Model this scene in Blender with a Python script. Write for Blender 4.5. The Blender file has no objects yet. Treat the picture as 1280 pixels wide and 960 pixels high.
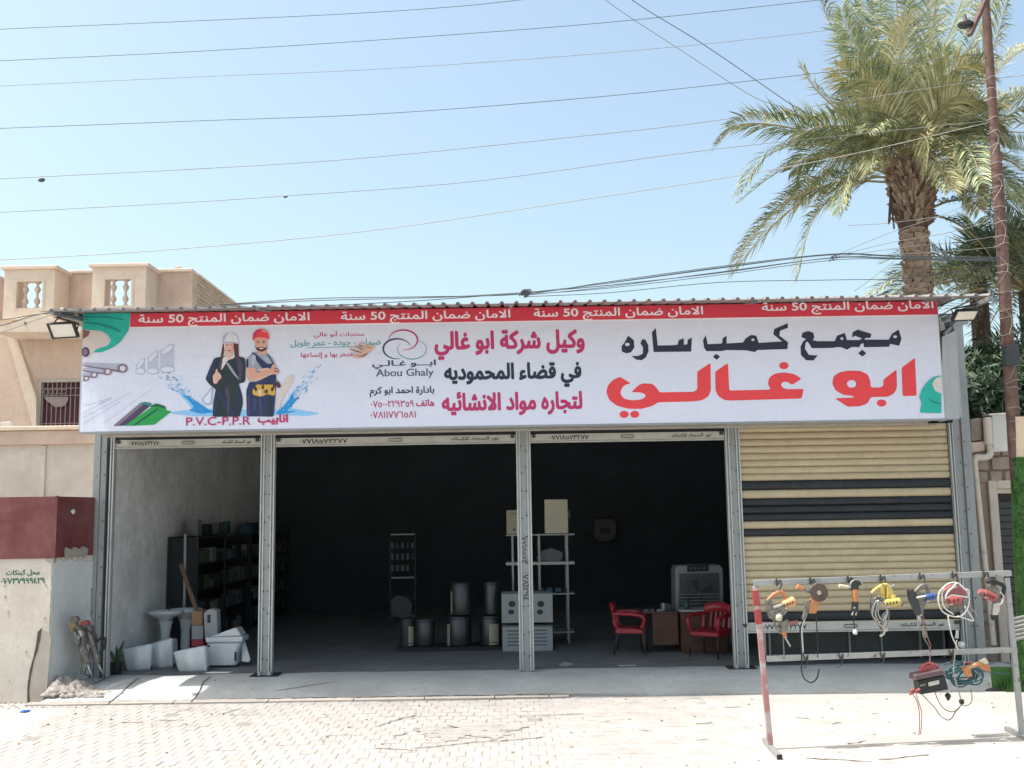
import bpy, bmesh, math, random
from mathutils import Vector, Matrix, noise
from mathutils.geometry import tessellate_polygon
random.seed(11)
S = bpy.context.scene
COL = S.collection
rad = math.radians

# ------------------------------------------------------------------ camera
FPX, EYE, ROLL = 1300.0, 2.27, 0.0155          # focal length (photo pixels), eye height, roll
PITCH = math.atan(167 / FPX)
FW = Vector((0, math.cos(PITCH), math.sin(PITCH)))
UP0 = Vector((0, -math.sin(PITCH), math.cos(PITCH)))
RT0 = Vector((1, 0, 0))
RT = RT0 * math.cos(ROLL) - UP0 * math.sin(ROLL)
UP = RT0 * math.sin(ROLL) + UP0 * math.cos(ROLL)
cd = bpy.data.cameras.new("camera"); cam = bpy.data.objects.new("camera", cd); COL.objects.link(cam)
cd.sensor_fit = 'HORIZONTAL'; cd.sensor_width = 36; cd.lens = FPX / 1280 * 36
cd.clip_start = .1; cd.clip_end = 2000
cam.matrix_world = Matrix((RT.to_4d(), UP.to_4d(), (-FW).to_4d(), (0, 0, 0, 1))).transposed()
cam.matrix_world = Matrix(((RT.x, UP.x, -FW.x, 0), (RT.y, UP.y, -FW.y, 0), (RT.z, UP.z, -FW.z, EYE), (0, 0, 0, 1)))
S.camera = cam

def at(px, py, Y):
    """point at depth Y that the photograph shows at pixel px, py (used to measure the place)"""
    d = FW + RT * ((px - 640) / FPX) + UP * ((480 - py) / FPX)
    t = Y / d.y
    return Vector((d.x * t, Y, EYE + d.z * t))
def gr(px, py, z=0.0):
    d = FW + RT * ((px - 640) / FPX) + UP * ((480 - py) / FPX)
    t = (z - EYE) / d.z
    return Vector((d.x * t, d.y * t, z))

# ------------------------------------------------------------------ light
SUN = Vector((-.40, -.07, 1)).normalized()
EL = math.asin(SUN.z); AZ = math.atan2(SUN.x, SUN.y)
W = bpy.data.worlds.new("World"); S.world = W; W.use_nodes = True
nt = W.node_tree; nt.nodes.clear()
out = nt.nodes.new('ShaderNodeOutputWorld'); bg = nt.nodes.new('ShaderNodeBackground')
sky = nt.nodes.new('ShaderNodeTexSky'); sky.sky_type = 'NISHITA'; sky.sun_disc = False
sky.sun_elevation = EL; sky.sun_rotation = AZ
sky.air_density = 1.0; sky.dust_density = 4.2; sky.ozone_density = 0.0; sky.altitude = 30
bg.inputs['Strength'].default_value = 0.15
wb = nt.nodes.new('ShaderNodeMix'); wb.data_type = 'RGBA'; wb.blend_type = 'MULTIPLY'; wb.inputs['Factor'].default_value = 1
wb.inputs['B'].default_value = (.87, .895, .80, 1)     # white balance of the camera
nt.links.new(sky.outputs[0], wb.inputs['A']); nt.links.new(wb.outputs['Result'], bg.inputs[0]); nt.links.new(bg.outputs[0], out.inputs[0])
sl = bpy.data.lights.new("sun", 'SUN'); so = bpy.data.objects.new("sun", sl); COL.objects.link(so)
sl.energy = 2.75; sl.angle = rad(.55); sl.color = (1, .96, .91)
so.rotation_euler = SUN.to_track_quat('Z', 'Y').to_euler(); so.location = (-20, -10, 40)
S.view_settings.view_transform = 'Standard'; S.view_settings.look = 'None'
S.view_settings.exposure = 1.2; S.view_settings.gamma = 1; S.view_settings.use_curve_mapping = False
S.cycles.max_bounces = 8; S.cycles.diffuse_bounces = 5

# ------------------------------------------------------------------ materials
def mat(name, c, rough=.8, metal=0, var=.12, vs=2.5, bump=.15, bs=60, dirt=None, dirt_amt=.4, ds=1.2,
        streak=0, trans=0, emit=None, spec=.4, c2=None, c2s=6, c2t=.5, rust=0, wear=None, isl=None):
    m = bpy.data.materials.new(name); m.use_nodes = True
    n = m.node_tree.nodes; L = m.node_tree.links
    b = n['Principled BSDF']; b.inputs['Roughness'].default_value = rough; b.inputs['Metallic'].default_value = metal
    b.inputs['Specular IOR Level'].default_value = spec
    tc = n.new('ShaderNodeTexCoord'); oi = n.new('ShaderNodeObjectInfo')
    ad = n.new('ShaderNodeVectorMath'); ad.operation = 'ADD'
    mu = n.new('ShaderNodeVectorMath'); mu.operation = 'SCALE'; mu.inputs[3].default_value = 13.7
    cx = n.new('ShaderNodeCombineXYZ')
    for k in range(3): L.new(oi.outputs['Random'], cx.inputs[k])
    L.new(cx.outputs[0], mu.inputs[0]); L.new(tc.outputs['Object'], ad.inputs[0]); L.new(mu.outputs[0], ad.inputs[1])
    vec = ad.outputs[0]
    def nz(scale, det=5, v=vec, rg=.6):
        t = n.new('ShaderNodeTexNoise'); t.inputs['Scale'].default_value = scale; t.inputs['Detail'].default_value = det
        t.inputs['Roughness'].default_value = rg; L.new(v, t.inputs['Vector']); return t.outputs['Fac']
    def ramp(f, a, bb):
        r = n.new('ShaderNodeMapRange'); r.inputs['From Min'].default_value = a; r.inputs['From Max'].default_value = bb
        L.new(f, r.inputs['Value']); return r.outputs['Result']
    def mix(f, A, B):
        x = n.new('ShaderNodeMix'); x.data_type = 'RGBA'
        if hasattr(f, 'links'): L.new(f, x.inputs['Factor'])
        else: x.inputs['Factor'].default_value = f
        for s, v in ((x.inputs['A'], A), (x.inputs['B'], B)):
            if hasattr(v, 'links'): L.new(v, s)
            else: s.default_value = (*v, 1)
        return x.outputs['Result']
    lo = tuple(max(0, x * (1 - var)) for x in c); hi = tuple(min(1, x * (1 + var)) for x in c)
    colr = mix(ramp(nz(vs), .3, .7), lo, hi)
    if var > 0:
        colr = mix(ramp(nz(vs * 9, 3), .35, .8), colr, tuple(x * (1 - var * .9) for x in c))
        rr = mix(oi.outputs['Random'], tuple(max(0, 1 - var * .6) for _ in c), (1, 1, 1))
        mm = n.new('ShaderNodeMix'); mm.data_type = 'RGBA'; mm.blend_type = 'MULTIPLY'; mm.inputs['Factor'].default_value = 1
        L.new(colr, mm.inputs['A']); L.new(rr, mm.inputs['B']); colr = mm.outputs['Result']
    if c2: colr = mix(ramp(nz(c2s, 4), c2t, c2t + .08), colr, c2)
    if isl:
        ge = n.new('ShaderNodeNewGeometry'); cr = n.new('ShaderNodeValToRGB'); L.new(ge.outputs['Random Per Island'], cr.inputs[0])
        el = cr.color_ramp.elements; el[0].color = (*isl[0], 1); el[1].color = (*isl[2], 1); md = el.new(.5); md.color = (*isl[1], 1)
        colr = mix(.7, colr, cr.outputs[0])
    if dirt:
        f = ramp(nz(ds, 8, rg=.7), .42, .78)
        mlt = n.new('ShaderNodeMath'); mlt.operation = 'MULTIPLY'; mlt.inputs[1].default_value = dirt_amt; L.new(f, mlt.inputs[0])
        colr = mix(mlt.outputs[0], colr, dirt)
    if streak:
        mp = n.new('ShaderNodeMapping'); mp.inputs['Scale'].default_value = (9, 9, .5); L.new(vec, mp.inputs['Vector'])
        f = ramp(nz(1.6, 6, mp.outputs[0]), .5, .8)
        mlt = n.new('ShaderNodeMath'); mlt.operation = 'MULTIPLY'; mlt.inputs[1].default_value = streak; L.new(f, mlt.inputs[0])
        colr = mix(mlt.outputs[0], colr, dirt or tuple(x * .4 for x in c))
    if rust:
        f = ramp(nz(7, 8, rg=.75), .62 - rust * .2, .68 - rust * .1); colr = mix(f, colr, (.16, .065, .03))
    if wear:
        f = ramp(nz(26, 6, rg=.75), .56, .62); colr = mix(f, colr, wear)
    L.new(colr, b.inputs['Base Color'])
    if bump:
        bp = n.new('ShaderNodeBump'); bp.inputs['Strength'].default_value = bump; bp.inputs['Distance'].default_value = .02
        L.new(nz(bs, 6), bp.inputs['Height']); L.new(bp.outputs[0], b.inputs['Normal'])
    rv = ramp(nz(vs * 4, 4), 0, 1)
    rm = n.new('ShaderNodeMapRange'); rm.inputs['To Min'].default_value = max(0.02, rough - .1); rm.inputs['To Max'].default_value = min(1, rough + .1)
    L.new(rv, rm.inputs['Value']); L.new(rm.outputs[0], b.inputs['Roughness'])
    if trans:
        b.inputs['Transmission Weight'].default_value = trans
    return m
M = {}
def defm(k, *a, **w): M[k] = mat(k, *a, **w)
defm('street', (.44,.42,.40), .95, var=.10, vs=1.1, bump=.5, bs=25, dirt=(.36, .32, .28), dirt_amt=.5, ds=.6)
defm('sand', (.42,.40,.38), .97, var=.12, vs=2.2, bump=.5, bs=70, dirt=(.24, .22, .20), dirt_amt=.5, ds=1.7)
defm('paver', (.415,.392,.378), .93, var=.16, vs=4, bump=.6, bs=70, dirt=(.22, .20, .19), dirt_amt=.5, ds=2.2)
defm('joint', (.30,.28,.26), 1, var=.3, vs=20, bump=.5, bs=120)
defm('slab', (.50,.525,.535), .85, var=.16, vs=1.3, bump=.5, bs=38, dirt=(.30, .30, .30), dirt_amt=.6, ds=1.1)
defm('worn_metal', (.25,.25,.235), .55, .35, var=.45, vs=14, bump=.4, bs=60, dirt=(.07,.065,.06), dirt_amt=.8, ds=11, wear=(.50,.49,.46))
defm('grip_tan', (.34,.25,.13), .7, var=.3, vs=14, bump=.2, dirt=(.10,.08,.06), dirt_amt=.7, ds=12)
defm('floor_shade', (.20,.215,.225), .8, var=.18, vs=1.1, bump=.3, bs=40, dirt=(.08,.08,.08), dirt_amt=.6, ds=1.4)  # dark floor tone, carries the shade of the interior in its colour
defm('slab_edge', (.37,.345,.32), .9, var=.16, vs=3, bump=.4, bs=60, dirt=(.22, .14, .10), dirt_amt=.4, ds=3)
defm('crack', (.09, .08, .07), 1, bump=0, var=.2)
defm('post', (.30, .32, .33), .45, .35, var=.10, vs=3, bump=.05, bs=80, dirt=(.15, .15, .14), dirt_amt=.5, ds=3, streak=.3)
defm('guide', (.48,.51,.50), .4, .35, var=.08, vs=6, bump=.05, bs=60, dirt=(.3, .3, .28), dirt_amt=.4, ds=5)
defm('rail', (.48,.49,.46), .45, .3, var=.08, vs=4, bump=.05, dirt=(.25, .24, .2), dirt_amt=.5, ds=6)
defm('rivet', (.06, .055, .05), .6, .3, bump=0)
defm('soffit', (.44,.42,.37), .6, .1, var=.12, vs=5, bump=.06, dirt=(.25, .22, .18), dirt_amt=.5, ds=4)
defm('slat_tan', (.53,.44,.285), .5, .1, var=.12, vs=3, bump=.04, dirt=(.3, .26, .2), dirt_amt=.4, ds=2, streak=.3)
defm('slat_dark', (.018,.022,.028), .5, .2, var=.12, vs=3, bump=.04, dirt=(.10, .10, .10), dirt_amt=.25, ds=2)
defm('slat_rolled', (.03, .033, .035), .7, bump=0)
defm('roof', (.33,.31,.30), .5, .35, var=.12, vs=2, bump=.05, dirt=(.20, .15, .12), dirt_amt=.5, ds=2)
defm('panel', (.42, .44, .46), .5, .2, var=.07, vs=2, bump=.04, dirt=(.25, .25, .24), dirt_amt=.5, ds=2, streak=.3)
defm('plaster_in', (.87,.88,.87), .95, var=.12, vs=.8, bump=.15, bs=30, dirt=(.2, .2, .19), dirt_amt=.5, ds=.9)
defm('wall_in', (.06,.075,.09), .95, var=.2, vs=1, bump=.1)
defm('stucco', (.60,.465,.38), .95, var=.08, vs=1.6, bump=.35, bs=45, dirt=(.32, .22, .16), dirt_amt=.65, ds=1.4, streak=.25)
defm('stucco_cap', (.68,.57,.46), .95, var=.08, vs=3, bump=.2, bs=50, dirt=(.38, .28, .2), dirt_amt=.6, ds=3)
defm('brick', (.50, .37, .26), .95, var=.2, vs=9, bump=.4, bs=60)
defm('mortar', (.30, .23, .17), 1, var=.15, vs=6, bump=.3)
defm('render_pale', (.62,.57,.51), .95, var=.08, vs=1.2, bump=.45, bs=50, dirt=(.40, .33, .27), dirt_amt=.7, ds=1.6, streak=.2)
defm('render_grey', (.42, .375, .33), .95, var=.12, vs=4, bump=.3, bs=60)
defm('whitewash', (.55,.575,.58), .9, var=.07, vs=1.5, bump=.25, bs=40, dirt=(.38, .37, .34), dirt_amt=.5, ds=2.4)
defm('red_sheet', (.145,.038,.04), .55, .1, var=.10, vs=1.3, bump=.06, bs=8, dirt=(.30, .15, .14), dirt_amt=.5, ds=2)
defm('green_paint', (.02, .12, .08), .8, bump=0)
defm('faded_paint', (.07, .075, .08), .8, bump=0)
defm('black_paint', (.015, .015, .015), .7, bump=0)
defm('stone_wall', (.33, .265, .22), .95, var=.25, vs=5, bump=.6, bs=25, dirt=(.16, .12, .1), dirt_amt=.5, ds=4)
defm('pipe', (.52, .47, .41), .6, var=.1, vs=4, bump=.05, dirt=(.3, .26, .22), dirt_amt=.5, ds=4)
defm('box_grey', (.50, .49, .47), .5, .1, var=.05, bump=.03, dirt=(.3, .28, .26), dirt_amt=.4)
defm('frame_tan', (.47, .42, .36), .8, var=.1, bump=.1, dirt=(.28, .24, .2), dirt_amt=.4, ds=5)
defm('dark_glass', (.02, .023, .026), .15, bump=0, var=.3)
defm('dark_metal', (.05, .055, .06), .5, .4, bump=.03)
defm('black_plastic', (.02, .021, .022), .5, bump=.04)
defm('white_glass', (.66, .62, .55), .25, bump=0, var=.03)
defm('pole', (.11,.06,.05), .75, .2, var=.2, vs=6, bump=.2, bs=50, dirt=(.28, .2, .16), dirt_amt=.5, ds=8)
defm('plaster_pole', (.62, .50, .38), .9, var=.12, vs=5, bump=.2, bs=30, dirt=(.35, .2, .12), dirt_amt=.5, ds=5)
defm('turf', (.055,.16,.035), .95, var=.3, vs=25, bump=.3, bs=300, isl=((.02,.07,.018), (.05,.13,.038), (.12,.22,.07)))
defm('turf_light', (.12,.27,.06), .9, var=.3, vs=25, bump=0)
defm('turf_dark', (.02,.08,.02), .9, var=.3, vs=25, bump=0)
defm('patch', (.36,.345,.33), .95, var=.2, vs=5, bump=.8, bs=40, dirt=(.24,.23,.22), dirt_amt=.5, ds=9)
defm('wire', (.22,.22,.21), .6, bump=0, var=.2)
defm('wire_pale', (.34,.33,.29), .6, bump=0, var=.2)
defm('wire_dark', (.07,.085,.09), .6, bump=0, var=.2)
defm('wire_white', (.62, .60, .56), .6, bump=0, var=.1)
defm('galv', (.37,.385,.385), .45, .45, var=.12, vs=6, bump=.05, dirt=(.28, .27, .25), dirt_amt=.5, ds=8, rust=.15)
defm('galv_red', (.46, .40, .385), .5, .2, var=.1, vs=6, bump=.05, c2=(.38, .19, .185), c2s=5, c2t=.45)
defm('red_paint', (.36,.06,.06), .5, var=.15, vs=8, bump=.05)
defm('orange', (.52,.21,.08), .45, var=.12, vs=15, bump=.05, dirt=(.35, .16, .08), dirt_amt=.5, ds=25, wear=(.10,.09,.08))
defm('orange_pale', (.60,.32,.15), .45, var=.12, vs=15, bump=.05, dirt=(.3, .15, .08), dirt_amt=.4, ds=25, wear=(.10,.09,.08))
defm('tool_grey', (.16, .155, .14), .5, .3, var=.3, vs=30, bump=.1, dirt=(.4, .36, .3), dirt_amt=.6, ds=30)
defm('tool_steel', (.50, .49, .46), .35, .8, var=.2, vs=20, bump=.05)
defm('disc', (.10, .065, .055), .8, var=.15, vs=20, bump=.3, bs=200)
defm('yellow', (.60,.48,.13), .5, var=.15, vs=20, bump=.08, dirt=(.3, .22, .08), dirt_amt=.5, ds=25, wear=(.10,.09,.08))
defm('blue', (.05,.10,.28), .45, var=.15, vs=20, bump=.05, wear=(.10,.09,.08))
defm('pink_red', (.34,.12,.13), .5, var=.25, vs=30, bump=.05, dirt=(.25, .1, .1), dirt_amt=.5, ds=30, wear=(.10,.09,.08))
defm('tool_red', (.38,.085,.075), .45, var=.2, vs=20, bump=.05, wear=(.10,.09,.08))
defm('cream', (.55,.51,.40), .6, var=.1, bump=.03)
defm('teal_hose', (.03, .10, .12), .5, var=.2, vs=8, bump=.05)
defm('ceramic', (.58,.61,.63), .12, var=.02, bump=0, spec=.6)
defm('cardboard', (.34, .20, .11), .9, var=.1, bump=.06)
defm('carton_white', (.33,.35,.36), .8, var=.06, bump=.04, dirt=(.3, .3, .3), dirt_amt=.4, ds=5)
defm('label_cream', (.38,.36,.26), .7, bump=0)
defm('ink', (.04, .045, .06), .7, bump=0)
defm('ink_red', (.40, .05, .07), .7, bump=0)
defm('stainless', (.085,.09,.095), .42, .85, var=.08, vs=5, bump=.02)
defm('wood_dark', (.10,.045,.03), .5, var=.25, vs=4, bump=.05)
defm('wood_plank', (.22,.14,.09), .7, var=.2, vs=6, bump=.1)
defm('table_top', (.40,.41,.41), .4, var=.06, bump=.02)
defm('chair_red', (.36,.03,.045), .35, var=.06, bump=.02, spec=.5)
defm('cooler', (.27,.28,.30), .5, var=.06, bump=.02)
defm('cooler_dark', (.07, .085, .09), .6, var=.2, bump=.05)
defm('shelf_metal', (.30,.32,.33), .5, .3, var=.1, bump=.03)
defm('shelf_dark', (.03,.034,.04), .6, .2, var=.2, bump=.05)
for k, c in dict(g_blue=(.03, .08, .12), g_cyan=(.06, .10, .12), g_grey=(.10, .11, .115), g_yellow=(.08, .08, .045), g_white=(.20, .21, .21), g_black=(.02, .022, .026), g_green=(.03, .09, .07), g_dim=(.06, .065, .07)).items():
    defm(k, c, .5, var=.2, vs=9, bump=.03)
defm('snake_leaf', (.05, .10, .045), .5, var=.35, vs=14, bump=.05)
defm('frond', (.17,.21,.11), .55, var=.35, vs=3, bump=.0, c2=(.50, .46, .27), c2s=7, c2t=.54, isl=((.07,.125,.065), (.21,.255,.12), (.56,.54,.30)))  # pale patches are sun highlights on the leaflets, put into the colour
defm('frond_sunlit', (.46,.41,.22), .6, var=.25, vs=3, bump=.0, c2=(.14, .18, .07), c2s=8, c2t=.56, isl=((.15,.19,.09), (.40,.39,.20), (.74,.69,.44)))  # sunlit copy of frond, golden light put into the colour
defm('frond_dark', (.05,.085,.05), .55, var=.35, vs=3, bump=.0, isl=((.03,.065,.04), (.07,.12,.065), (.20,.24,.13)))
defm('rachis', (.34, .28, .14), .7, var=.15, bump=.05)
defm('palm_bark', (.13,.09,.07), .95, var=.35, vs=7, bump=.5, bs=40, dirt=(.09, .06, .045), dirt_amt=.6, ds=6)
defm('palm_boot', (.38,.28,.21), .9, var=.4, vs=9, bump=.4, bs=50, dirt=(.12, .07, .05), dirt_amt=.6, ds=8, isl=((.16,.11,.085), (.34,.25,.19), (.50,.39,.30)))
defm('leaf_dark', (.03, .06, .03), .5, var=.4, vs=6, bump=0, isl=((.012,.03,.015), (.035,.07,.035), (.09,.13,.06)))
defm('lid_plum', (.13,.085,.095), .5, var=.15, vs=8, bump=.03)
defm('rubble', (.33, .30, .27), .95, var=.3, vs=12, bump=.5, bs=60, isl=((.20,.18,.165), (.32,.29,.265), (.46,.42,.38)))
defm('curtain', (.14, .055, .075), .9, var=.25, vs=6, bump=.1)
defm('grille', (.33, .27, .24), .6, .3, var=.15, bump=.05)
defm('packet_blue', (.03, .12, .5), .4, bump=.02)
defm('packet_white', (.7, .7, .7), .5, bump=.02)
# banner print
def pm(k, c, **w):
    m = mat(k, c, .5, var=.03, vs=2, bump=0, spec=.35); M[k] = m; n = m.node_tree.nodes; L = m.node_tree.links; b = n['Principled BSDF']
    tc = n.new('ShaderNodeNewGeometry'); prev = None
    for sc, st, ds in (((1.1, 1, .35), .35, .10), ((.5, 1, 2.2), .25, .05), ((5, 5, 5), .12, .010)):   # long vertical creases, sagging folds, small crinkles
        mp = n.new('ShaderNodeMapping'); mp.inputs['Scale'].default_value = sc; L.new(tc.outputs['Position'], mp.inputs['Vector'])
        t = n.new('ShaderNodeTexNoise'); t.inputs['Scale'].default_value = 2.2; t.inputs['Detail'].default_value = 4; t.inputs['Distortion'].default_value = .6; L.new(mp.outputs[0], t.inputs['Vector'])
        bp = n.new('ShaderNodeBump'); bp.inputs['Strength'].default_value = st; bp.inputs['Distance'].default_value = ds; L.new(t.outputs['Fac'], bp.inputs['Height'])
        if prev: L.new(prev, bp.inputs['Normal'])
        prev = bp.outputs[0]
    L.new(prev, b.inputs['Normal'])
pm('b_white', (.64, .67, .79)); pm('b_red', (.60, .045, .075)); pm('b_bigred', (.72, .055, .065)); pm('b_magenta', (.45, .03, .13))
pm('b_dark', (.018, .026, .05)); pm('b_text_white', (.80, .74, .80)); pm('b_teal', (.02, .42, .34)); pm('b_teal_dark', (.01, .26, .22))
pm('b_cream', (.62, .56, .52)); pm('b_brown', (.20, .10, .09)); pm('b_grey', (.40, .42, .54)); pm('b_lgrey', (.47, .50, .63)); pm('b_mauve', (.22, .16, .24))
pm('b_shade', (.04,.06,.14)); pm('b_plum', (.07, .05, .10)); pm('b_green', (.02, .30, .07)); pm('b_green_dark', (.01, .12, .04)); pm('b_blue', (.02, .26, .62)); pm('b_lblue', (.25, .52, .80))
pm('b_skin', (.62, .33, .25)); pm('b_skin2', (.66, .42, .36)); pm('b_suit', (.018, .03, .035)); pm('b_navy', (.02, .035, .10)); pm('b_shirt', (.30, .33, .38))
pm('b_hat', (.62, .66, .74)); pm('b_yellow', (.62, .36, .06)); pm('b_beard', (.10, .03, .03)); pm('b_pale', (.66, .60, .60)); pm('b_palm', (.60, .40, .33)); pm('b_logo_teal', (.12, .34, .38)); pm('b_logo_plum', (.40, .04, .18)); pm('b_logo_navy', (.05, .06, .14))

# ------------------------------------------------------------------ mesh builder and objects
ORG = {}
class MB:
    def __init__(s): s.v = []; s.f = []
    def add(s, vs, fs):
        o = len(s.v); s.v += [Vector(v) for v in vs]; s.f += [tuple(i + o for i in f) for f in fs]; return s
    def box(s, a, b, mt=None):
        x0, y0, z0 = [min(p, q) for p, q in zip(a, b)]; x1, y1, z1 = [max(p, q) for p, q in zip(a, b)]
        vs = [Vector(p) for p in ((x0,y0,z0),(x1,y0,z0),(x1,y1,z0),(x0,y1,z0),(x0,y0,z1),(x1,y0,z1),(x1,y1,z1),(x0,y1,z1))]
        if mt is not None: vs = [mt @ v for v in vs]
        return s.add(vs, [(0,3,2,1),(4,5,6,7),(0,1,5,4),(1,2,6,5),(2,3,7,6),(3,0,4,7)])
    def obox(s, c, size, rot=(0,0,0)):
        from mathutils import Euler
        mt = Matrix.Translation(c) @ Euler(rot).to_matrix().to_4x4()
        h = Vector(size) / 2
        return s.box(-h, h, mt)
    def bar(s, p, q, w, d, up=(0,0,1)):
        p = Vector(p); q = Vector(q); t = (q - p).normalized(); u = Vector(up)
        if abs(t.dot(u)) > .95: u = Vector((0,1,0))
        a = t.cross(u).normalized() * w / 2; b = t.cross(a).normalized() * d / 2
        vs = [p-a-b, p+a-b, p+a+b, p-a+b, q-a-b, q+a-b, q+a+b, q-a+b]
        return s.add(vs, [(0,3,2,1),(4,5,6,7),(0,1,5,4),(1,2,6,5),(2,3,7,6),(3,0,4,7)])
    def tube(s, pts, r, seg=8, cap=True, flat=1.0):
        pts = [Vector(p) for p in pts]; n = len(pts); rs = r if isinstance(r, (list, tuple)) else [r] * n
        prev = None; o = len(s.v)
        for i, p in enumerate(pts):
            t = (pts[min(i+1, n-1)] - pts[max(i-1, 0)])
            t = t.normalized() if t.length > 1e-9 else Vector((0,0,1))
            if prev is None:
                u = Vector((0,0,1)) if abs(t.z) < .9 else Vector((0,1,0))
            else: u = prev
            a = t.cross(u)
            if a.length < 1e-6: a = t.cross(Vector((1,0,0)))
            a.normalize(); b = a.cross(t).normalized(); prev = b
            for k in range(seg):
                an = 2 * math.pi * k / seg
                s.v.append(p + a * math.cos(an) * rs[i] + b * math.sin(an) * rs[i] * flat)
        for i in range(n - 1):
            for k in range(seg):
                k2 = (k + 1) % seg
                s.f.append((o+i*seg+k, o+i*seg+k2, o+(i+1)*seg+k2, o+(i+1)*seg+k))
        if cap:
            s.f.append(tuple(o+k for k in reversed(range(seg)))); s.f.append(tuple(o+(n-1)*seg+k for k in range(seg)))
        return s
    def lathe(s, prof, c=(0,0,0), seg=20, mt=None, sx=1, sy=1):
        o = len(s.v); c = Vector(c)
        for r, z in prof:
            for k in range(seg):
                an = 2*math.pi*k/seg; p = Vector((math.cos(an)*r*sx, math.sin(an)*r*sy, z))
                s.v.append((mt @ p if mt is not None else p) + c)
        for i in range(len(prof)-1):
            for k in range(seg):
                k2 = (k+1) % seg
                s.f.append((o+i*seg+k, o+i*seg+k2, o+(i+1)*seg+k2, o+(i+1)*seg+k))
        s.f.append(tuple(o+k for k in reversed(range(seg)))); s.f.append(tuple(o+(len(prof)-1)*seg+k for k in range(seg)))
        return s
    def prism(s, poly, d):
        """poly: list of 3D points in a plane; d: extrusion vector"""
        n = len(poly); d = Vector(d); P = [Vector(p) for p in poly]
        fs = [tuple(t) for t in tessellate_polygon([P])] if n > 4 else [tuple(range(n))]
        nrm = Vector((0,0,0))
        for i in range(n): nrm += P[i].cross(P[(i+1) % n])
        flip = nrm.dot(d) > 0
        def orient(f, want):
            a, b, c = P[f[0]], P[f[1]], P[f[2]]
            return f if ((b-a).cross(c-b)).dot(want) > 0 else tuple(reversed(f))
        F = [orient(f, -d) for f in fs] + [tuple(i + n for i in orient(f, d)) for f in fs]
        for i in range(n):
            j = (i+1) % n
            F.append((i, j, j+n, i+n) if flip else (j, i, i+n, j+n))
        return s.add(P + [p + d for p in P], F)
    def px(s, pts, Y, t, off=0):
        """outline measured in the photograph, standing at depth Y (number or function of px), thickness t"""
        Yf = Y if callable(Y) else (lambda x: Y)
        return s.prism([at(x, y, Yf(x) - off) for x, y in pts], (0, t, 0))
    def build(s, name, m, parent=None, smooth=False, bevel=0, kind=None, world=True, auto=None, sub=0):
        me = bpy.data.meshes.new(name)
        org = ORG.get(parent.name, Vector((0,0,0))) if (parent is not None and world) else Vector((0,0,0))
        me.from_pydata([v - org for v in s.v], [], s.f); me.update()
        me.materials.append(M[m] if isinstance(m, str) else m)
        if smooth: me.polygons.foreach_set('use_smooth', [True] * len(me.polygons))
        o = bpy.data.objects.new(name, me); COL.objects.link(o)
        if parent is not None: o.parent = parent
        ORG[o.name] = org
        if bevel:
            b = o.modifiers.new('bevel', 'BEVEL'); b.width = bevel; b.segments = 2; b.limit_method = 'ANGLE'; b.angle_limit = rad(35)
        if sub:
            q = o.modifiers.new('sub', 'SUBSURF'); q.levels = sub; q.render_levels = sub
        if smooth and auto is not None: me.set_sharp_from_angle(angle=rad(auto))
        if kind: o['kind'] = kind
        return o
def tag(o, label=None, cat=None, group=None, kind=None):
    for k, v in (('label', label), ('category', cat), ('group', group), ('kind', kind)):
        if v: o[k] = v
    return o
def thing(name, label, cat, loc=(0,0,0), rz=0, group=None):
    o = bpy.data.objects.new(name, None); COL.objects.link(o); o.location = loc; o.rotation_euler = (0,0,rz)
    o.empty_display_size = .1; ORG[o.name] = Vector(loc)
    return tag(o, label, cat, group)
def clone(root, loc, rz=0, label=None):
    def cp(o, par):
        c = o.copy(); COL.objects.link(c)
        if par is not None: c.parent = par
        for ch in o.children: cp(ch, c)
        return c
    r = cp(root, None); r.location = loc; r.rotation_euler = (0,0,rz)
    if label: r['label'] = label
    return r
def smoothpts(P, n=6):
    P = [Vector(p) for p in P]; out = []
    if len(P) < 3: return P
    Q = [P[0]*2-P[1]] + P + [P[-1]*2-P[-2]]
    for i in range(1, len(Q)-2):
        p0, p1, p2, p3 = Q[i-1:i+3]
        for k in range(n):
            t = k/n
            out.append(.5*((2*p1)+(p2-p0)*t+(2*p0-5*p1+4*p2-p3)*t*t+(3*p1-p0-3*p2+p3)*t**3))
    out.append(P[-1]); return out
def pxs(pts, Y, off=0, n=6):
    Yf = Y if callable(Y) else (lambda x: Y)
    return smoothpts([at(p[0], p[1], (p[2] if len(p) > 2 else Yf(p[0])) - off) for p in pts], n)

# ------------------------------------------------------------------ arabic lettering
AR = {}
for ch, b, n in (('ا',0xFE8D,2),('أ',0xFE83,2),('إ',0xFE87,2),('ب',0xFE8F,4),('ة',0xFE93,2),('ت',0xFE95,4),('ث',0xFE99,4),('ج',0xFE9D,4),('ح',0xFEA1,4),
    ('خ',0xFEA5,4),('د',0xFEA9,2),('ذ',0xFEAB,2),('ر',0xFEAD,2),('ز',0xFEAF,2),('س',0xFEB1,4),('ش',0xFEB5,4),('ص',0xFEB9,4),('ض',0xFEBD,4),('ط',0xFEC1,4),('ع',0xFEC9,4),
    ('غ',0xFECD,4),('ف',0xFED1,4),('ق',0xFED5,4),('ك',0xFED9,4),('ل',0xFEDD,4),('م',0xFEE1,4),('ن',0xFEE5,4),('ه',0xFEE9,4),('و',0xFEED,2),('ى',0xFEEF,2),('ي',0xFEF1,4),
    ('ئ',0xFE89,4),('ء',0xFE80,1),('\ufefb',0xFEFB,2)):
    AR[ch] = (b, n)
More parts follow.
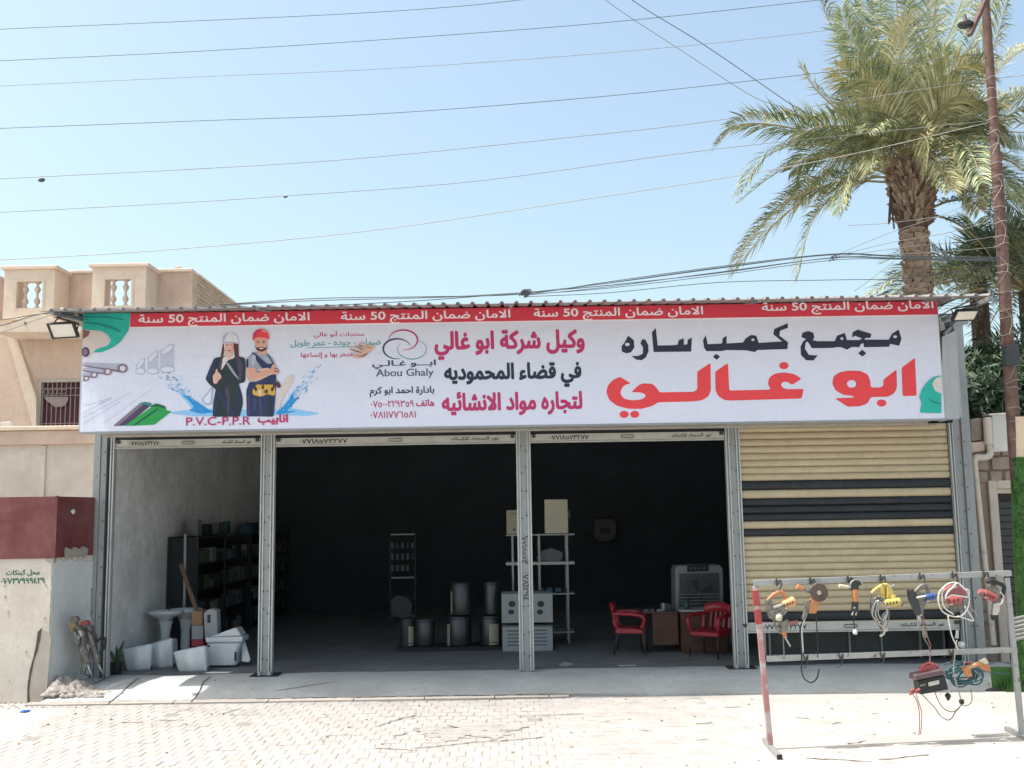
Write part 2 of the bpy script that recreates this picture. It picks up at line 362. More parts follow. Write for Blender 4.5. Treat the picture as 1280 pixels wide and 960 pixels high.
def shape_ar(word):
    word = word.replace('لا', '\ufefb'); o = []
    for i, ch in enumerate(word):
        if ch == '\u0640': o.append(ch); continue
        if ch not in AR: o.append(ch); continue
        b, n = AR[ch]
        pr = word[i-1] if i else ''; nx = word[i+1] if i+1 < len(word) else ''
        jp = (pr == '\u0640' or (pr in AR and AR[pr][1] == 4)) and n > 1
        jn = n == 4 and (nx == '\u0640' or (nx in AR and AR[nx][1] > 1))
        o.append(chr(b + (3 if jp and jn else 2 if jn else 1 if jp else 0)))
    return ''.join(reversed(o))
def visual(s):
    return ' '.join(shape_ar(w) if any(c in AR for c in w) else w for w in reversed(s.split(' ')))
def text_mesh(s, bold=0, rows=64):
    """print the glyph outlines as thin rows (non-zero winding, so overlapping strokes stay filled); bold widens the strokes"""
    c = bpy.data.curves.new('t', 'FONT'); c.body = s; c.size = 1; c.resolution_u = 4
    o = bpy.data.objects.new('t', c); COL.objects.link(o); dg = bpy.context.evaluated_depsgraph_get()
    cv = o.to_curve(dg); loops = []
    for sp in cv.splines:
        B = sp.bezier_points; L = []
        if len(B) < 2:
            L = [(p.co.x, p.co.y) for p in sp.points]
        for q in range(len(B)):
            p0, p1 = B[q], B[(q+1) % len(B)]; a, b_, c_, d = p0.co, p0.handle_right, p1.handle_left, p1.co
            st = ((b_-a).cross(d-a)).length < 1e-7 and ((c_-a).cross(d-a)).length < 1e-7
            for k in range(1 if st else 5):
                t = k/5; v = a*(1-t)**3+b_*3*t*(1-t)**2+c_*3*t*t*(1-t)+d*t**3; L.append((v.x, v.y))
        if len(L) > 2: loops.append(L)
    o.to_curve_clear(); bpy.data.objects.remove(o); bpy.data.curves.remove(c)
    ys = [p[1] for L in loops for p in L]; y0, y1 = min(ys)-bold, max(ys)+bold; dy = (y1-y0)/rows
    E_ = [(L[k], L[(k+1) % len(L)]) for L in loops for k in range(len(L))]
    raw = []
    for r in range(rows):
        y = y0+(r+.5)*dy; X_ = []
        for (ax, ay), (bx_, by) in E_:
            if (ay <= y) != (by <= y): X_.append((ax+(y-ay)/(by-ay)*(bx_-ax), 1 if by > ay else -1))
        X_.sort(); w = 0; iv = []
        for x, d in X_:
            if w == 0: s0 = x
            w += d
            if w == 0: iv.append((s0, x))
        raw.append(iv)
    J = int(bold/dy); V, F = [], []
    for r in range(rows):
        iv = []
        for q in range(-J, J+1):
            if 0 <= r+q < rows:
                e = math.sqrt(max(0, bold*bold-(q*dy)**2)); iv += [(p-e, t+e) for p, t in raw[r+q]]
        iv.sort(); out = []
        for p, t in iv:
            if out and p <= out[-1][1]: out[-1][1] = max(out[-1][1], t)
            else: out.append([p, t])
        for p, t in out:
            n = len(V); ya, yb = y0+r*dy, y0+(r+1)*dy; V += [Vector((p, ya, 0)), Vector((t, ya, 0)), Vector((t, yb, 0)), Vector((p, yb, 0))]; F.append((n, n+1, n+2, n+3))
    return V, F
def lettering(s, box, Y, m, parent, bold=.02, name='lettering', arabic=True, rot=False):
    """flat print that fills the photo rectangle box=(x0,y0,x1,y1) on the plane at depth Y"""
    V, F = text_mesh(visual(s) if arabic else s, bold)
    x0 = min(v.x for v in V); x1 = max(v.x for v in V); y0 = min(v.y for v in V); y1 = max(v.y for v in V)
    cy = (box[1]+box[3])/2; hz = abs(at(box[0], box[1], Y).z - at(box[0], box[3], Y).z)
    A = at(box[0], cy, Y); B = at(box[2], cy, Y); cz = at((box[0]+box[2])/2, cy, Y).z
    mb = MB(); mb.v = [Vector((A.x+(v.x-x0)/(x1-x0)*(B.x-A.x), Y, cz+((v.y-y0)/(y1-y0)-.5)*hz)) for v in V]; mb.f = F
    return mb.build(name, m, parent)
def shape2d(loops, Y, m, parent, name, flatY=True):
    """printed shape with holes: outlines in photo pixels on the plane at depth Y"""
    c = bpy.data.curves.new('s', 'CURVE'); c.dimensions = '2D'; c.fill_mode = 'BOTH'
    for L in loops:
        sp = c.splines.new('POLY'); sp.points.add(len(L)-1); sp.use_cyclic_u = True
        for i, (x, y) in enumerate(L):
            p = at(x, y, Y); sp.points[i].co = (p.x, p.z, 0, 1)
    o = bpy.data.objects.new('s', c); COL.objects.link(o); dg = bpy.context.evaluated_depsgraph_get()
    me = bpy.data.meshes.new_from_object(o.evaluated_get(dg)); mb = MB()
    mb.v = [Vector((v.co.x, Y, v.co.y)) for v in me.vertices]; mb.f = [tuple(p.vertices) for p in me.polygons]
    bpy.data.objects.remove(o); bpy.data.curves.remove(c); bpy.data.meshes.remove(me)
    return mb.build(name, m, parent)
def ell(cx, cy, rx, ry, n=18, a0=0, a1=360):
    return [(cx+rx*math.cos(rad(a0+(a1-a0)*k/n)), cy+ry*math.sin(rad(a0+(a1-a0)*k/n))) for k in range(n)]
# ================================================================== THE SETTING
YP = 15.85      # plane of the shop posts
YB = 14.9       # plane of the banner
STZ = -.12      # street level
def sheet(name, x0, x1, y0, y1, nx, ny, zf, m, kind='structure'):
    mb = MB()
    for j in range(ny+1):
        for i in range(nx+1):
            x = x0+(x1-x0)*i/nx; y = y0+(y1-y0)*j/ny; mb.v.append(Vector((x, y, zf(x, y))))
    for j in range(ny):
        for i in range(nx):
            a = j*(nx+1)+i; mb.f.append((a, a+1, a+nx+2, a+nx+1))
    return mb.build(name, m, None, smooth=True, kind=kind)
sheet('ground', -600, 600, -600, 600, 4, 4, lambda x, y: -.20, 'street')
def streetz(x, y):
    n1 = noise.noise(Vector((x*.45, y*.6, 3.1))); n2 = noise.noise(Vector((x*3, y*3, 9)))
    b = min(1, max(0, (x-1.2)/1.8)); b = max(b, min(1, max(0, (-5.3-x)/.7)) * .9)
    pit = math.exp(-(((x+.5)/1.5)**2 + ((y-12.9)/.5)**2))
    return STZ - .0072 + .0088*b + .005*n1 + .0036*n2 - .006*pit
pave = sheet('pavement', -9.5, 10.5, 7.5, 14.47, 260, 100, streetz, 'sand')
sheet('joint_filling', -9.5, 3.2, 7.5, 14.45, 150, 90, lambda x, y: streetz(x, y)+.0018-.0045*max(0, (x+.2)*.6)-.006*max(0, -5.4-x), 'joint')
# pavers: the nearest row of each as parts, the rest one part
random.seed(5)
PW, PD = .165, .222
vs = []
row = 0; y = 9.7
cells = []
while y < 14.38:
    x = -8.2 + (PW/2 if row % 2 else 0)
    while x < 8.9:
        b = (x-1.2)/1.8
        if not (b > .85 and random.random() < .75 + .2*(b > 2)):
            cells.append((x, y))
        x += PW
    y += PD; row += 1
def paver_mesh(seed):
    random.seed(seed); bm = MB(); g = .0045; c = .004
    w, d = PW/2-g, PD/2-g
    j = [random.uniform(-.003, .003) for _ in range(8)]
    low = [(-w, -d), (w, -d), (w, d), (-w, d)]
    vv = [(x+j[i], y+j[i+4], -.05) for i, (x, y) in enumerate(low)] + [(x+j[i], y+j[i+4], -c) for i, (x, y) in enumerate(low)] + \
         [(x*.95+j[i], y*.96+j[i+4], 0) for i, (x, y) in enumerate(low)]
    bm.add(vv, [(0,1,5,4),(1,2,6,5),(2,3,7,6),(3,0,4,7),(4,5,9,8),(5,6,10,9),(6,7,11,10),(7,4,8,11),(8,9,10,11)])
    return bm
protos = [paver_mesh(k) for k in range(6)]
random.seed(8)
def placed(c):
    x, y = c; n = noise.noise(Vector((x*.45, y*.6, 3.1)))
    pit = math.exp(-(((x+.5)/1.5)**2 + ((y-12.9)/.5)**2))
    z = STZ - .001 + .005*n + random.uniform(-.0022, .0022) - .010*pit*random.random()
    return Vector((x, y, z)), (random.gauss(0, .006)+.012*pit*random.gauss(0,1), random.gauss(0, .006), random.gauss(0, .012))
from mathutils import Euler
vis = [c for c in cells if abs(c[0]) < c[1]*.50+.2 and c[1] > 10.2]
rest = [c for c in cells if c not in set(vis)]
vis.sort(key=lambda c: c[1]); miss = set(random.sample(range(400, len(vis)), 14))
vis = [c for i, c in enumerate(vis) if i not in miss]
pmesh = []
for k, p in enumerate(protos):
    me = bpy.data.meshes.new('paver'); me.from_pydata(p.v, [], p.f); me.materials.append(M['paver']); pmesh.append(me)
for i, c in enumerate(vis[:298]):
    loc, rot = placed(c); o = bpy.data.objects.new('paver', pmesh[i % 6]); COL.objects.link(o)
    o.location = loc; o.rotation_euler = rot; o.parent = pave
mb = MB()
for c in vis[298:] + rest:
    loc, rot = placed(c); mt = Matrix.Translation(loc) @ Euler(rot).to_matrix().to_4x4(); p = random.choice(protos)
    mb.add([mt @ v for v in p.v], p.f)
tag(mb.build('paver_field', 'paver', pave), kind='stuff')

# concrete slab: forecourt and shop floor; its front edge is uneven
def slab_front(x): 
    return 14.38 + .035*noise.noise(Vector((x*1.3, 0, 0))) + .012*noise.noise(Vector((x*7, 2, 0))) - .10*max(0, min(1, (x-1)/3))
def slabz(x, y):
    f = max(0, min(1, (y-slab_front(x))/1.15)); f = f*f*(3-2*f)
    return -.095*(1-f) + .004*noise.noise(Vector((x*1.1, y*1.1, 5))) - .022*(1-f)*max(0, min(1, (x-1)/3))
mb = MB(); NX, NY = 220, 46
for j in range(NY+1):
    for i in range(NX+1):
        x = -6.42+13.7*i/NX; f0 = slab_front(x); t = (j/NY)**1.8; y = f0+(27.2-f0)*t
        mb.v.append(Vector((x, y, slabz(x, y))))
for j in range(NY):
    for i in range(NX):
        a = j*(NX+1)+i; mb.f.append((a, a+1, a+NX+2, a+NX+1))
for i in range(NX+1):
    v = mb.v[i]; mb.v.append(Vector((v.x, v.y-.004, -.2)))
b0 = (NX+1)*(NY+1)
for i in range(NX): mb.f.append((b0+i, b0+i+1, i+1, i))
slab = mb.build('concrete_floor', 'slab', None, smooth=True, kind='structure', auto=40)
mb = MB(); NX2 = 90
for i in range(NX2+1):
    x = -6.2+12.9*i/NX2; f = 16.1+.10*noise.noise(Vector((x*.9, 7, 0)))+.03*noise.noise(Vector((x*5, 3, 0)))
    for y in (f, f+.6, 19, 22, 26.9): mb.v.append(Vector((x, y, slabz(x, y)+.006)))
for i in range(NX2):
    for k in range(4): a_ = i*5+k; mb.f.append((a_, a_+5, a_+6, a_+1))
mb.build('inner_floor_shade', 'floor_shade', slab, smooth=True)  # added dark sheet: shade on the shop floor put into its colour
# paler worn kerb strip along the slab edge, broken into lengths
x = -6.55
while x < .6:
    w = random.uniform(.7, 1.4); mb = MB(); x1 = min(x+w, .7)
    xs = [x+.006+(x1-x-.012)*k/6 for k in range(7)]
    top = [Vector((q, slab_front(q)-.14-.012*random.random(), -.1)) for q in xs]; bot = [Vector((q, slab_front(q)-.006, -.088)) for q in xs]
    for k in range(6): 
        mb.add([top[k], top[k+1], bot[k+1], bot[k], top[k]-Vector((0,0,.1)), top[k+1]-Vector((0,0,.1))], [(0,1,2,3),(4,5,1,0)])
    mb.build('kerb_length', 'slab_edge', slab); x = x1
# worn sunken patch where the pavers have broken up, and the open joint along the kerb
random.seed(61)
def blob(cx, cy, rx, ry, n, m, name, z, par):
    mb = MB(); P = []
    for k in range(n):
        a = 2*math.pi*k/n; r = 1+.9*noise.noise(Vector((math.cos(a)*2.6+cx, math.sin(a)*2.6, cy)))+random.uniform(-.22, .22); P.append(gr(cx+rx*r*math.cos(a), cy+ry*r*math.sin(a), z))
    mb.prism(P, (0, 0, .0015)); return mb.build(name, m, par)
for i_, (cx_0, cy_0, rx_0, ry_0) in enumerate(((590,910,34,6), (560,918,26,6), (612,917,24,5), (535,912,16,4), (640,909,18,3))):
    blob(cx_0, cy_0, rx_0, ry_0, 30, 'patch', 'dirt_patch', STZ+.003+.0006*i_, pave)
mb = MB()
# cracks and spilled mortar lines
def ribbon(pts, w, z):
    mb = MB()
    P = [Vector((p[0], p[1], z(p[0], p[1]) if callable(z) else z)) for p in pts]
    for i in range(len(P)-1):
        t = (P[i+1]-P[i]); n = Vector((-t.y, t.x, 0)).normalized()
        w0 = w*random.uniform(.5, 1.2); w1 = w*random.uniform(.5, 1.2)
        mb.add([P[i]-n*w0/2, P[i]+n*w0/2, P[i+1]+n*w1/2, P[i+1]-n*w1/2], [(0,3,2,1)])
    return mb
def jag(a, b, n, j, zl):
    A = gr(*a, zl); B = gr(*b, zl); out = []
    for k in range(n+1):
        p = A.lerp(B, k/n); out.append((p.x+random.uniform(-j, j), p.y+random.uniform(-j, j)))
    return out
kr = MB(); random.seed(66)
for (a_, b_, w_) in ((-6.3, -3.6, .012), (-3.7, -1.0, .022), (-1.2, .5, .02), (.4, 3.0, .010)):
    xs_ = [a_+(b_-a_)*k/40 for k in range(41)]; P = [(x_, slab_front(x_)-.004+random.uniform(-.008, .008)) for x_ in xs_]
    for i_ in range(40):
        w0 = w_*random.uniform(.3, 1.6); p, q = P[i_], P[i_+1]; kr.add([(p[0], p[1]-w0, -.084), (q[0], q[1]-w0, -.084), (q[0], q[1]+w0*.4, -.084), (p[0], p[1]+w0*.4, -.084)], [(0,1,2,3)])
tag(kr.build('kerb_crack', 'crack', slab), kind='stuff')
mb = MB()
for a, b, n in (((470,908),(500,898),6), ((500,898),(520,893),4), ((520,935),(620,925),12), ((625,926),(680,921),6), ((470,935),(520,938),6), ((490,920),(510,916),4), ((276,893),(296,886),4), ((286,894),(330,893),5), ((200,900),(230,900),5), ((150,903),(180,903),4), ((870,905),(890,903),3), ((645,895),(730,892),10), ((405,920),(440,918),5), ((995,897),(1010,898),3), ((870,925),(884,924),3), ((1040,905),(1052,903),3), ((1090,893),(1098,892),3), ((800,912),(812,914),3), ((1010,948),(1090,952),9), ((1100,950),(1160,944),8), ((1060,930),(1082,926),4), ((905,884),(925,883),3), ((745,903),(760,901),3)):
    r = ribbon(jag(a, b, n, .02, STZ+.006), .022, lambda x, y: max(streetz(x, y), STZ)+.006); mb.add(r.v, r.f)
tag(mb.build('pavement_crack', 'crack', pave), kind='stuff')
mb = MB()
for a, b, n in (((135,870),(175,848),10), ((240,868),(262,846),7), ((100,862),(140,845),8), ((345,858),(420,851),8)):
    r = ribbon(jag(a, b, n, .015, 0), .02, lambda x, y: slabz(x, y)+.009); mb.add(r.v, r.f)
tag(mb.build('floor_crack', 'crack', slab), kind='stuff')
# thin mortar spills / stains: raised thin patches on the floor, litter on street
mb = MB(); random.seed(3)
for k in range(220):
    x = random.uniform(-6.5, 7.5); y = random.uniform(10.3, 14.2); r = random.uniform(.006, .022)
    if x > 0 or random.random() < .4: mb.lathe([(r, 0), (r*.8, r*.5), (r*.2, r*.7)], (x, y, STZ+.002), 6)
for k in range(60):
    x = random.uniform(-6, 6.5); y = random.uniform(14.6, 18); r = random.uniform(.006, .018)
    mb.lathe([(r, 0), (r*.8, r*.4), (r*.2, r*.6)], (x, y, slabz(x, y)), 6)
tag(mb.build('pebbles', 'rubble', None), 'small stones and crumbs scattered over the pavement and shop floor', 'pebbles', kind='stuff')

# ================================================================== THE SHOP
shop = thing('shop_building', 'wide single storey shop with three open bays and one closed tan shutter', 'building', (0, YP, 0))
POSTS = [(119.7, 144.7, 'A'), (327, 344.5, 'B'), (645, 663, 'C'), (906, 924, 'D'), (1186, 1211, 'E')]
TOPZ = 3.66
def xs_at(px, py=556): return at(px, py, YP).x
PX = {k: (xs_at(a), xs_at(b)) for a, b, k in POSTS}
for k, (x0, x1) in PX.items():
    gw = .062
    top = TOPZ if k != 'E' else 5.27
    if k in 'BCD':
        core = MB().box((x0+gw, YP-.03, 0), (x1-gw, YP+.16, TOPZ)).build('post', 'post', shop, bevel=.004)
        gs = [(x0, x0+gw), (x1-gw, x1)]
    elif k == 'A':
        core = MB().box((x0, YP-.06, -.03), (x0+.10, YP+.18, TOPZ)).box((x0+.104, YP-.045, -.03), (x1-gw-.055, YP+.18, TOPZ)).build('post', 'post', shop, bevel=.004)
        gs = [(x1-gw, x1)]
    else:
        core = MB().box((x0+gw+.004, YP-.05, -.03), (x0+.17, YP+.18, top)).box((x0+.173, YP-.09, -.03), (x1, YP+.2, top)).build('post', 'post', shop, bevel=.004)
        gs = [(x0, x0+gw)]
    for a, b in gs:
        g = MB().box((a, YP-.05, .012), (b-.042, YP-.012, 3.60)).box((a+.042, YP-.05, .012), (b, YP-.012, 3.60)).box((a, YP-.006, .012), (b, YP+.06, 3.60))
        gg = g.build('guide_rail', 'guide', core, bevel=.003)
    rv = MB()
    for z in [i*.34+.25 for i in range(10)]:
        for xx in ((x0+gw+.012, x1-gw-.012) if k in 'BCD' else ((x0+.06, x0+.17) if k == 'A' else (x0+.12, x0+.2))):
            rv.lathe([(.011, 0), (.009, .008), (.003, .011)], (xx, YP-.052 if k != 'E' else YP-.095, z+random.uniform(-.05, .05)), 8, Matrix.Rotation(rad(90), 4, 'X'))
    tag(rv.build('rivets', 'rivet', core), kind='stuff')
    if k in 'BD':
        MB().box((x0-.10, YP-.12, .002), (x1+.10, YP+.2, .014)).build('foot_plate', 'dark_metal', core)
        for a in (x0+.03, x1-.03): MB().tube([(a, YP-.07, .01), (a, YP-.07, .07)], .022, 8).build('bolt', 'guide', core)
tx = MB()   # painted numbers down post C
px_ = PX['C']
V, F = text_mesh('٠٧٧١٨٥٧٣', .02); V2, F2 = text_mesh('٠٧٨١٢٩٤', .02)
for (VV, FF, z1) in ((V, F, at(654, 668, YP).z), (V2, F2, at(654, 714, YP).z)):
    w = max(v.x for v in VV); h = max(v.y for v in VV); s_ = .44/w
    tx.add([Vector((px_[0]+.075+v.y*s_*.8, YP-.034, z1-v.x*s_)) for v in VV], FF)
tx.build('lettering', 'faded_paint', shop)
# walls, back, roof
XL, XR = PX['A'][0]+.03, PX['E'][1]-.02
INL = XL+.16
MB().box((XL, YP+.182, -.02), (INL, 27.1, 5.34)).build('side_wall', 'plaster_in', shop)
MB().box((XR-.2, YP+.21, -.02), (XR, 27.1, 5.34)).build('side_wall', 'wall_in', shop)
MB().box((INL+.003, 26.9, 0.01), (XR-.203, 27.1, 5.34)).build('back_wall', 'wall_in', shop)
# corrugated roof, slopes down towards the street; the eave runs a little out of square
def eave(x): return 14.05 - .3*(x+6.4)/13.4
RX0, RX1 = at(47, 389, 14.0).x, at(1243, 366, 13.75).x
def roofz(y): return 5.33 + (y-14.9)*.166 if y < 14.9 else 5.33+(y-14.9)*.03
mb = MB(); pit = .2; n = int((RX1-RX0)/pit); prof = []
for i in range(n):
    x = RX0+i*pit; prof += [(x, 0), (x+.13, 0), (x+.15, .032), (x+.18, .032)]
prof.append((RX0+n*pit, 0))
for yy in (None, 14.9, 27.4):
    for x, h in prof:
        y_ = eave(x) if yy is None else yy; mb.v.append(Vector((x, y_, roofz(y_)+h)))
np_ = len(prof)
for r in range(2):
    for i in range(np_-1): a = r*np_+i; mb.f.append((a, a+1, a+np_+1, a+np_))
ro = mb.build('roof', 'roof', shop); q = ro.modifiers.new('thick', 'SOLIDIFY'); q.thickness = .006
# purlins and canopy frame seen under the right and left ends
fr = MB()
for x in (RX0+.12, -3.5, 0, 3.4, RX1-.5):
    fr.bar((x, eave(x)+.12, roofz(eave(x)+.12)-.02), (x, 14.86, roofz(14.86)-.02), .05, .03)
    fr.bar((x, 15.0, 5.27), (x, 19, 5.36), .06, .08)
pass
fr.build('roof_frame', 'post', shop)
# fascia box carrying the banner: soffit panels, side cheek
bl, br_ = at(103, 460, YB).x, at(1176, 450, YB).x
ZB0, ZB1 = at(640, 531.5, YB).z, at(640, 384.5, YB).z
MB().box((bl-.03, YB+.025, ZB0+.01), (br_+.02, YB+.06, ZB1)).build('fascia', 'panel', shop)
sx = bl; soff = []
while sx < br_-.02:
    w = min(.62, br_-sx); MB().box((sx+.002, YB+.065, ZB0+.012-.004*random.random()), (sx+w-.002, YP-.09, ZB0+.03)).build('soffit_panel', 'soffit', shop); sx += w
MB().box((bl, YP-.085, ZB0-.015), (br_+.1, YP-.065, ZB0+.17)).build('header_strip', 'soffit', shop)
MB().px([(1177.5, 421), (1196, 412), (1200, 523.5), (1177.5, 524.5)], YB+.03, .03).build('end_panel', 'panel', shop)
MB().box((at(1200,470,YB).x-.01, YB+.065, ZB0+.02), (at(1200,470,YB).x+.02, YP-.1, 4.95)).build('cheek_panel', 'panel', shop)
MB().box((bl-.03, YB+.065, ZB0+.03), (bl-.01, YP-.08, 5.24)).build('cheek_panel', 'panel', shop)
for (p, q, w, d) in ((at(1180, 418, 14.95), at(1215, 385, 15.2), .05, .05), (at(1178, 400, 15.0), at(1240, 372, 14.1), .05, .06), (at(1185, 408, 15.1), at(1206, 400, 15.3), .1, .12), (at(104, 400, 15.0), at(66, 391, 14.2), .05, .06)):
    MB().bar(p, q, w, d).build('canopy_bracket', 'post', shop)

# shutters
def rail_parts(x0, x1, z0, z1, par, y, word=True, handle=True):
    r = MB().box((x0, y-.02, z0+.025), (x1, y+.02, z1)).box((x0, y-.035, z0), (x1, y+.03, z0+.022)).build('bottom_rail', 'rail', par, bevel=.003)
    if handle:
        cx = (x0+x1)/2; z = (z0+z1)/2+.012
        MB().tube([(cx-.1, y-.03, z), (cx-.085, y-.03, z+.02), (cx+.085, y-.03, z+.02), (cx+.1, y-.03, z), (cx+.085, y-.03, z-.02), (cx-.085, y-.03, z-.02), (cx-.1, y-.03, z)], .005, 6).build('handle', 'dark_metal', r)
        
    if word:
        h = .066; zc = (z0+z1)/2+.012; w = x1-x0
        for s_, a, b in (('٠٧٧١٨٥٧٣٢٧٧', x0+.10*w, x0+.30*w), ('نور السجاد للكبنك', x0+.73*w, x0+.93*w)):
            V, F = text_mesh(visual(s_) if 'ل' in s_ else s_, .02)
            vx0 = min(v.x for v in V); vx1 = max(v.x for v in V); vy0 = min(v.y for v in V); vy1 = max(v.y for v in V)
            m2 = MB(); m2.v = [Vector((a+(v.x-vx0)/(vx1-vx0)*(b-a), y-.0235, zc-h/2+(v.y-vy0)/(vy1-vy0)*h)) for v in V]; m2.f = F
            m2.build('lettering', 'black_paint', r)
    for a in (x0+.05, x1-.05): MB().obox((a, y-.05, z1-.03), (.05, .05, .05)).build('stop_block', 'rivet', r)
    return r
for n_, (pa, pb, yt, yb) in enumerate(((144.7, 327, 549, 560), (344.5, 645, 545.5, 556.5), (663, 906, 541, 552))):
    x0, x1 = at(pa, 555, YP).x+.004, at(pb, 555, YP).x-.004
    z1 = at((pa+pb)/2, yt, YP).z; z0 = at((pa+pb)/2, yb, YP).z
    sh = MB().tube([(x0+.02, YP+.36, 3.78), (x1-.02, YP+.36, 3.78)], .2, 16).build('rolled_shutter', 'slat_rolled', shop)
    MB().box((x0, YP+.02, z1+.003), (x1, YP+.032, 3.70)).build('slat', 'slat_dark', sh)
    rail_parts(x0, x1, z0, z1, shop, YP+.002)
# closed shutter with slats
x0, x1 = at(924, 555, YP).x-.02, at(1188, 640, YP).x+.03
zt = ZB0+.02; zb = at(1055, 778, YP).z
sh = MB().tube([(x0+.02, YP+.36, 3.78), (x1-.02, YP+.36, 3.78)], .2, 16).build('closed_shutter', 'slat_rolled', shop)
def zat(py): return at(1050, py, YP).z
bands = [(zat(y0+0), zat(y1+0)) for y0, y1 in ((599.5, 611), (621.5, 650), (659.5, 669), (764, 776))]
zs = zt; pitch = .107; slat_meshes = {}
nsl = int((zt-zb)/pitch)+1; pitch = (zt-zb)/nsl
cuts = sorted({zt, zb} | {z for b in bands for z in b}, reverse=True)
segs = []
for a, b in zip(cuts, cuts[1:]):
    if a-b < .01: continue
    k = max(1, round((a-b)/pitch)); mid = (a+b)/2
    dark = any(bb[1] <= mid <= bb[0] for bb in bands)
    for i in range(k): segs.append((a-(a-b)*i/k, a-(a-b)*(i+1)/k, dark))
for a, b, dark in segs:
    h = a-b; mb = MB(); sl0 = random.gauss(0, .0012); sl1 = random.gauss(0, .0012); pr_ = [(.006, 0), (-.014, .06), (-.024, .22), (-.028, .5), (-.024, .78), (-.010, .93), (.010, 1)]
    for (dy, t) in pr_:
        for x in (x0, x1): mb.v.append(Vector((x, YP+.03+dy+(sl0 if x == x0 else sl1), a-h*t+(sl1 if x == x0 else sl0)*.8)))
    for i in range(len(pr_)-1): mb.f.append((2*i+1, 2*i, 2*i+2, 2*i+3))
    mb.build('slat', 'slat_dark' if dark else 'slat_tan', sh, smooth=True)
rail_parts(at(935, 783, YP).x-.1, x1-.01, at(1060, 789.5, YP).z, at(1060, 777, YP).z, shop, YP+.02)

# ================================================================== BANNER
ban = thing('shop_banner', 'long printed shop banner with red and black lettering across the front', 'banner', ((bl+br_)/2, YB, ZB0))
MB().box((bl, YB, ZB0), (br_, YB+.02, ZB1)).build('banner_sheet', 'b_white', ban)
MB().box((bl-.012, YB-.006, ZB0-.03), (br_+.02, YB+.02, ZB0-.003)).build('lower_frame', 'post', ban)
L1 = YB-.003; L2 = YB-.006; L3 = YB-.009; L4 = YB-.012; L5 = YB-.015
def rnd(P, n=3):
    """round the corners a little"""
    o = []
    for i in range(len(P)):
        p0, p1, p2 = P[i-1], P[i], P[(i+1) % len(P)]
        d0 = max(1e-6, math.dist(p0, p1)); d2 = max(1e-6, math.dist(p1, p2)); r0 = min(1.6, d0*.3); r2 = min(1.6, d2*.3)
        o.append((p1[0]+(p0[0]-p1[0])/d0*r0, p1[1]+(p0[1]-p1[1])/d0*r0)); o.append((p1[0]+(p2[0]-p1[0])/d2*r2, p1[1]+(p2[1]-p1[1])/d2*r2))
    return o
_lc = [0]
def pr2(name, loops, lay, m):
    _lc[0] += 1; lay -= _lc[0]*.000012
    LL = loops if isinstance(loops[0], list) else [loops]
    if name.startswith(('printed', 'jacket', 'water_pic', 'folder', 'pipe_pic')): LL = [rnd(L) if len(L) > 3 else L for L in LL]
    return shape2d(LL, lay, m, ban, name)
zr0 = ZB1-.0; zr1 = at(640, 402.3, YB).z
MB().add([(at(163,398,YB).x, L1, zr1), (br_-.002, L1, zr1), (br_-.002, L1, ZB1), (at(163,398,YB).x, L1, ZB1)], [(0,1,2,3)]).build('red_band', 'b_red', ban)
MB().add([(at(163,398,YB).x, L2+.001, zr1-.01), (br_-.002, L2+.001, zr1-.01), (br_-.002, L2+.001, zr1+.01), (at(163,398,YB).x, L2+.001, zr1+.01)], [(0,1,2,3)]).build('band_edge', 'b_text_white', ban)
for a, b, yc in ((173, 387, 399.5), (426, 638, 396.0), (667, 879, 392.0), (952, 1167, 384.5)):
    lettering('الامان ضمان المنتج 50 سنة', (a, yc-8.0, b, yc+8.0), L2-.001, 'b_text_white', ban, .022)
A_ = lambda x, y: (750+x/6.095, 390+y/6.095)
B_ = lambda x, y: (950+x/5.565, 390+y/5.565)
Al = lambda *p: [A_(*q) for q in p]
Bl = lambda *p: [B_(*q) for q in p]
Ae = lambda x, y, a, b: ell(*A_(x, y), a/6.095, b/6.095)
Be = lambda x, y, a, b: ell(*B_(x, y), a/5.565, b/5.565)
red1 = Al((150,493),(238,545),(195,552),(165,580),(155,620),(175,655),(220,671),(280,672),(325,663),(350,640),(340,622),(300,612),(238,612),(290,560),(325,543),(400,547),(428,575),(455,612),(715,608),(742,590),(740,455),(842,388),(845,600),(825,645),(770,675),(700,682),(445,688),(400,715),(320,738),(220,738),(130,715),(70,670),(48,610),(60,560),(95,520))
red2 = Al((975,388),(877,455),(880,600),(900,640),(945,670),(1000,675)) + Bl((290,602),(305,535),(185,537),(150,522),(145,498),(165,484),(195,488),(222,508),(290,465),(240,432),(170,420),(105,428),(65,455),(55,500),(75,540)) + Al((985,598),)
red3 = Bl((520,600),(650,595),(655,585),(580,577),(525,545),(503,500),(510,450),(550,420),(620,407),(700,410),(750,435),(768,480),(770,525),(840,525),(858,512),(858,470),(950,400),(953,525),(935,565),(890,590),(770,592),(750,635),(700,655),(610,660))
bigred = [[red1], [Ae(184,780,35,27)], [Ae(265,780,35,27)], [red2], [Be(166,373,33,25)], [red3, Be(637,500,32,27)], [Be(846,633,34,25)], [Bl((1078,318),(985,388),(992,585),(1090,583))]]
for lp in bigred: pr2('red_letter', [rnd(lp[0])] + lp[1:], L1, 'b_bigred')
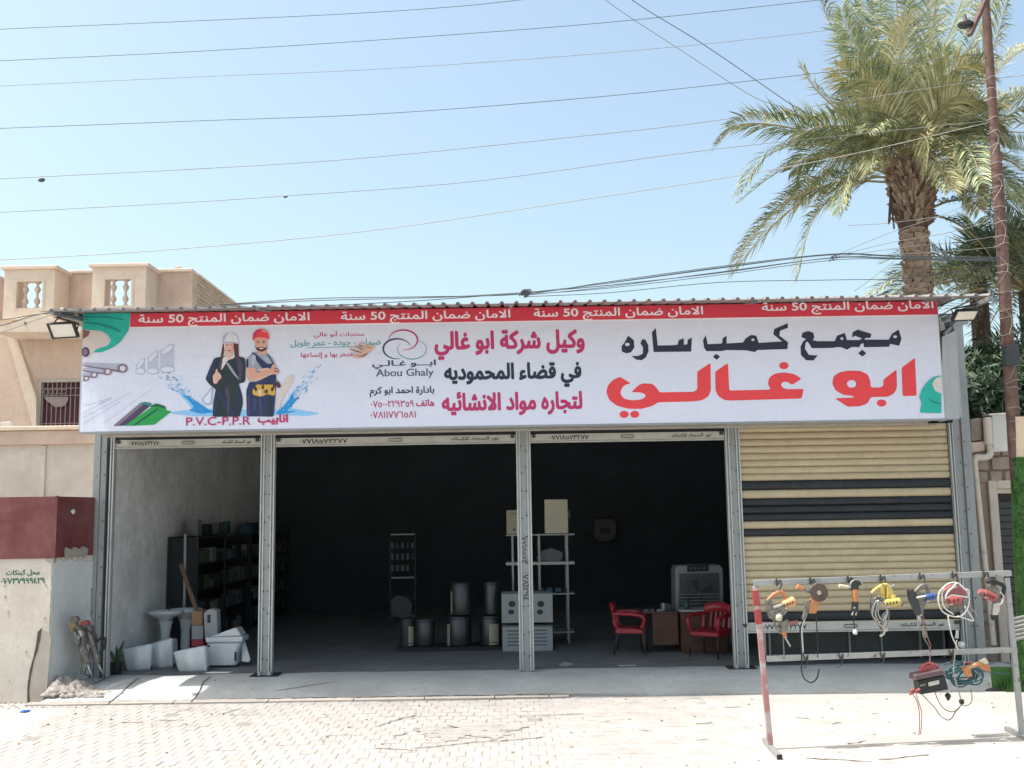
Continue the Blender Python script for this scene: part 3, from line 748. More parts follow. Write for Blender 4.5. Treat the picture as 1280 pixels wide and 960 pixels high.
dk = [
 [Al((215,180),(258,215),(262,270),(235,308),(200,315),(165,300),(165,260),(185,235)), Ae(208,247,18,13)],
 [Al((320,208),(345,210),(368,250),(370,300),(350,345),(318,368),(275,362),(240,335),(290,335),(325,318),(328,270),(308,240))],
 [Al((425,122),(395,155),(408,305),(695,302),(700,195),(668,212),(665,245),(640,250),(638,200),(600,215),(590,250),(540,253),(440,255))],
 [Al((805,178),(785,215),(792,270),(810,298),(930,298),(960,290),(1110,292),(1180,305),(1200,290)) + Bl((190,258),(195,210),(135,165),(140,130),(195,110),(192,78),(100,118),(92,155),(155,205)) + Al((1210,235),(1190,180),(1150,175),(1110,200),(1090,232),(965,240),(965,180),(935,200),(930,240),(820,245),(815,215)), Ae(1165,212,12,10)],
 [Al((885,318),(915,340),(890,365),(860,342))],
 [Bl((965,122),(985,185),(968,235),(905,222),(898,242),(725,245),(718,215),(700,225),(690,245),(640,243),(605,262),(565,245),(525,245),(515,250),(360,252),(345,225),(330,205),(318,215),(312,255),(340,298),(403,303),(370,338),(320,335),(285,300),(282,240),(300,205),(322,188),(288,175),(295,145),(335,132),(372,145),(378,180),(365,195),(400,203),(520,203),(535,165),(590,145),(605,195),(690,195),(712,185),(660,165),(640,180),(645,140),(680,122),(775,152),(768,180),(735,180),(725,192),(895,192),(920,150)), Be(940,172,13,10), Be(570,185,10,10)],
 [Bl((710,262),(740,288),(712,310),(683,288))]]
for lp in dk: pr2('black_letter', lp, L1, 'b_dark')
lettering('وكيل شركة ابو غالي', (543, 412, 731, 449), L1, 'b_magenta', ban, .045)
lettering('في قضاء المحموديه', (555, 453, 727, 485), L1, 'b_dark', ban, .045)
lettering('لتجاره مواد الانشائيه', (552, 489, 728, 519), L1, 'b_magenta', ban, .045)
lettering('ابـــو غـالـي', (465, 450, 545, 461), L1, 'b_logo_navy', ban, .03)
lettering('Abou Ghaly', (470, 461, 542, 473), L1, 'b_logo_navy', ban, .012, arabic=False)
lettering('بادارة احمد ابو كرم', (462, 483, 543, 496), L1, 'b_dark', ban, .03)
lettering('هاتف ٠٧٥٠٠٢٢٩٣٥٩'.split()[0], (520, 499, 543, 508), L1, 'b_magenta', ban, .03)
lettering('٠٧٥٠٠٢٢٩٣٥٩', (463.5, 500.5, 517, 509), L1, 'b_magenta', ban, .015, arabic=False)
lettering('٠٧٨١١٧٧٦٥٨١', (463, 514, 520, 522.5), L1, 'b_magenta', ban, .015, arabic=False)
lettering('منتجات أبو غالي', (392, 413.5, 455, 423), L1, 'b_magenta', ban, .02)
lettering('ضمان - جوده - عمر طويل', (363, 424, 476, 434), L1, 'b_logo_teal', ban, .02)
lettering('نفتخر بها و إتساعها', (376, 440, 444, 448), L1, 'b_magenta', ban, .02)
pr2('underline', [(384, 434.6), (455, 432.4), (455, 433.3), (384, 435.5)], L1, 'b_logo_teal')
lettering('P.V.C-P.P.R', (232.5, 521, 313, 531.5), L3, 'b_magenta', ban, .012, arabic=False)
lettering('انابيب', (322, 517.5, 360, 531), L3, 'b_magenta', ban, .04)
# ring logo
def arc(cx, cy, rx, ry, a0, a1, w0, w1, n=26, rot=0):
    o, i_ = [], []
    for k in range(n+1):
        t = k/n; a = rad(a0+(a1-a0)*t); w = w0+(w1-w0)*math.sin(t*math.pi)
        x, y = rx*math.cos(a), ry*math.sin(a)
        o.append((cx+x*(1+w/rx), cy+y*(1+w/ry))); i_.append((cx+x*(1-w/rx), cy+y*(1-w/ry)))
    return o+i_[::-1]
pr2('logo_ring', arc(504, 425, 18, 12.5, 175, 450, .3, 1.1), L1, 'b_logo_plum')
pr2('logo_ring', arc(496.5, 436, 17.5, 12.5, 75, 340, .3, 1.2), L1-.0005, 'b_logo_navy')
pr2('logo_ring', arc(515, 436.5, 18, 12.5, -60, 215, .3, .7), L1-.001, 'b_logo_teal')
# teal jacket and pipes
pr2('jacket_picture', [(103.3,392.2),(163,391.2),(161,413),(150,428),(140,435),(128,440),(112,441),(122,436),(135,432),(139,425),(135,418),(125,413),(103.3,412)], L2, 'b_teal')
pr2('jacket_fold', [(104,402),(125,404),(140,408),(152,414),(151,416),(138,411),(122,406),(104,404)], L3, 'b_teal_dark')
pr2('jacket_fold', [(104,395),(130,395),(155,399),(155,400.5),(130,397),(104,397)], L3, 'b_teal_dark')
pr2('pipe_picture', [(103.3,412),(118,413),(130,416),(137,423),(134,430),(122,435),(110,447),(103.3,447)], L3, 'b_cream')
pr2('pipe_shade', [(103.3,412),(113,414),(110,420),(103.3,424)], L4, 'b_brown'); pr2('pipe_mouth', ell(105.5+1.5, 440, 5, 6.2), L4, 'b_plum'); pr2('pipe_mouth', ell(106.5, 440, 3, 4), L5, 'b_mauve')
for i, (x, y, r) in enumerate(((153, 460.5, 6.6), (134.5, 464.5, 5.2), (117.5, 468.5, 4.6), (107.5, 473.0, 3.6))):
    yl = 453+5*i+1.5*i
    pr2('pipe_picture', [(103.4, yl), (x, y-r*.85), (x, y+r*.8), (103.4, yl+4.5)], L2, 'b_grey'); pr2('pipe_shade', [(103.4, yl+3.2), (x, y+r*.4), (x, y+r*.85), (103.4, yl+4.6)], L3, 'b_mauve')
    pr2('pipe_mouth', ell(x, y, r, r*.88), L4, 'b_mauve'); pr2('pipe_mouth', ell(x+.3, y, r*.55, r*.5), L5, 'b_pale'); 
for cx, w, top, bot in ((209, 8.5, 431, 462), (191, 6.5, 440, 464), (175.5, 5.5, 448.5, 464)):
    pr2('pipe_outline', [(cx-w,top+7),(cx-w,bot),(cx+w,bot),(cx+w,top)], L1, 'b_lgrey')
    pr2('pipe_outline', [ell(cx, bot, w+.8, 4.2)], L2, 'b_grey'); pr2('pipe_outline', [ell(cx, bot-.3, w, 3.3)], L3, 'b_white')
    e = [(cx+ (w*math.cos(t)), top+6+ (-5.5*math.cos(t)) + 4.4*math.sin(t)) for t in [k*math.pi/9 for k in range(18)]]
    pr2('pipe_outline', [e], L2, 'b_grey'); e2 = [(cx+(x-cx)*.88, top+6+(y-top-6)*.86) for x, y in e]; pr2('pipe_outline', [e2], L3, 'b_white')
for a, b, w in (((104,508),(140,497),.5), ((104,522),(165,490),.4), ((122,506),(139,498),.9), ((104,530),(150,502),.4), ((128,530),(190,486),.3), ((104,516),(130,503),.4)):
    pr2('plan_line', [(a[0], a[1]-w), (b[0], b[1]-w), (b[0], b[1]+w), (a[0], a[1]+w)], L1, 'b_lgrey')
pr2('folder_picture', [(141,532.5),(176,503),(183,502.5),(190,504),(186,509),(158,532)], L1, 'b_plum')
pr2('folder_picture', [(141,532.5),(148,531.8),(180,505),(176,503)], L2, 'b_mauve')
pr2('folder_picture', [(156,532.2),(189,509),(198,505),(208,509),(207,513),(215,514),(193,531),(170,532)], L2, 'b_green')
pr2('folder_picture', [(165,532),(197,510),(199,511),(169,532)], L3, 'b_green_dark'); pr2('folder_picture', [(186,509),(195,504),(207,508),(206,511),(196,508)], L3, 'b_green_dark')
pr2('folder_picture', [(176,503),(190,504),(189,508),(184,506),(176,505)], L3, 'b_teal_dark')
# water splash
random.seed(21)
pr2('water_picture', [(206,516),(240,512),(250,513),(262,511),(290,512),(340,512),(352,508),(385,514),(400,517),(385,520),(350,519),(300,521),(240,520)], L1, 'b_lblue')
for q_ in range(150):
    t = random.random()**.7; sgn = q_ % 2
    x = (205+42*t if sgn else 392-40*t)+random.gauss(0, 3.2*(1-t)+1.2); y = (468+42*t if sgn else 470+42*t)+random.gauss(0, 3.5*(1-t)+1.0); r = random.uniform(.3, 1.5)*(1.2-.6*t)
    an = .8 if sgn else -.8; ca, sa = math.cos(an), math.sin(an); P_ = [(x+1.9*r*math.cos(w)*ca-.6*r*math.sin(w)*sa, y+1.9*r*math.cos(w)*sa+.6*r*math.sin(w)*ca) for w in [k*math.pi/4 for k in range(8)]]
    pr2('water_drop', P_, L2, random.choice(('b_blue', 'b_lblue', 'b_lblue', 'b_white', 'b_lgrey')))
pr2('water_picture', [(236,513),(243,509),(236,501),(228,493),(240,498),(252,506),(262,513),(275,515),(250,517)], L2, 'b_blue')
pr2('water_picture', [(344,517),(355,508),(362,498),(368,488),(366,500),(375,495),(364,508),(358,514),(372,514),(350,518)], L2, 'b_blue')
pr2('water_picture', [(240,511),(226,494),(218,484),(226,488),(236,496),(246,505),(250,509)], L1, 'b_lblue'); pr2('water_picture', [(352,510),(366,490),(374,480),(372,488),(360,508)], L1, 'b_lblue')
for k in range(85):
    t = random.random()
    if k % 2: x, y = 204+45*t+random.uniform(-6, 10), 464+46*t+random.uniform(-10, 6)
    else: x, y = 400-45*t+random.uniform(-8, 6), 458+50*t+random.uniform(-8, 8)
    r = random.uniform(.25, 1.1); pr2('water_drop', ell(x, y, r*1.3, r*.7, 6), L2, random.choice(('b_blue', 'b_lblue', 'b_lblue', 'b_navy')))
# printed engineer couple (flat print)
G_ = lambda *p: [(240+x/7.386, 400+y/7.386) for x, y in p]
Ge = lambda x, y, a, b, n=14: ell(240+x/7.386, 400+y/7.386, a/7.386, b/7.386, n)
pr2('printed_hair', G_((285,215),(430,215),(432,345),(395,350),(385,250),(300,255),(290,330),(262,345)), L2, 'b_beard')
pr2('printed_suit', G_((205,350),(265,340),(300,330),(400,325),(490,350),(495,420),(490,575),(430,585),(465,700),(470,780),(440,893),(190,893),(195,760),(220,640),(165,600),(122,545),(160,450)), L2, 'b_suit')
pr2('printed_shirt', G_((300,330),(345,345),(395,315),(395,350),(330,370),(270,470),(262,430),(275,370)), L3, 'b_pale')
pr2('printed_face', [Ge(340,250,44,72,18)], L3, 'b_skin2'); pr2('printed_neck', G_((310,300),(370,300),(365,345),(335,365),(315,345)), L3-.0005, 'b_skin2')
pr2('printed_helmet', G_((272,210),(285,150),(330,118),(380,122),(415,155),(432,215),(390,205),(320,200)), L4, 'b_hat')
pr2('printed_brim', G_((272,208),(320,198),(390,203),(434,213),(430,222),(380,214),(320,210),(280,218)), L5, 'b_grey')
pr2('printed_eye', Ge(322,230,12,4,8), L4, 'b_beard'); pr2('printed_eye', Ge(362,230,12,4,8), L4, 'b_beard'); pr2('printed_mouth', Ge(343,283,17,6,8), L4, 'b_magenta')
pr2('printed_hand', G_((190,510),(215,490),(220,455),(232,450),(240,480),(270,505),(272,540),(240,560),(235,585),(200,590),(195,560)), L4, 'b_skin2')
pr2('printed_lapel', G_((300,380),(340,400),(420,520),(440,560),(380,500)), L3, 'b_shirt'); pr2('printed_sheen', G_((215,640),(240,640),(410,880),(350,885)), L3, 'b_navy')
pr2('printed_basket', G_((85,740),(185,610),(200,620),(180,780),(130,785)), L1-.001, 'b_grey'); pr2('printed_basket', G_((100,738),(180,640),(172,765),(130,770)), L2, 'b_white')
pr2('printed_trousers', G_((505,890),(500,650),(530,570),(780,570),(775,640),(755,893)), L2, 'b_navy')
pr2('printed_shirt', G_((500,360),(560,300),(620,285),(690,305),(740,345),(775,420),(775,570),(530,570),(500,500)), L2-.0005, 'b_shirt')
pr2('printed_bib', G_((545,300),(575,300),(700,410),(745,400),(690,310),(705,312),(770,430),(780,570),(600,590),(600,560),(730,470),(640,440)), L3, 'b_navy')
pr2('printed_arm', G_((498,440),(585,440),(590,490),(730,450),(735,420),(760,400),(775,440),(800,450),(805,490),(780,505),(740,500),(620,560),(530,570),(500,520)), L4, 'b_skin')
pr2('printed_neck', G_((600,270),(680,270),(690,310),(650,330),(605,300)), L3-.0005, 'b_skin')
pr2('printed_face', [Ge(637,220,58,76,18)], L4, 'b_skin'); pr2('printed_beard', G_((580,230),(600,265),(610,250),(665,250),(680,265),(696,225),(690,275),(640,295),(590,275)), L5, 'b_beard')
pr2('printed_mouth', Ge(640,262,22,7,8), L5-.002, 'b_pale'); pr2('printed_eye', Ge(612,210,11,4,8), L5, 'b_beard'); pr2('printed_eye', Ge(662,210,11,4,8), L5, 'b_beard')
pr2('printed_helmet', G_((556,175),(565,120),(605,85),(655,82),(700,110),(715,170),(700,182),(685,165),(600,160),(580,170),(572,200)), L5, 'b_bigred')
pr2('printed_tool_belt', G_((560,640),(600,590),(640,600),(700,595),(765,600),(770,690),(740,700),(700,680),(640,710),(560,690)), L4, 'b_yellow')
for x, y in ((590,640),(655,620),(690,660),(740,640)): pr2('printed_tool', Ge(x, y, 12, 20, 8), L5, 'b_suit')
pr2('printed_glove', G_((775,560),(800,565),(825,610),(800,635),(778,610)), L3, 'b_beard')
pr2('printed_board', G_((770,830),(790,690),(880,520),(945,500),(925,580),(840,720),(800,830)), L2-.001, 'b_cream')
for q, m_, l_ in (
    (G_((205,352),(240,345),(215,420),(180,520),(150,560),(125,545),(165,450)), 'b_navy', L3), (G_((400,330),(440,345),(470,420),(455,560),(432,575),(425,450)), 'b_plum', L3),
    (G_((300,640),(330,600),(350,700),(340,860),(320,880),(325,740)), 'b_plum', L3), (G_((410,600),(435,640),(455,720),(440,860),(430,850),(438,720)), 'b_navy', L3),
    (G_((210,700),(225,660),(235,760),(222,880),(200,885)), 'b_navy', L3), (G_((262,352),(285,345),(275,420),(268,480),(245,440)), 'b_plum', L3),
    (G_((365,200),(385,215),(382,280),(360,315),(368,270)), 'b_skin', L4-.0005), (G_((336,235),(345,262),(338,266),(332,262)), 'b_skin', L4-.0005), (G_((300,200),(318,205),(306,240),(300,280),(294,240)), 'b_pale', L4-.0005),
    (G_((285,152),(330,120),(340,122),(310,160),(300,200),(282,205)), 'b_grey', L4-.0005), (G_((350,125),(380,140),(395,195),(375,195)), 'b_pale', L4-.0005),
    (G_((215,520),(262,520),(262,530),(216,530)), 'b_skin', L4-.0005), (G_((214,542),(262,540),(260,550),(214,552)), 'b_skin', L4-.0005), (G_((228,452),(234,454),(238,500),(224,500)), 'b_skin2', L5),
    (G_((500,370),(520,350),(520,440),(500,440)), 'b_navy', L3-.001), (G_((560,310),(590,330),(585,400),(560,440),(545,380)), 'b_grey', L3-.001), (G_((640,330),(700,350),(735,400),(690,380)), 'b_grey', L3-.001), (G_((600,480),(640,470),(620,520),(600,530)), 'b_plum', L3-.001),
    (G_((530,540),(620,535),(735,485),(740,500),(620,560),(535,568)), 'b_palm', L4-.0006), (G_((500,450),(520,450),(530,540),(512,535)), 'b_palm', L4-.0006), (G_((600,455),(700,440),(725,452),(620,478)), 'b_skin2', L4-.0006),
    (G_((755,440),(800,452),(800,460),(758,450)), 'b_beard', L4-.0007), (G_((755,465),(803,472),(802,480),(757,476)), 'b_beard', L4-.0007),
    (G_((668,200),(695,200),(692,240),(675,262),(680,230)), 'b_palm', L4-.0006), (G_((632,205),(644,235),(632,240),(626,236)), 'b_palm', L4-.0006), (G_((595,195),(620,192),(620,200),(596,202)), 'b_beard', L5-.0005), (G_((650,192),(676,195),(676,202),(650,200)), 'b_beard', L5-.0005),
    (G_((570,120),(610,90),(630,90),(595,125),(585,160),(565,165)), 'b_magenta', L5-.0004), (G_((640,90),(665,92),(690,120),(660,110)), 'b_palm', L5-.0004),
    (G_((510,700),(530,690),(540,880),(512,885)), 'b_plum', L3), (G_((620,720),(640,720),(650,890),(625,890)), 'b_plum', L3), (G_((700,720),(740,710),(735,880),(715,885)), 'b_suit', L3), (G_((560,730),(600,725),(590,800),(565,860)), 'b_shade', L3),
    (G_((570,600),(590,600),(585,640),(566,640)), 'b_suit', L5-.0002), (G_((610,640),(640,645),(640,700),(618,700)), 'b_cream', L5-.0002), (G_((660,650),(680,640),(682,672),(665,680)), 'b_brown', L5-.0002), (G_((745,600),(765,604),(760,640),(742,630)), 'b_beard', L5-.0002)):
    pr2('printed_shading', q, l_, m_)
H_ = lambda *p: [(360+x/10.667, 400+y/10.667) for x, y in p]
pr2('printed_palm', H_((1170,360),(1130,405),(1065,455),(1020,500),(930,512),(880,508),(855,480),(870,440),(930,452),(960,440),(900,425),(830,408),(800,380),(850,368),(940,400),(985,412),(970,395),(880,352),(890,325),(960,350),(1010,375),(1000,350),(940,310),(960,290),(1030,318),(1090,340),(1130,330),(1165,345)), L2, 'b_palm')
for q in (((885,345),(960,368),(1010,395),(1000,400),(950,378)), ((830,392),(930,418),(990,428),(985,436),(920,428)), ((880,470),(980,478),(1060,440),(1070,446),(990,490)), ((1010,340),(1080,365),(1130,370),(1080,376)), ((930,325),(990,345),(1020,360),(980,352))): pr2('printed_crease', H_(*q), L3, 'b_beard')
for q in (((900,440),(985,445),(1040,425),(1035,432),(985,460),(910,462)), ((1040,380),(1110,385),(1070,420),(1030,410))): pr2('printed_highlight', H_(*q), L3, 'b_skin2')
pr2('jacket_picture', Bl((1262,440),(1210,450),(1160,490),(1125,540),(1108,590),(1125,640),(1110,700),(1262,704)), L2, 'b_teal')
pr2('pipe_picture', Bl((1262,445),(1215,465),(1198,500),(1215,545),(1262,570)), L3, 'b_cream'); pr2('jacket_fold', Bl((1165,590),(1210,620),(1262,635),(1262,645),(1200,632)), L3, 'b_teal_dark')
# ================================================================== LEFT NEIGHBOUR
YW = 14.9       # front face of the low rendered wall
cx_, cz_ = at(65, 697, YW).x, at(65, 697, YW).z
ex_ = at(121, 697, YP+.02).x
lw = thing('corner_wall', 'low rendered wall with flaking plaster and green painted phone number, topped by red sheet metal', 'wall', (cx_-1.5, YW, STZ))
foot = [(cx_, YW), (ex_, YP+.1), (ex_-.4, YP+.45), (-12.5, YP+.45), (-12.5, YW)]
def wallprism(ft, z0, z1, nz, nseg, amp):
    mb = MB()
    return mb
mb = MB(); mb.prism([(x, y, -.25) for x, y in foot], (0, 0, cz_+.25)); mb.build('wall_core', 'render_pale', lw)
# side face limewashed skin, with ragged edges, standing proud
random.seed(4)
d_ = Vector((ex_-cx_, YP+.1-YW, 0)); n_ = Vector((d_.y, -d_.x, 0)).normalized()
def side(u, z, off=.012): return Vector((cx_, YW, 0)) + d_*u + n_*off + Vector((0, 0, z))
def ragged(a, b, n, j): return [(a[0]+(b[0]-a[0])*k/n+random.uniform(-j, j)*(0 < k < n), a[1]+(b[1]-a[1])*k/n+random.uniform(-j, j)*(0 < k < n)) for k in range(n)]
ol = ragged((.03, .02), (.93, .02), 12, .02)+ragged((.93, .1), (.80, cz_-.5), 14, .022)+ragged((.82, cz_-.5), (.97, cz_-.12), 6, .03)+ragged((.95, cz_-.1), (.02, cz_-.03), 16, .018)+ragged((.02, cz_-.03), (.03, .02), 22, .02)
mb = MB(); mb.prism([side(u, z, .001) for u, z in ol], n_*.012); mb.build('limewash_skin', 'whitewash', lw)
# front face: exposed grey repair strip and flaked skin
ol = [(48,792),(53,787),(62,790),(64,800),(62,822),(60,845),(58,868),(56,880),(38,880),(36,862),(40,840),(44,822),(48,812),(45,802)]
mb = MB(); mb.px(ol, YW, .012, .012); mb.build('repair_patch', 'render_grey', lw)
mb = MB(); mb.px([(47,790),(52,785),(50,800),(47,812),(42,826),(38,846),(36,866),(37,878),(34,878),(34,860),(37,838),(42,820),(45,806)], YW, .01, .016); mb.build('flake_edge', 'crack', lw)
mb = MB()
for k in range(12):
    x = random.uniform(2, 60); y = random.uniform(705, 872); r = random.uniform(.6, 2.0)
    mb.px([(x+r*math.cos(a)*random.uniform(.6, 1.2), y+r*1.3*math.sin(a)*random.uniform(.6, 1.2)) for a in [k2*1.05 for k2 in range(6)]], YW, .006, .005)
tag(mb.build('plaster_flakes', 'render_grey', lw), kind='stuff')
mb = MB(); mb.px([(54,697),(68,697.5),(67,704),(61,703),(57,700)], YW, .05, .02); mb.prism([side(.02+.06*k, cz_-.03+.035*(k % 2), .014) for k in range(12)][::1] + [side(.7-.06*k, cz_+.10+.02*(k % 3), .014) for k in range(12)], n_*.03)
mb.build('broken_mortar', 'rubble', lw)
lettering('محل كبنكات', (7.5, 712, 49.5, 720.5), YW-.004, 'green_paint', lw, .03)
lettering('٠٧٧٣٧٩٩٩٤٢٩', (1, 722.5, 56, 729.5), YW-.004, 'green_paint', lw, .03, arabic=False)
# red sheet enclosure on top of the wall
zs0, zs1 = cz_-.01, at(72, 620.5, YW).z
xr = at(71, 650, YW).x
rs = thing('red_sheet_fence', 'dark red sheet metal fence panels standing on the low corner wall', 'fence', (xr-1.2, YW, zs0))
fr = Vector((xr, YW-.02, 0)); bk = Vector((at(118.5, 650, YP-.05).x, YP-.05, 0))
def panel(a, b, z0, z1, name, m='red_sheet', t=.02, sag=.012):
    d = b-a; n = Vector((d.y, -d.x, 0)).normalized(); mb = MB(); K = 12; J = 8
    for j in range(J+1):
        for i in range(K+1):
            u, v = i/K, j/J; w = sag*noise.noise(Vector((u*3+z0, v*2, a.x)))*math.sin(u*math.pi)*math.sin(v*math.pi)*2
            mb.v.append(a+d*u+n*w+Vector((0, 0, z0+(z1-z0)*v)))
    for j in range(J):
        for i in range(K): q = j*(K+1)+i; mb.f.append((q, q+1, q+K+2, q+K+1))
    o = mb.build(name, m, rs); s = o.modifiers.new('t', 'SOLIDIFY'); s.thickness = t; s.offset = -1; return o
panel(fr+Vector((-1.25, 0, 0)), fr, zs0, zs1, 'sheet_panel'); panel(fr+Vector((-2.6, 0, 0)), fr+Vector((-1.26, 0, 0)), zs0, zs1, 'sheet_panel')
panel(fr+Vector((-5, 0, 0)), fr+Vector((-2.61, 0, 0)), zs0, zs1, 'sheet_panel')
panel(fr+Vector((.004, 0, 0)), bk, zs0+.01, zs1, 'sheet_panel')
MB().bar(fr+Vector((0, -.004, zs0)), fr+Vector((0, -.004, zs1+.01)), .03, .03).build('corner_post', 'red_sheet', rs)
MB().px([(88,639),(92,636),(94,640),(91,643)], YW+.3, .01, .0).build('scrape', 'whitewash', rs)
# pale boundary wall behind, with ledge
bw = thing('boundary_wall', 'pale plastered wall with a tan ledge behind the red sheet fence', 'wall', (-9, 16.5, STZ))
zl0, zl1 = at(60, 556, 16.5).z, at(60, 541, 16.5).z
MB().box((-14, 16.5, -.2), (XL-.02, 16.9, zl0)).build('wall_body', 'render_pale', bw)
MB().box((-14, 16.40, zl0+.002), (XL-.03, 16.95, zl0+.22)).build('ledge', 'stucco', bw, bevel=.012)
MB().box((-14, 16.34, zl0+.224), (XL-.03, 16.97, zl0+.29)).build('coping', 'stucco_cap', bw, bevel=.012)
MB().box((at(50,580,16.46).x, 16.47, 1.5), (at(56,580,16.46).x, 16.498, zl0-.01)).build('plaster_strip', 'render_pale', bw, bevel=.008)
# house with parapet
YH = 21.9; YT = 21.2
hs = thing('neighbour_house', 'tan stucco house with parapet turrets and balustrade openings left of the shop', 'house', (-11, YH, STZ))
def hx(px, py, Y): return at(px, py, Y).x
zpar = at(100, 342, YH).z
xcorner = hx(240, 380, YH)
w0, w1, wz0, wz1 = hx(46, 500, YH), hx(116, 500, YH), at(80, 541, YH).z-.5, at(80, 473, YH).z
zlow = at(90, 399, YH).z; zpf = zpar
MB().box((-20, YH, -.2), (w0, YH+.3, zlow)).build('wall', 'stucco', hs)
MB().box((hx(82, 370, YH), YH, zlow+.002), (hx(119, 370, YH), YH+.3, zpar)).box((hx(188, 370, YH), YH, zlow+.002), (xcorner, YH+.3, zpar)).box((-20, YH, zlow+.002), (hx(-4, 370, YH), YH+.3, zpar)).build('parapet', 'stucco', hs)
MB().box((w0, YH, wz1), (xcorner, YH+.3, zlow)).box((w0, YH, -.2), (xcorner, YH+.3, wz0)).box((w1, YH, wz0), (xcorner, YH+.3, wz1)).build('wall', 'stucco', hs)
MB().box((-20, YH+.3, -.2), (-19.7, 30, zpar-1.5)).box((-20, YH+.31, zpar-2), (xcorner-.31, 30, zpar-1.8)).build('roof_slab', 'stucco', hs)
cap = MB()
for a, b in ((86, 117), (193, 241)): cap.box((hx(a, 341, YH), YH-.05, zpar), (hx(b, 341, YH), YH+.34, zpar+.07))
cap.build('parapet_cap', 'stucco_cap', hs, bevel=.015)
MB().box((hx(217,332,YH), YH+.05, zpar+.07), (hx(224,332,YH), YH+.2, zpar+.15)).build('cap_block', 'stucco_cap', hs, bevel=.01)
for (a, b, cy_, oa, ob, oy0, oy1) in ((5, 68, 336, 21, 53, 352, 385), (115, 182, 333, 131, 164, 349, 382)):
    x0, x1 = hx(a, 360, YT), hx(b, 360, YT); z1 = at((a+b)/2, cy_+1, YT).z; z0 = at((a+b)/2, 399, YT).z
    xo0, xo1 = hx(oa, 365, YT), hx(ob, 365, YT); zo1, zo0 = at((oa+ob)/2, oy0, YT).z, at((oa+ob)/2, oy1, YT).z
    tu = MB().box((x0, YT, z0), (xo0, YT+.15, z1)).box((xo1, YT, z0), (x1, YT+.15, z1)).box((xo0, YT, zo1), (xo1, YT+.15, z1)).box((xo0, YT, z0), (xo1, YT+.15, zo0))
    tu.box((x1-.12, YT+.152, z0), (x1, YH-.002, z1)).box((x0, YT+.152, z0), (x0+.12, YH-.002, z1)).build('turret', 'stucco_cap', hs)
    MB().box((x0-.07, YT-.07, z1+.002), (x1+.07, YH+.02, z1+.075)).build('turret_cap', 'stucco_cap', hs, bevel=.015)
    MB().box((xo0-.05, YT-.012, zo0-.03), (xo0-.002, YT-.001, zo1+.04)).box((xo1+.002, YT-.012, zo0-.03), (xo1+.05, YT-.001, zo1+.04)).box((xo0-.001, YT-.012, zo1+.002), (xo1+.001, YT-.001, zo1+.04)).build('opening_frame', 'stucco_cap', hs)
    for f in (.28, .74):
        xb = xo0+(xo1-xo0)*f; h = zo1-zo0; r = .06
        MB().lathe([(r, 0), (r, .04*h), (r*.5, .08*h), (r*.45, .14*h), (r, .24*h), (r*1.05, .30*h), (r*.5, .42*h), (r*.4, .5*h), (r*.5, .58*h), (r*1.05, .70*h), (r, .76*h), (r*.45, .86*h), (r*.5, .92*h), (r, .96*h), (r, h-.002)], (xb, YT+.08, zo0+.001), 12).build('baluster', 'stucco', hs, smooth=True)
    # window in the wall behind lets the sky through: opening in recess is open to the roof terrace
# gable shaped balcony hood
gp = [(-8, 414), (44, 391), (102, 409), (102, 415), (-8, 415)]
MB().px(gp, YH-.02, .9, .92).build('balcony_hood', 'stucco_cap', hs, bevel=.01)
MB().px([(30,404),(31,402),(33,403),(33,406),(30,406)], YH-.95, .02).build('vent_hole', 'dark_metal', hs)
MB().px([(45,413),(47.5,413),(47.5,419),(46,420),(45,419)], YH-.8, .05).build('hood_lamp', 'white_glass', hs)
MB().px([(8,418),(21,423),(45,497),(45,541),(43,541)], YH, .08, .08).build('sunlight_streak', 'stucco_cap', hs)  # streak of sunlight on the wall, built as a raised pale strip
# window: frame, curtain, grille
fx0, fx1 = w0, w1
wf = MB().box((w0, YH+.02, wz0), (w0+.07, YH+.2, wz1)).box((w1-.07, YH+.02, wz0), (w1, YH+.2, wz1)).box((w0+.071, YH+.02, wz1-.07), (w1-.071, YH+.2, wz1)).build('window_frame', 'frame_tan', hs)
cu = MB(); K = 40
for i in range(K+1):
    x = w0+.07+(w1-w0-.14)*i/K; y = YH+.16+.02*math.sin(i*1.3)
    cu.v += [Vector((x, y, wz0+.01)), Vector((x, y, wz1-.07))]
for i in range(K): cu.f.append((2*i, 2*i+2, 2*i+3, 2*i+1))
cu.build('curtain', 'curtain', hs)
for i in range(11):
    x = w0+.1+(w1-w0-.2)*i/10; MB().bar((x, YH+.05, wz0+.01), (x, YH+.05, wz1-.08), .014, .014).build('grille_bar', 'grille', hs)
for z in (at(75,485,YH).z, at(75,494,YH).z, at(75,529,YH).z): MB().bar((w0+.07, YH+.04, z), (w1-.07, YH+.04, z), .014, .014).build('grille_bar', 'grille', hs)
mb = MB(); 
for i in range(5):
    x = at(57+i*5.5, 490, YH).x; z = at(60, 489.5, YH).z; mb.tube([(x+.05*math.cos(t), YH+.035, z+.05*math.sin(t)) for t in [k*math.pi/4 for k in range(9)]], .008, 5)
mb.px([(55,496),(85,496),(85,499),(82,506),(76,509),(73,508),(70,510),(65,506),(58,501)], YH+.03, .012)
mb.build('grille_scroll', 'grille', hs)
# small wall lamp over the ledge
wl = thing('wall_lamp', 'small pale box lamp on the ledge at the left edge of the photo', 'lamp', tuple(at(6, 541, 16.6)))
MB().px([(0,528),(13,526.5),(13,534),(2,536)], 16.6, .1).build('lamp_body', 'box_grey', wl, bevel=.01); MB().px([(0,534),(4,534),(4,541.5),(1,541.5)], 16.62, .05).build('bracket', 'dark_metal', wl)
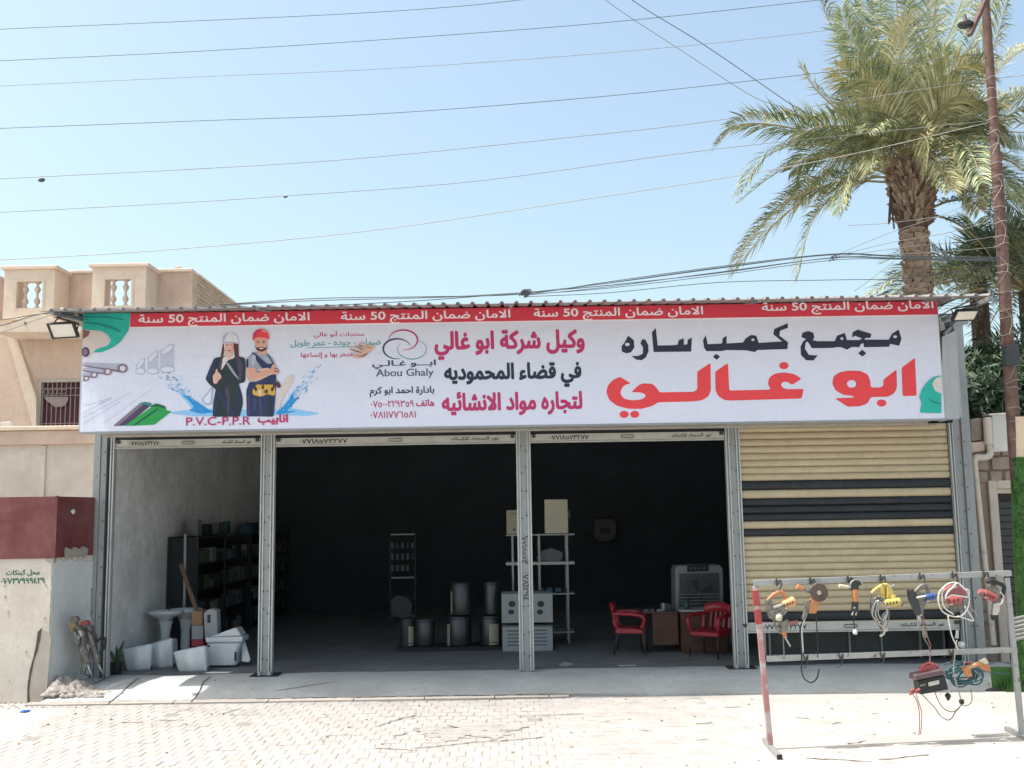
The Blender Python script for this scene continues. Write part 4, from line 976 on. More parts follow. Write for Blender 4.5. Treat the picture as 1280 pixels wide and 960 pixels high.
# brick side wall running back from the house corner, courses as pieces
sw_top = lambda y: zpar+.0
core = MB().box((xcorner-.3, YH+.31, -.2), (xcorner-.012, 29.5, zpar-.01)).build('side_wall', 'mortar', hs)
random.seed(9); bl_, bh = .28, .095; me0 = MB().box((-.03, -bl_/2+.006, -bh/2+.006), (.012, bl_/2-.006, bh/2-.006)); bme = bpy.data.meshes.new('brick'); bme.from_pydata(me0.v, [], me0.f); bme.materials.append(M['brick'])
cnt = 0; z = zpar-bh/2; row = 0; restb = MB()
while z > zpar-1.7:
    y = YH+.15+(bl_/2 if row % 2 else 0)
    while y < 29.3:
        loc = Vector((xcorner-.012+random.uniform(-.006, .008), y, z))
        if cnt < 290 and z > zpar-1.1:
            o = bpy.data.objects.new('brick', bme); COL.objects.link(o); o.parent = core; o.location = loc-ORG[core.name]; cnt += 1
        else: restb.add([v+loc for v in me0.v], me0.f)
        y += bl_
    z -= bh; row += 1
tag(restb.build('brick_rows', 'brick', core), kind='stuff')
MB().box((xcorner-.34, YH+.35, zpar+.0), (xcorner+.03, 29.5, zpar+.05)).build('side_coping', 'stucco_cap', hs)

# rubble heap in the corner by the wall
random.seed(14)
g0 = gr(66, 874, STZ); 
heap = MB(); K = 46
for j in range(K+1):
    for i in range(K+1):
        u, v = i/K, j/K; x = -6.50+.72*u; y = 14.62+.85*v
        h = .17*math.exp(-((u-.2)/.45)**2-((v-.4)/.45)**2)*(1+.5*noise.noise(Vector((x*5, y*5, 0))))*(1+.45*noise.noise(Vector((x*14, y*14, 3))))+.022*noise.noise(Vector((x*38, y*38, 3)))
        h *= min(1, 6*u+.6)*min(1, 5*(1-u))*min(1, 6*v+.1)*min(1, 5*(1-v))
        heap.v.append(Vector((x, y, -.125+max(0, h)*1.2+ .1*min(1, max(0, (y-14.45)/1.1)))))
for j in range(K):
    for i in range(K): a = j*(K+1)+i; heap.f.append((a, a+1, a+K+2, a+K+1))
hp = heap.build('rubble_heap', 'rubble', None); tag(hp, 'heap of broken mortar and grit at the foot of the low corner wall', 'rubble', kind='stuff')
def stone(c, r, seed):
    random.seed(seed); mb = MB(); V = []
    rs_ = [r*random.uniform(.65, 1.15) for _ in range(7)]
    for (z, f) in ((-.35, .7), (.1, 1), (.5, .75)):
        for k in range(7): a = k*2*math.pi/7; V.append(Vector(c)+Vector((math.cos(a)*rs_[k]*f, math.sin(a)*rs_[k]*f*.8, z*r)))
    V.append(Vector(c)+Vector((0, 0, .7*r))); F = []
    for i in range(2):
        for k in range(7): F.append((i*7+k, i*7+(k+1) % 7, (i+1)*7+(k+1) % 7, (i+1)*7+k))
    for k in range(7): F.append((14+k, 14+(k+1) % 7, 21))
    F.append(tuple(reversed(range(7)))); return mb.add(V, F)
mb = MB(); random.seed(77)
P = [(random.uniform(0, 1), random.uniform(0, 1)) for _ in range(420)]
for i, (u, v) in enumerate(P):
    x = -6.47+.80*u**1.4; y = 14.62+.80*v**1.2; s_ = stone((x, y, -.085+.10*math.exp(-((u-.2)/.4)**2-((v-.4)/.4)**2)), .012+.045*(i % 11 == 0)*(.4+.6*v)+.011*(i % 4), i); mb.add(s_.v, s_.f)
for i in range(240):
    x = -8.2+2.6*((i*0.618) % 1); y = 14.05+.55*((i*.377) % 1); s_ = stone((x, y, STZ+.004), .009+.012*((i*7) % 5)/5, i+500); mb.add(s_.v, s_.f)
tag(mb.build('loose_stones', 'rubble', None), 'loose stones strewn along the foot of the low corner wall', 'stones', kind='stuff')
# blue wrapper on the ground
g = gr(31, 890, STZ); pk = thing('crisp_packet', 'small crumpled blue packet lying on the street by the corner wall', 'packet', (g.x, g.y, STZ+.004))
pp = MB(); 
for j in range(5):
    for i in range(6): pp.v.append(Vector((g.x-.05+.1*i/5, g.y-.07+.14*j/4, STZ+.012+.018*noise.noise(Vector((i*.9, j*.9, 2))))))
for j in range(4):
    for i in range(5): a = j*6+i; pp.f.append((a, a+1, a+7, a+6))
pp.build('wrapper', 'packet_blue', pk); MB().add([(g.x-.02, g.y-.03, STZ+.035), (g.x+.03, g.y-.03, STZ+.036), (g.x+.03, g.y, STZ+.036), (g.x-.02, g.y+.01, STZ+.035)], [(0,1,2,3)]).build('print', 'packet_white', pk)

# ================================================================== FLOODLIGHTS
def floodlight(quad, Y, label, arm):
    c = at(sum(q[0] for q in quad)/4, sum(q[1] for q in quad)/4, Y)
    t = thing('floodlight', label, 'floodlight', tuple(c), group='floodlights on the canopy corners')
    # front face tilted down to the street: lower edge nearer to the wall
    P = [at(x, y, Y+(.06 if i in (2, 3) else -.06)) for i, (x, y) in enumerate(quad)]
    n = (P[1]-P[0]).cross(P[3]-P[0]).normalized(); n = n if n.y < 0 else -n
    ctr = sum(P, Vector())/4
    ins = [p.lerp(ctr, .17) for p in P]
    fm = MB(); V = P+ins; 
    fm.add([p+n*.004 for p in P]+[p+n*.004 for p in ins]+[p-n*.05 for p in P], [(0,1,5,4),(1,2,6,5),(2,3,7,6),(3,0,4,7),(0,8,9,1),(1,9,10,2),(2,10,11,3),(3,11,8,0),(8,11,10,9)])
    fm.build('housing', 'black_plastic', t, bevel=.004)
    MB().add([p-n*.006 for p in ins], [(0,1,2,3)]).build('glass', 'white_glass', t)
    fn = MB()
    for k in range(7):
        a = P[0].lerp(P[1], (k+.5)/7)-n*.05; b = P[3].lerp(P[2], (k+.5)/7)-n*.05; fn.bar(a.lerp(b, .1)-n*.012, a.lerp(b, .9)-n*.012, .008, .024)
    fn.build('cooling_fins', 'black_plastic', t)
    br = MB(); a = P[0].lerp(P[3], .5); b = P[1].lerp(P[2], .5); m_ = at(arm[0], arm[1], Y+.05)
    br.tube([a-n*.03, a-n*.1+Vector((0, 0, .05)), m_]+[b-n*.1+Vector((0, 0, .05)), b-n*.03], .012, 6); br.bar(m_, m_+Vector((0, .12, .16)), .05, .03); br.build('bracket', 'black_plastic', t)
floodlight([(57.5,404.5),(92,403),(98.5,422),(65,424)], 14.35, 'black framed floodlight with pale glass left of the banner, under the eave', (73, 397))
floodlight([(1196,388.5),(1226,387.5),(1219.5,400.5),(1189.5,402)], 14.3, 'black framed floodlight with pale glass right of the banner, under the eave', (1222, 380))

# ================================================================== RIGHT NEIGHBOUR
YR = 16.1
sw = thing('stone_wall', 'brown rough stone wall with tan door frame right of the shop', 'wall', (8, YR, STZ))
zt_ = at(1230, 524, YR).z
dx0, dx1, dz1 = at(1247, 640, YR).x, at(1300, 640, YR).x, at(1260, 611, YR).z
MB().box((XR+.03, YR, -.2), (dx0-.14, YR+.35, zt_)).box((dx0-.14, YR, dz1+.14), (12.5, YR+.35, zt_)).box((dx1+.14, YR, -.2), (12.5, YR+.35, dz1+.14)).build('wall_body', 'mortar', sw)
random.seed(33); z = .0; ns = 0
while z < zt_-.03:
    h = random.uniform(.13, .24); h = min(h, zt_-z-.005); x = XR+.05
    while x < 9.2:
        w = random.uniform(.16, .42); a, b = x+.008, x+w-.008
        if z+h > dz1+.15 or b < dx0-.15 or a > dx1+.15:
            if z+h <= dz1+.15 and a < dx0-.15 < b+.05: b = min(b, dx0-.15)
            d = random.uniform(.015, .05); mb = MB(); j = lambda: random.uniform(-.012, .012)
            mb.add([(a+j(), YR-.001, z+.006), (b+j(), YR-.001, z+.006), (b+j(), YR-.001, z+h-.006), (a+j(), YR-.001, z+h-.006),
                    (a+.02+j(), YR-d, z+.02+j()), (b-.02+j(), YR-d+j(), z+.02+j()), (b-.02+j(), YR-d+j(), z+h-.02+j()), (a+.02+j(), YR-d, z+h-.02+j())],
                   [(0,1,5,4),(1,2,6,5),(2,3,7,6),(3,0,4,7),(4,5,6,7)])
            mb.build('stone', 'stone_wall', sw); ns += 1
        x += w
    z += h
MB().box((dx0-.135, YR-.06, 0), (dx0-.002, YR+.2, dz1+.13)).box((dx0-.001, YR-.06, dz1+.002), (dx1, YR+.2, dz1+.13)).box((dx0, YR-.03, dz1-.07), (dx1, YR+.1, dz1)).build('door_frame', 'frame_tan', sw, bevel=.01)
MB().box((dx0+.001, YR+.18, 0), (dx1, YR+.2, dz1-.07)).build('door_opening', 'dark_glass', sw)
for k in range(22): MB().box((dx0+.01, YR+.10, .1+k*.105), (dx1, YR+.125, .1+k*.105+.085)).build('louvre', 'dark_metal', sw)
# pipes
pc = thing('drain_pipe', 'pale drain pipe with an elbow running down beside the shop post', 'pipe', tuple(at(1240, 808, 15.75)))
MB().tube([at(1234,522,15.9), at(1236,556,15.9)], .065, 14).build('upper_pipe', 'pipe', pc, smooth=True, auto=40)
MB().tube(smoothpts([at(1236,556,15.9), at(1238,564,15.88), at(1236,570,15.86), at(1228,572,15.85), at(1220,572,15.85), at(1218,578,15.84)], 5), .05, 12).build('elbow', 'pipe', pc, smooth=True)
MB().tube([at(1217.5,574,15.84), at(1242,806,15.84)], .045, 12).build('lower_pipe', 'pipe', pc, smooth=True, auto=40)
for y in (600, 690, 780):
    p = at(1217.5+24.5*(y-574)/232, y, 15.84); MB().tube([p-Vector((0,0,.015)), p+Vector((0,0,.015))], .052, 12).box(p+Vector((-.07,.03,-.015)), p+Vector((.07,.25,.015))).build('pipe_clip', 'galv', pc)
bx = thing('meter_box', 'pale grey upright box fixed on top of the stone wall', 'box', tuple(at(1249, 564, 16.0)))
MB().px([(1240,518),(1257.5,517.5),(1260,564),(1242.5,565)], 15.85, .2).build('box_body', 'box_grey', bx, bevel=.01); MB().px([(1236.5,517),(1259,515.5),(1259,518),(1236.5,519)], 15.82, .25).build('box_lid', 'box_grey', bx)
st_ = thing('stone_block', 'square brown block on the wall beside the drain pipe elbow', 'block', tuple(at(1222, 565, 15.95)))
MB().px([(1213.5,553),(1231,551.5),(1232,563),(1214.5,566)], 15.93, .15).build('block_body', 'stucco', st_, bevel=.012)
MB().px([(1213,524),(1227,522),(1228,550),(1214,552)], 15.99, .1).build('block_upper', 'stone_wall', st_, bevel=.012)

# utility pole
YPO = 14.2
pl = thing('utility_pole', 'rusty brown steel utility pole with wires and a green turf wrapped base', 'pole', tuple(gr(1288, 868, STZ)))
P = [at(1228,-40,YPO), at(1231.5,0,YPO), at(1242,150,YPO), at(1252,300,YPO), at(1261,450,YPO), at(1268,540,YPO), at(1272,600,YPO)]
MB().tube(P[:3]+[P[2]+(P[3]-P[2])*.3], [.058,.058,.062,.062], 14).build('upper_pole', 'pole', pl, smooth=True, auto=50)
MB().tube([P[2]+(P[3]-P[2])*.28, P[3], P[4], P[5], P[6]], [.075,.078,.085,.09,.09], 14).build('lower_pole', 'pole', pl, smooth=True, auto=50)
MB().tube([at(1277,522,YPO), at(1280,600,YPO), at(1286,720,YPO), at(1294,870,YPO)], [.155,.155,.16,.16], 20).build('plaster_sleeve', 'plaster_pole', pl, smooth=True, auto=50)
tf = MB().tube([at(1279,572,YPO), at(1280.5,600,YPO), at(1286,720,YPO), at(1294,873,YPO)], [.172,.172,.178,.178], 24, cap=False)
tw = tf.build('turf_wrap', 'turf', pl, smooth=True)
random.seed(2); fz = MB(); A0, A1 = at(1279,572,YPO), at(1294,873,YPO)
for k in range(9000):
    t = random.random(); a = random.uniform(-math.pi, .3); c = A0.lerp(A1, t); r = .172+.006*t; d = Vector((math.cos(a), math.sin(a), 0)); p = c+d*r; sd = Vector((-d.y, d.x, 0))*.005
    q = p+d*.016+Vector((random.uniform(-.008,.008), 0, random.uniform(-.012,.012)))
    fz.add([p-sd, p+sd, q], [(0,1,2)])
tag(fz.build('turf_blades', 'turf', tw), kind='stuff')
for key, sd in (('turf_light', 91), ('turf_dark', 92)):
    fz = MB(); random.seed(sd)
    for k in range(5000):
        t = random.random(); a = random.uniform(-math.pi, .3); c = A0.lerp(A1, t); r = .174+.006*t; d = Vector((math.cos(a), math.sin(a), 0)); p = c+d*r
        if noise.noise(p*9+Vector((sd, 0, 0))) < .0: continue
        s_ = Vector((-d.y, d.x, 0))*.007; q = p+d*.022+Vector((random.uniform(-.012,.012), 0, random.uniform(-.02,.02))); fz.add([p-s_, p+s_, q], [(0,1,2)])
    tag(fz.build('turf_blades', key, tw), kind='stuff')
bxm = MB().px([(1256,432),(1274,430),(1276,455),(1258,457)], YPO-.16, .12).build('junction_box', 'dark_metal', pl, bevel=.01)
arm = MB().bar(at(1238,-14,YPO-.08), at(1212,44,YPO-.35), .07, .05).build('cross_arm', 'pole', pl)
MB().lathe([(.02,0),(.09,.01),(.11,.05),(.08,.075),(.03,.11),(.015,.2)], at(1207,34,YPO-.25), 12).build('insulator', 'dark_metal', pl, smooth=True)
rng = MB(); random.seed(6)
for k in range(26):
    y = 95+k*18+random.uniform(-6, 6); c = at(1229.5+.0735*y, y, YPO); r = .08 if y < 200 else .098; tl = random.uniform(-.03, .03)
    rng.tube([c+Vector((r*math.cos(a), r*math.sin(a), tl*math.cos(a)+.01*math.sin(3*a))) for a in [j*math.pi/7 for j in range(15)]], .0042, 5)
for k in range(6):
    y = 170+k*55+random.uniform(-15,15); x = 1229.5+.0735*y; rng.tube(pxs([(x-5+random.uniform(-3,3), y, YPO-.1), (x+7, y+14, YPO-.11), (x+random.uniform(-5,9), y+34, YPO-.11)], YPO), .0035, 5)
rng.build('wire_ties', 'wire_pale', pl)
# turf strip at foot of the pole
mb = MB(); random.seed(4)
g0 = gr(1257, 866, STZ)
for k in range(2600):
    x = g0.x+random.uniform(0, 1.1); y = g0.y+random.uniform(0, .5)+.0; z = STZ; a = random.uniform(0, 6.3); h = random.uniform(.05, .22)*(1 if x > g0.x+.05 else .5)
    d = Vector((math.cos(a), math.sin(a), 0)); p = Vector((x, y, z)); mb.add([p-d*.006, p+d*.006, p+Vector((random.uniform(-.04,.04), random.uniform(-.04,.02), h))], [(0,1,2)])
tag(mb.build('grass_tuft', 'turf', None), 'tuft of bright green grass at the foot of the utility pole', 'grass', kind='stuff')
gp_ = MB().box((g0.x+.0, g0.y+.25, STZ), (g0.x+.8, g0.y+.40, .16)).build('turf_kerb', 'turf', None); tag(gp_, 'low turf covered kerb behind the right leg of the tool rack', 'kerb')
# ================================================================== TOOL RACK IN FRONT
RL, RR = gr(963, 937, STZ), gr(1276, 922, STZ)
def YK(px): return RL.y+(RR.y-RL.y)*(px-963)/(1276-963)
def K(px, py, off=0): return at(px, py, YK(px)-off)
rk = thing('tool_rack', 'pale square tube steel rack with a faded red left leg standing on the pavement', 'rack', tuple((RL+RR)/2))
MB().bar(K(944.5,733), K(963.5,938), .055, .045).build('leg', 'galv_red', rk, bevel=.004)
MB().bar(K(944,738,.001), K(946,757,.001), .059, .049).bar(K(946.5,762,.001), K(948.5,780,.001), .060, .050).build('red_paint_band', 'red_paint', rk)
MB().bar(K(1258,722), K(1278,922), .055, .045).build('leg', 'galv', rk, bevel=.004)
MB().bar(K(942.5,729,.005), K(1102,722.6,.005), .05, .06).build('rail', 'galv', rk, bevel=.004); MB().bar(K(1102.5,722.6,.005), K(1263,716.5,.005), .05, .06).build('rail', 'galv', rk, bevel=.004)
MB().bar(K(957,823.5), K(1270,812), .055, .055).build('rail', 'galv', rk, bevel=.004)
for (x, y) in ((964, 938), (1277, 923)):
    g = gr(x, y, STZ); b = Vector((.0, .42, 0)); MB().bar(g-b*1.0+Vector((-.02,0,.026)), g+b*.9+Vector((.02,0,.026)), .05, .05).build('foot', 'galv', rk, bevel=.004)
    MB().obox(g-b*1.0+Vector((-.02,-.003,.026)), (.052, .006, .052)).build('end_cap', 'black_plastic', rk)
for x in (973, 1015, 1062, 1103, 1152, 1193, 1232):
    y = 729-(x-943)*.0392; h = MB(); h.tube(pxs([(x-3,y-4),(x-1,y+3),(x+2,y-3),(x+4,y+4),(x+1,y+9)], YK, .045, 3), .006, 6); h.tube(pxs([(x-2,y-5),(x-2,y+5)], YK, .05, 3), .007, 6)
    h.build('hook', 'rivet', rk)
for x in (1007, 1051, 1103, 1189): 
    y = 823.5-(x-957)*.0367; MB().tube(pxs([(x-3,y-4),(x,y+4),(x+3,y-3),(x+1,y+10),(x-2,y+14)], YK, .045, 3), .006, 6).build('hook', 'rivet', rk)

def tool(name, label, cat, px, py): return thing(name, label, cat, tuple(K(px, py, .08)), group='power tools hanging on the rack')
def cyl(mb, a, b, r, off=.08, seg=12, r2=None):
    return mb.tube([K(a[0], a[1], off), K(b[0], b[1], off if len(b) < 3 else b[2])], [r, r if r2 is None else r2], seg)
def cord(t, pts, r=.005, m='black_plastic', off=.08, name='cord'):
    return MB().tube(pxs(pts, YK, off), r, 6).build(name, m, t, smooth=True)
U = 1/116.0   # metres per photo pixel at the rack
# 1 orange jigsaw with hanging drill
t = tool('jigsaw', 'orange jigsaw with open handle, hanging first from the left on the rack', 'power tool', 974, 740)
MB().tube(pxs([(962,764),(960,752),(966,744),(976,740),(981,745),(984,753)], YK, .08), .020, 8).build('handle', 'orange', t, smooth=True)
MB().px([(958,751),(963,747),(966,752),(965,763),(968,772),(963,774),(959,763)], YK, .07, .11).build('grip', 'tool_grey', t, bevel=.006)
m_ = MB(); cyl(m_, (966,760), (990,752), .018, .10); m_.build('motor_band', 'tool_steel', t, smooth=True, auto=40)
m_ = MB(); cyl(m_, (978,757), (992,751), .045, .09, 14, .05); cyl(m_, (992,751), (993.5,750.2), .052, .09, 14, .036); m_.build('motor', 'orange_pale', t, smooth=True, auto=40)
MB().px([(964,764),(984,757),(985,764),(978,772),(970,774),(965,771)], YK, .08, .12).build('body', 'tool_grey', t, bevel=.008)
m_ = MB(); cyl(m_, (973,770), (976,782), .028, .08, 10, .02); m_.build('chuck', 'tool_grey', t, smooth=True, auto=40)
m_ = MB(); m_.lathe([(.03,-.03),(.04,-.01),(.04,.02),(.02,.04)], K(973,772,.1), 12); m_.build('knob', 'cream', t, smooth=True)
MB().tube(pxs([(966,772),(970,784),(976,792)], YK, .06), .012, 6).build('blade_shoe', 'tool_grey', t)
t = tool('impact_drill', 'small grey drill with red grip hanging under the orange jigsaw', 'power tool', 982, 780)
m_ = MB(); cyl(m_, (984,779), (995,778), .019, .09, 10); cyl(m_, (995,778), (996.5,777.8), .024, .09, 10); m_.build('grip', 'pink_red', t, smooth=True, auto=40)
m_ = MB(); m_.px([(976,778),(985,774),(988,780),(984,790),(977,790)], YK, .07, .11); m_.build('body', 'tool_grey', t, bevel=.01)
m_ = MB(); cyl(m_, (979,788), (982,797), .03, .08, 12, .016); m_.build('nose', 'orange', t, smooth=True, auto=40)
m_ = MB(); cyl(m_, (981,796), (988,808), .009, .08, 8); m_.build('bit', 'tool_steel', t)
cord(t, [(979,788),(979,800),(980,815),(980,824)], .006, 'tool_grey', .05)
# 2 angle grinder
t = tool('angle_grinder', 'large angle grinder with a brown cutting disc facing the street and orange body', 'power tool', 1018, 741)
R_ = Matrix.Rotation(rad(90), 4, 'X')
MB().lathe([(.004,-.004),(.092,-.004),(.092,.003),(.03,.004),(.02,.012),(.004,.012)][::-1], K(1024,741,.13), 28, R_).build('disc', 'disc', t, smooth=True, auto=30)
MB().lathe([(.004,-.012),(.02,-.012),(.022,.004),(.004,.006)], K(1024,741,.145), 14, R_).build('flange_nut', 'tool_steel', t, smooth=True, auto=30)
MB().px([(1014,736),(1020,729),(1030,729),(1034,736),(1030,742),(1018,744)], YK, .05, .10).build('guard', 'tool_grey', t, bevel=.006)
m_ = MB(); m_.tube(pxs([(1014,741),(1008,738),(1002,735),(996,732.5)], YK, .10), [.014]*7+[.018]*6+[.022]*6, 10) if False else m_.tube([K(1014,741,.1), K(1008,738.5,.1), K(1004,736.5,.1), K(997,733,.1)], [.013,.018,.02,.024], 10); m_.build('side_handle', 'tool_grey', t, smooth=True)
MB().tube([K(1003,736,.102), K(996.5,732.8,.102)], [.021,.026], 10).build('handle_tip', 'orange', t)
m_ = MB(); m_.px([(1015,748),(1026,748),(1024,757),(1021,767),(1011,767),(1012,757)], YK, .09, .12); m_.build('body', 'orange', t, bevel=.016)
m_ = MB(); m_.px([(1010,752),(1014,750),(1012,762),(1007,776),(1003,775),(1006,764)], YK, .06, .11); m_.build('rear_grip', 'tool_grey', t, bevel=.01)
cord(t, [(1005,775),(1000.5,784),(1000.5,800),(1002,820),(1002,838),(1006,849),(1014,853),(1021,848),(1024,836)], .007, 'black_plastic', .09)
cord(t, [(1020,766),(1021,785),(1022,805),(1022,822)], .006, 'black_plastic', .08)
cord(t, [(1008,770),(1003,782),(1002.5,795),(1004,815)], .006, 'wire_white', .10)
# 3 small grinder
t = tool('small_angle_grinder', 'slim orange and black grinder with crescent guard, third tool from the left', 'power tool', 1070, 735)
o_ = [(1063,737)]+[(1070.5+8*math.cos(rad(a)), 733+8.2*math.sin(rad(a))) for a in range(190, 345, 14)]+[(1074,732),(1073,738)]
MB().px(o_, YK, .05, .11).build('guard', 'dark_metal', t, bevel=.004)
MB().tube(pxs([(1063.3+.2,735)]+[(1070.5+8*math.cos(rad(a)), 733+8.4*math.sin(rad(a))) for a in range(190, 345, 22)], YK, .13, 3), .006, 6).build('guard_rim', 'tool_steel', t)
m_ = MB(); cyl(m_, (1063,734), (1049,732), .012, .1, 10, .019); m_.build('side_handle', 'cream', t, smooth=True, auto=40)
m_ = MB(); cyl(m_, (1068.5,737), (1069,752), .036, .09, 12, .032); m_.build('body', 'orange', t, smooth=True, auto=40)
m_ = MB(); cyl(m_, (1069,752), (1068.5,765), .035, .09, 12, .038); m_.build('motor', 'dark_metal', t, smooth=True, auto=40)
for dx in (-2.4, 2.2): 
    m_ = MB(); cyl(m_, (1068.5+dx,765), (1067.5+dx,769), .008, .11, 8); m_.build('screw', 'cream', t)
cord(t, [(1068,766),(1067,776),(1068,785),(1069,792)], .006); 
MB().lathe([(.02,0),(.026,.02),(.014,.05)], K(1069,793,.09), 10).build('plug', 'wire_white', t, smooth=True)
# 4 yellow circular saw with bundled cord
t = tool('circular_saw', 'yellow circular saw with a bundle of grey cord, fourth tool from the left', 'power tool', 1106, 735)
MB().tube(pxs([(1089,742),(1094,737),(1102,732),(1108,731),(1113,736),(1116,743)], YK, .08), .018, 8).build('handle', 'yellow', t, smooth=True)
MB().px([(1100,734),(1105,731),(1107,748),(1102,752)], YK, .06, .10).px([(1109,733),(1113,736),(1122,749),(1126,753),(1124,759),(1113,759),(1109,752)], YK, .09, .11).build('body', 'yellow', t, bevel=.008)
m_ = MB(); cyl(m_, (1106,754), (1124,752), .035, .14, 12, .042); cyl(m_, (1118,756), (1117,744), .03, .12, 10); m_.build('motor', 'yellow', t, smooth=True, auto=40)
m_ = MB(); cyl(m_, (1124,753), (1128,754), .03, .14, 10); m_.build('motor_cap', 'tool_grey', t, smooth=True, auto=40)
m_ = MB(); cyl(m_, (1112,734), (1118,731), .008, .1, 8); m_.build('lever', 'tool_steel', t)
m_ = MB(); random.seed(31)
for k in range(11):
    a = random.uniform(-4, 4); w = random.uniform(3, 9); yb = 778+random.uniform(-8, 8)
    m_.tube(pxs([(1096+a*.4,746), (1091+w*.3+a,756), (1095+a-w*.4,768), (1102+a*.4,yb), (1105+a*.5-1,yb-4), (1108+w*.35,764), (1104+w*.2+a,752), (1097+a*.3,745)], YK, .08+random.uniform(0, .05), 4), .0065, 5)
m_.build('cord_bundle', 'tool_grey', t, smooth=True)
m_ = MB()
for k in range(7):
    a = random.uniform(-4, 4); w = random.uniform(3, 9); yb = 776+random.uniform(-8, 8)
    m_.tube(pxs([(1097+a*.4,750), (1092+w*.3+a,760), (1096+a-w*.3,770), (1102+a*.4,yb), (1106+a*.4,yb-6), (1107+w*.3,762), (1102+a,752)], YK, .10+random.uniform(0, .05), 4), .006, 5)
m_.build('cord_bundle', 'tool_steel', t, smooth=True)
cord(t, [(1090,742),(1088,752),(1089,768),(1094,776),(1102,786)], .006, 'wire_dark', .12); cord(t, [(1111,762),(1111,772),(1109,782)], .006, 'wire_pale', .1)
cord(t, [(1105,783),(1106,788),(1104,793),(1100,795)], .011, 'cream', .1, 'plug'); cord(t, [(1108,784),(1109,789)], .012, 'cream', .1, 'plug')
# 5 blue planer
t = tool('electric_planer', 'black and blue electric planer, fifth tool from the left', 'power tool', 1152, 738)
MB().px([(1137,738),(1141,736),(1147,744),(1150,756),(1152,768),(1148,770),(1142,757),(1138,748)], YK, .09, .12).build('base_plate', 'dark_metal', t, bevel=.005)
MB().tube(pxs([(1143,741),(1148,735),(1154,731),(1159,733),(1160,740),(1157,745)], YK, .08), .019, 8).build('handle', 'tool_grey', t, smooth=True)
MB().px([(1146,740),(1154,738),(1158,746),(1158,756),(1153,768),(1148,764)], YK, .08, .11).build('body', 'tool_grey', t, bevel=.012)
m_ = MB(); cyl(m_, (1156,748), (1168,745), .042, .12, 14, .036); m_.build('motor', 'blue', t, smooth=True, auto=40)
m_ = MB(); cyl(m_, (1146,747), (1157,745), .01, .15, 8); m_.build('label_strip', 'wire_white', t)
MB().px([(1146,764),(1154,763),(1152,776),(1148,775)], YK, .05, .1).build('dust_sleeve', 'tool_steel', t, bevel=.006)
cord(t, [(1154,755),(1154,770),(1157,785),(1160,798),(1163,806),(1162,814)], .006, 'pink_red', .1); cord(t, [(1151,770),(1154,782),(1154,795),(1160,806),(1163,815),(1162,828),(1162,838)], .007, 'tool_grey', .1)
MB().tube([K(1154,782,.1), K(1157,797,.1)], [.022,.018], 8).build('plug', 'tool_grey', t)
# 6 red tool wound in white cable
t = tool('cable_wound_saw', 'dull red power tool wound in loops of white cable, sixth tool from the left', 'power tool', 1196, 735)
MB().px([(1180,738),(1190,731),(1204,733),(1209,742),(1207,750),(1190,752),(1183,748)], YK, .09, .10).build('body', 'pink_red', t, bevel=.014)
m_ = MB(); cyl(m_, (1186,752), (1200,749), .045, .1, 12); m_.build('motor', 'tool_red', t, smooth=True, auto=40)
MB().px([(1186,754),(1206,752),(1204,764),(1190,766)], YK, .03, .06).build('shoe', 'tool_grey', t, bevel=.004)
m_ = MB()
m_.tube(pxs([(1180,733),(1174,741),(1173,752),(1177,763),(1186,769),(1198,771),(1206,766),(1211,756),(1211,744),(1204,734),(1194,728),(1183,731),(1178,740),(1178,752),(1182,761),(1192,768)], YK, .17, 5), .0075, 7)
m_.tube(pxs([(1183,743),(1190,735),(1197,729),(1205,736),(1211,738),(1210,746),(1200,745),(1190,744),(1182,748),(1186,738),(1196,733)], YK, .2, 5), .0075, 7)
m_.tube(pxs([(1197,770),(1206,773),(1217,776),(1212,767),(1206,758)], YK, .15, 5), .0065, 7); m_.tube(pxs([(1185,769),(1187,782),(1190,795),(1195,806),(1198,812)], YK, .15, 5), .0075, 7)
m_.build('cable_loop', 'wire_white', t, smooth=True)
m_ = MB(); cyl(m_, (1196,798), (1197,788), .02, .15, 10, .014); m_.build('plug', 'carton_white', t, smooth=True, auto=40)
MB().lathe([(.012,-.03),(.035,-.02),(.04,.01),(.03,.03),(.01,.035)], K(1202,806,.14), 12).build('socket', 'carton_white', t, smooth=True)
cord(t, [(1196,800),(1194,815),(1192,835),(1193,845),(1197,860),(1201,873)], .007, 'wire_pale', .12)
MB().lathe([(.012,-.03),(.026,-.015),(.026,.015),(.012,.025)], K(1202,877,.12), 10).build('cord_end', 'black_plastic', t, smooth=True)
cord(t, [(1211,752),(1214,760),(1218,765),(1223,772)], .006, 'wire_pale', .05)
# 7 red and black saw at the right end
t = tool('reciprocating_saw', 'red and black power tool hanging last on the right of the top rail', 'power tool', 1240, 730)
m_ = MB(); cyl(m_, (1230,742), (1244,748), .05, .11, 12, .044); m_.build('motor', 'tool_red', t, smooth=True, auto=40); m_ = MB(); cyl(m_, (1224,739), (1230,742), .03, .11, 12, .048); m_.build('motor_cap', 'pink_red', t, smooth=True, auto=40)
MB().tube(pxs([(1234,728),(1240,726),(1248,729),(1255,733),(1254,741),(1250,747)], YK, .08), .022, 8).build('handle', 'black_plastic', t, smooth=True)
MB().px([(1236,732),(1247,733),(1252,743),(1251,752),(1243,754),(1238,742)], YK, .08, .10).build('body', 'tool_grey', t, bevel=.012)
MB().px([(1242,754),(1251,752),(1250,764),(1246,772),(1241,770),(1241,762)], YK, .06, .09).build('gear_case', 'tool_steel', t, bevel=.01)
cord(t, [(1250,740),(1254,745),(1252,754),(1247,756)], .005, 'wire_white', .15); MB().px([(1240,769),(1248,769),(1247,775),(1242,776)], YK, .06, .1).build('nozzle', 'black_plastic', t, bevel=.008)
random.seed(19)
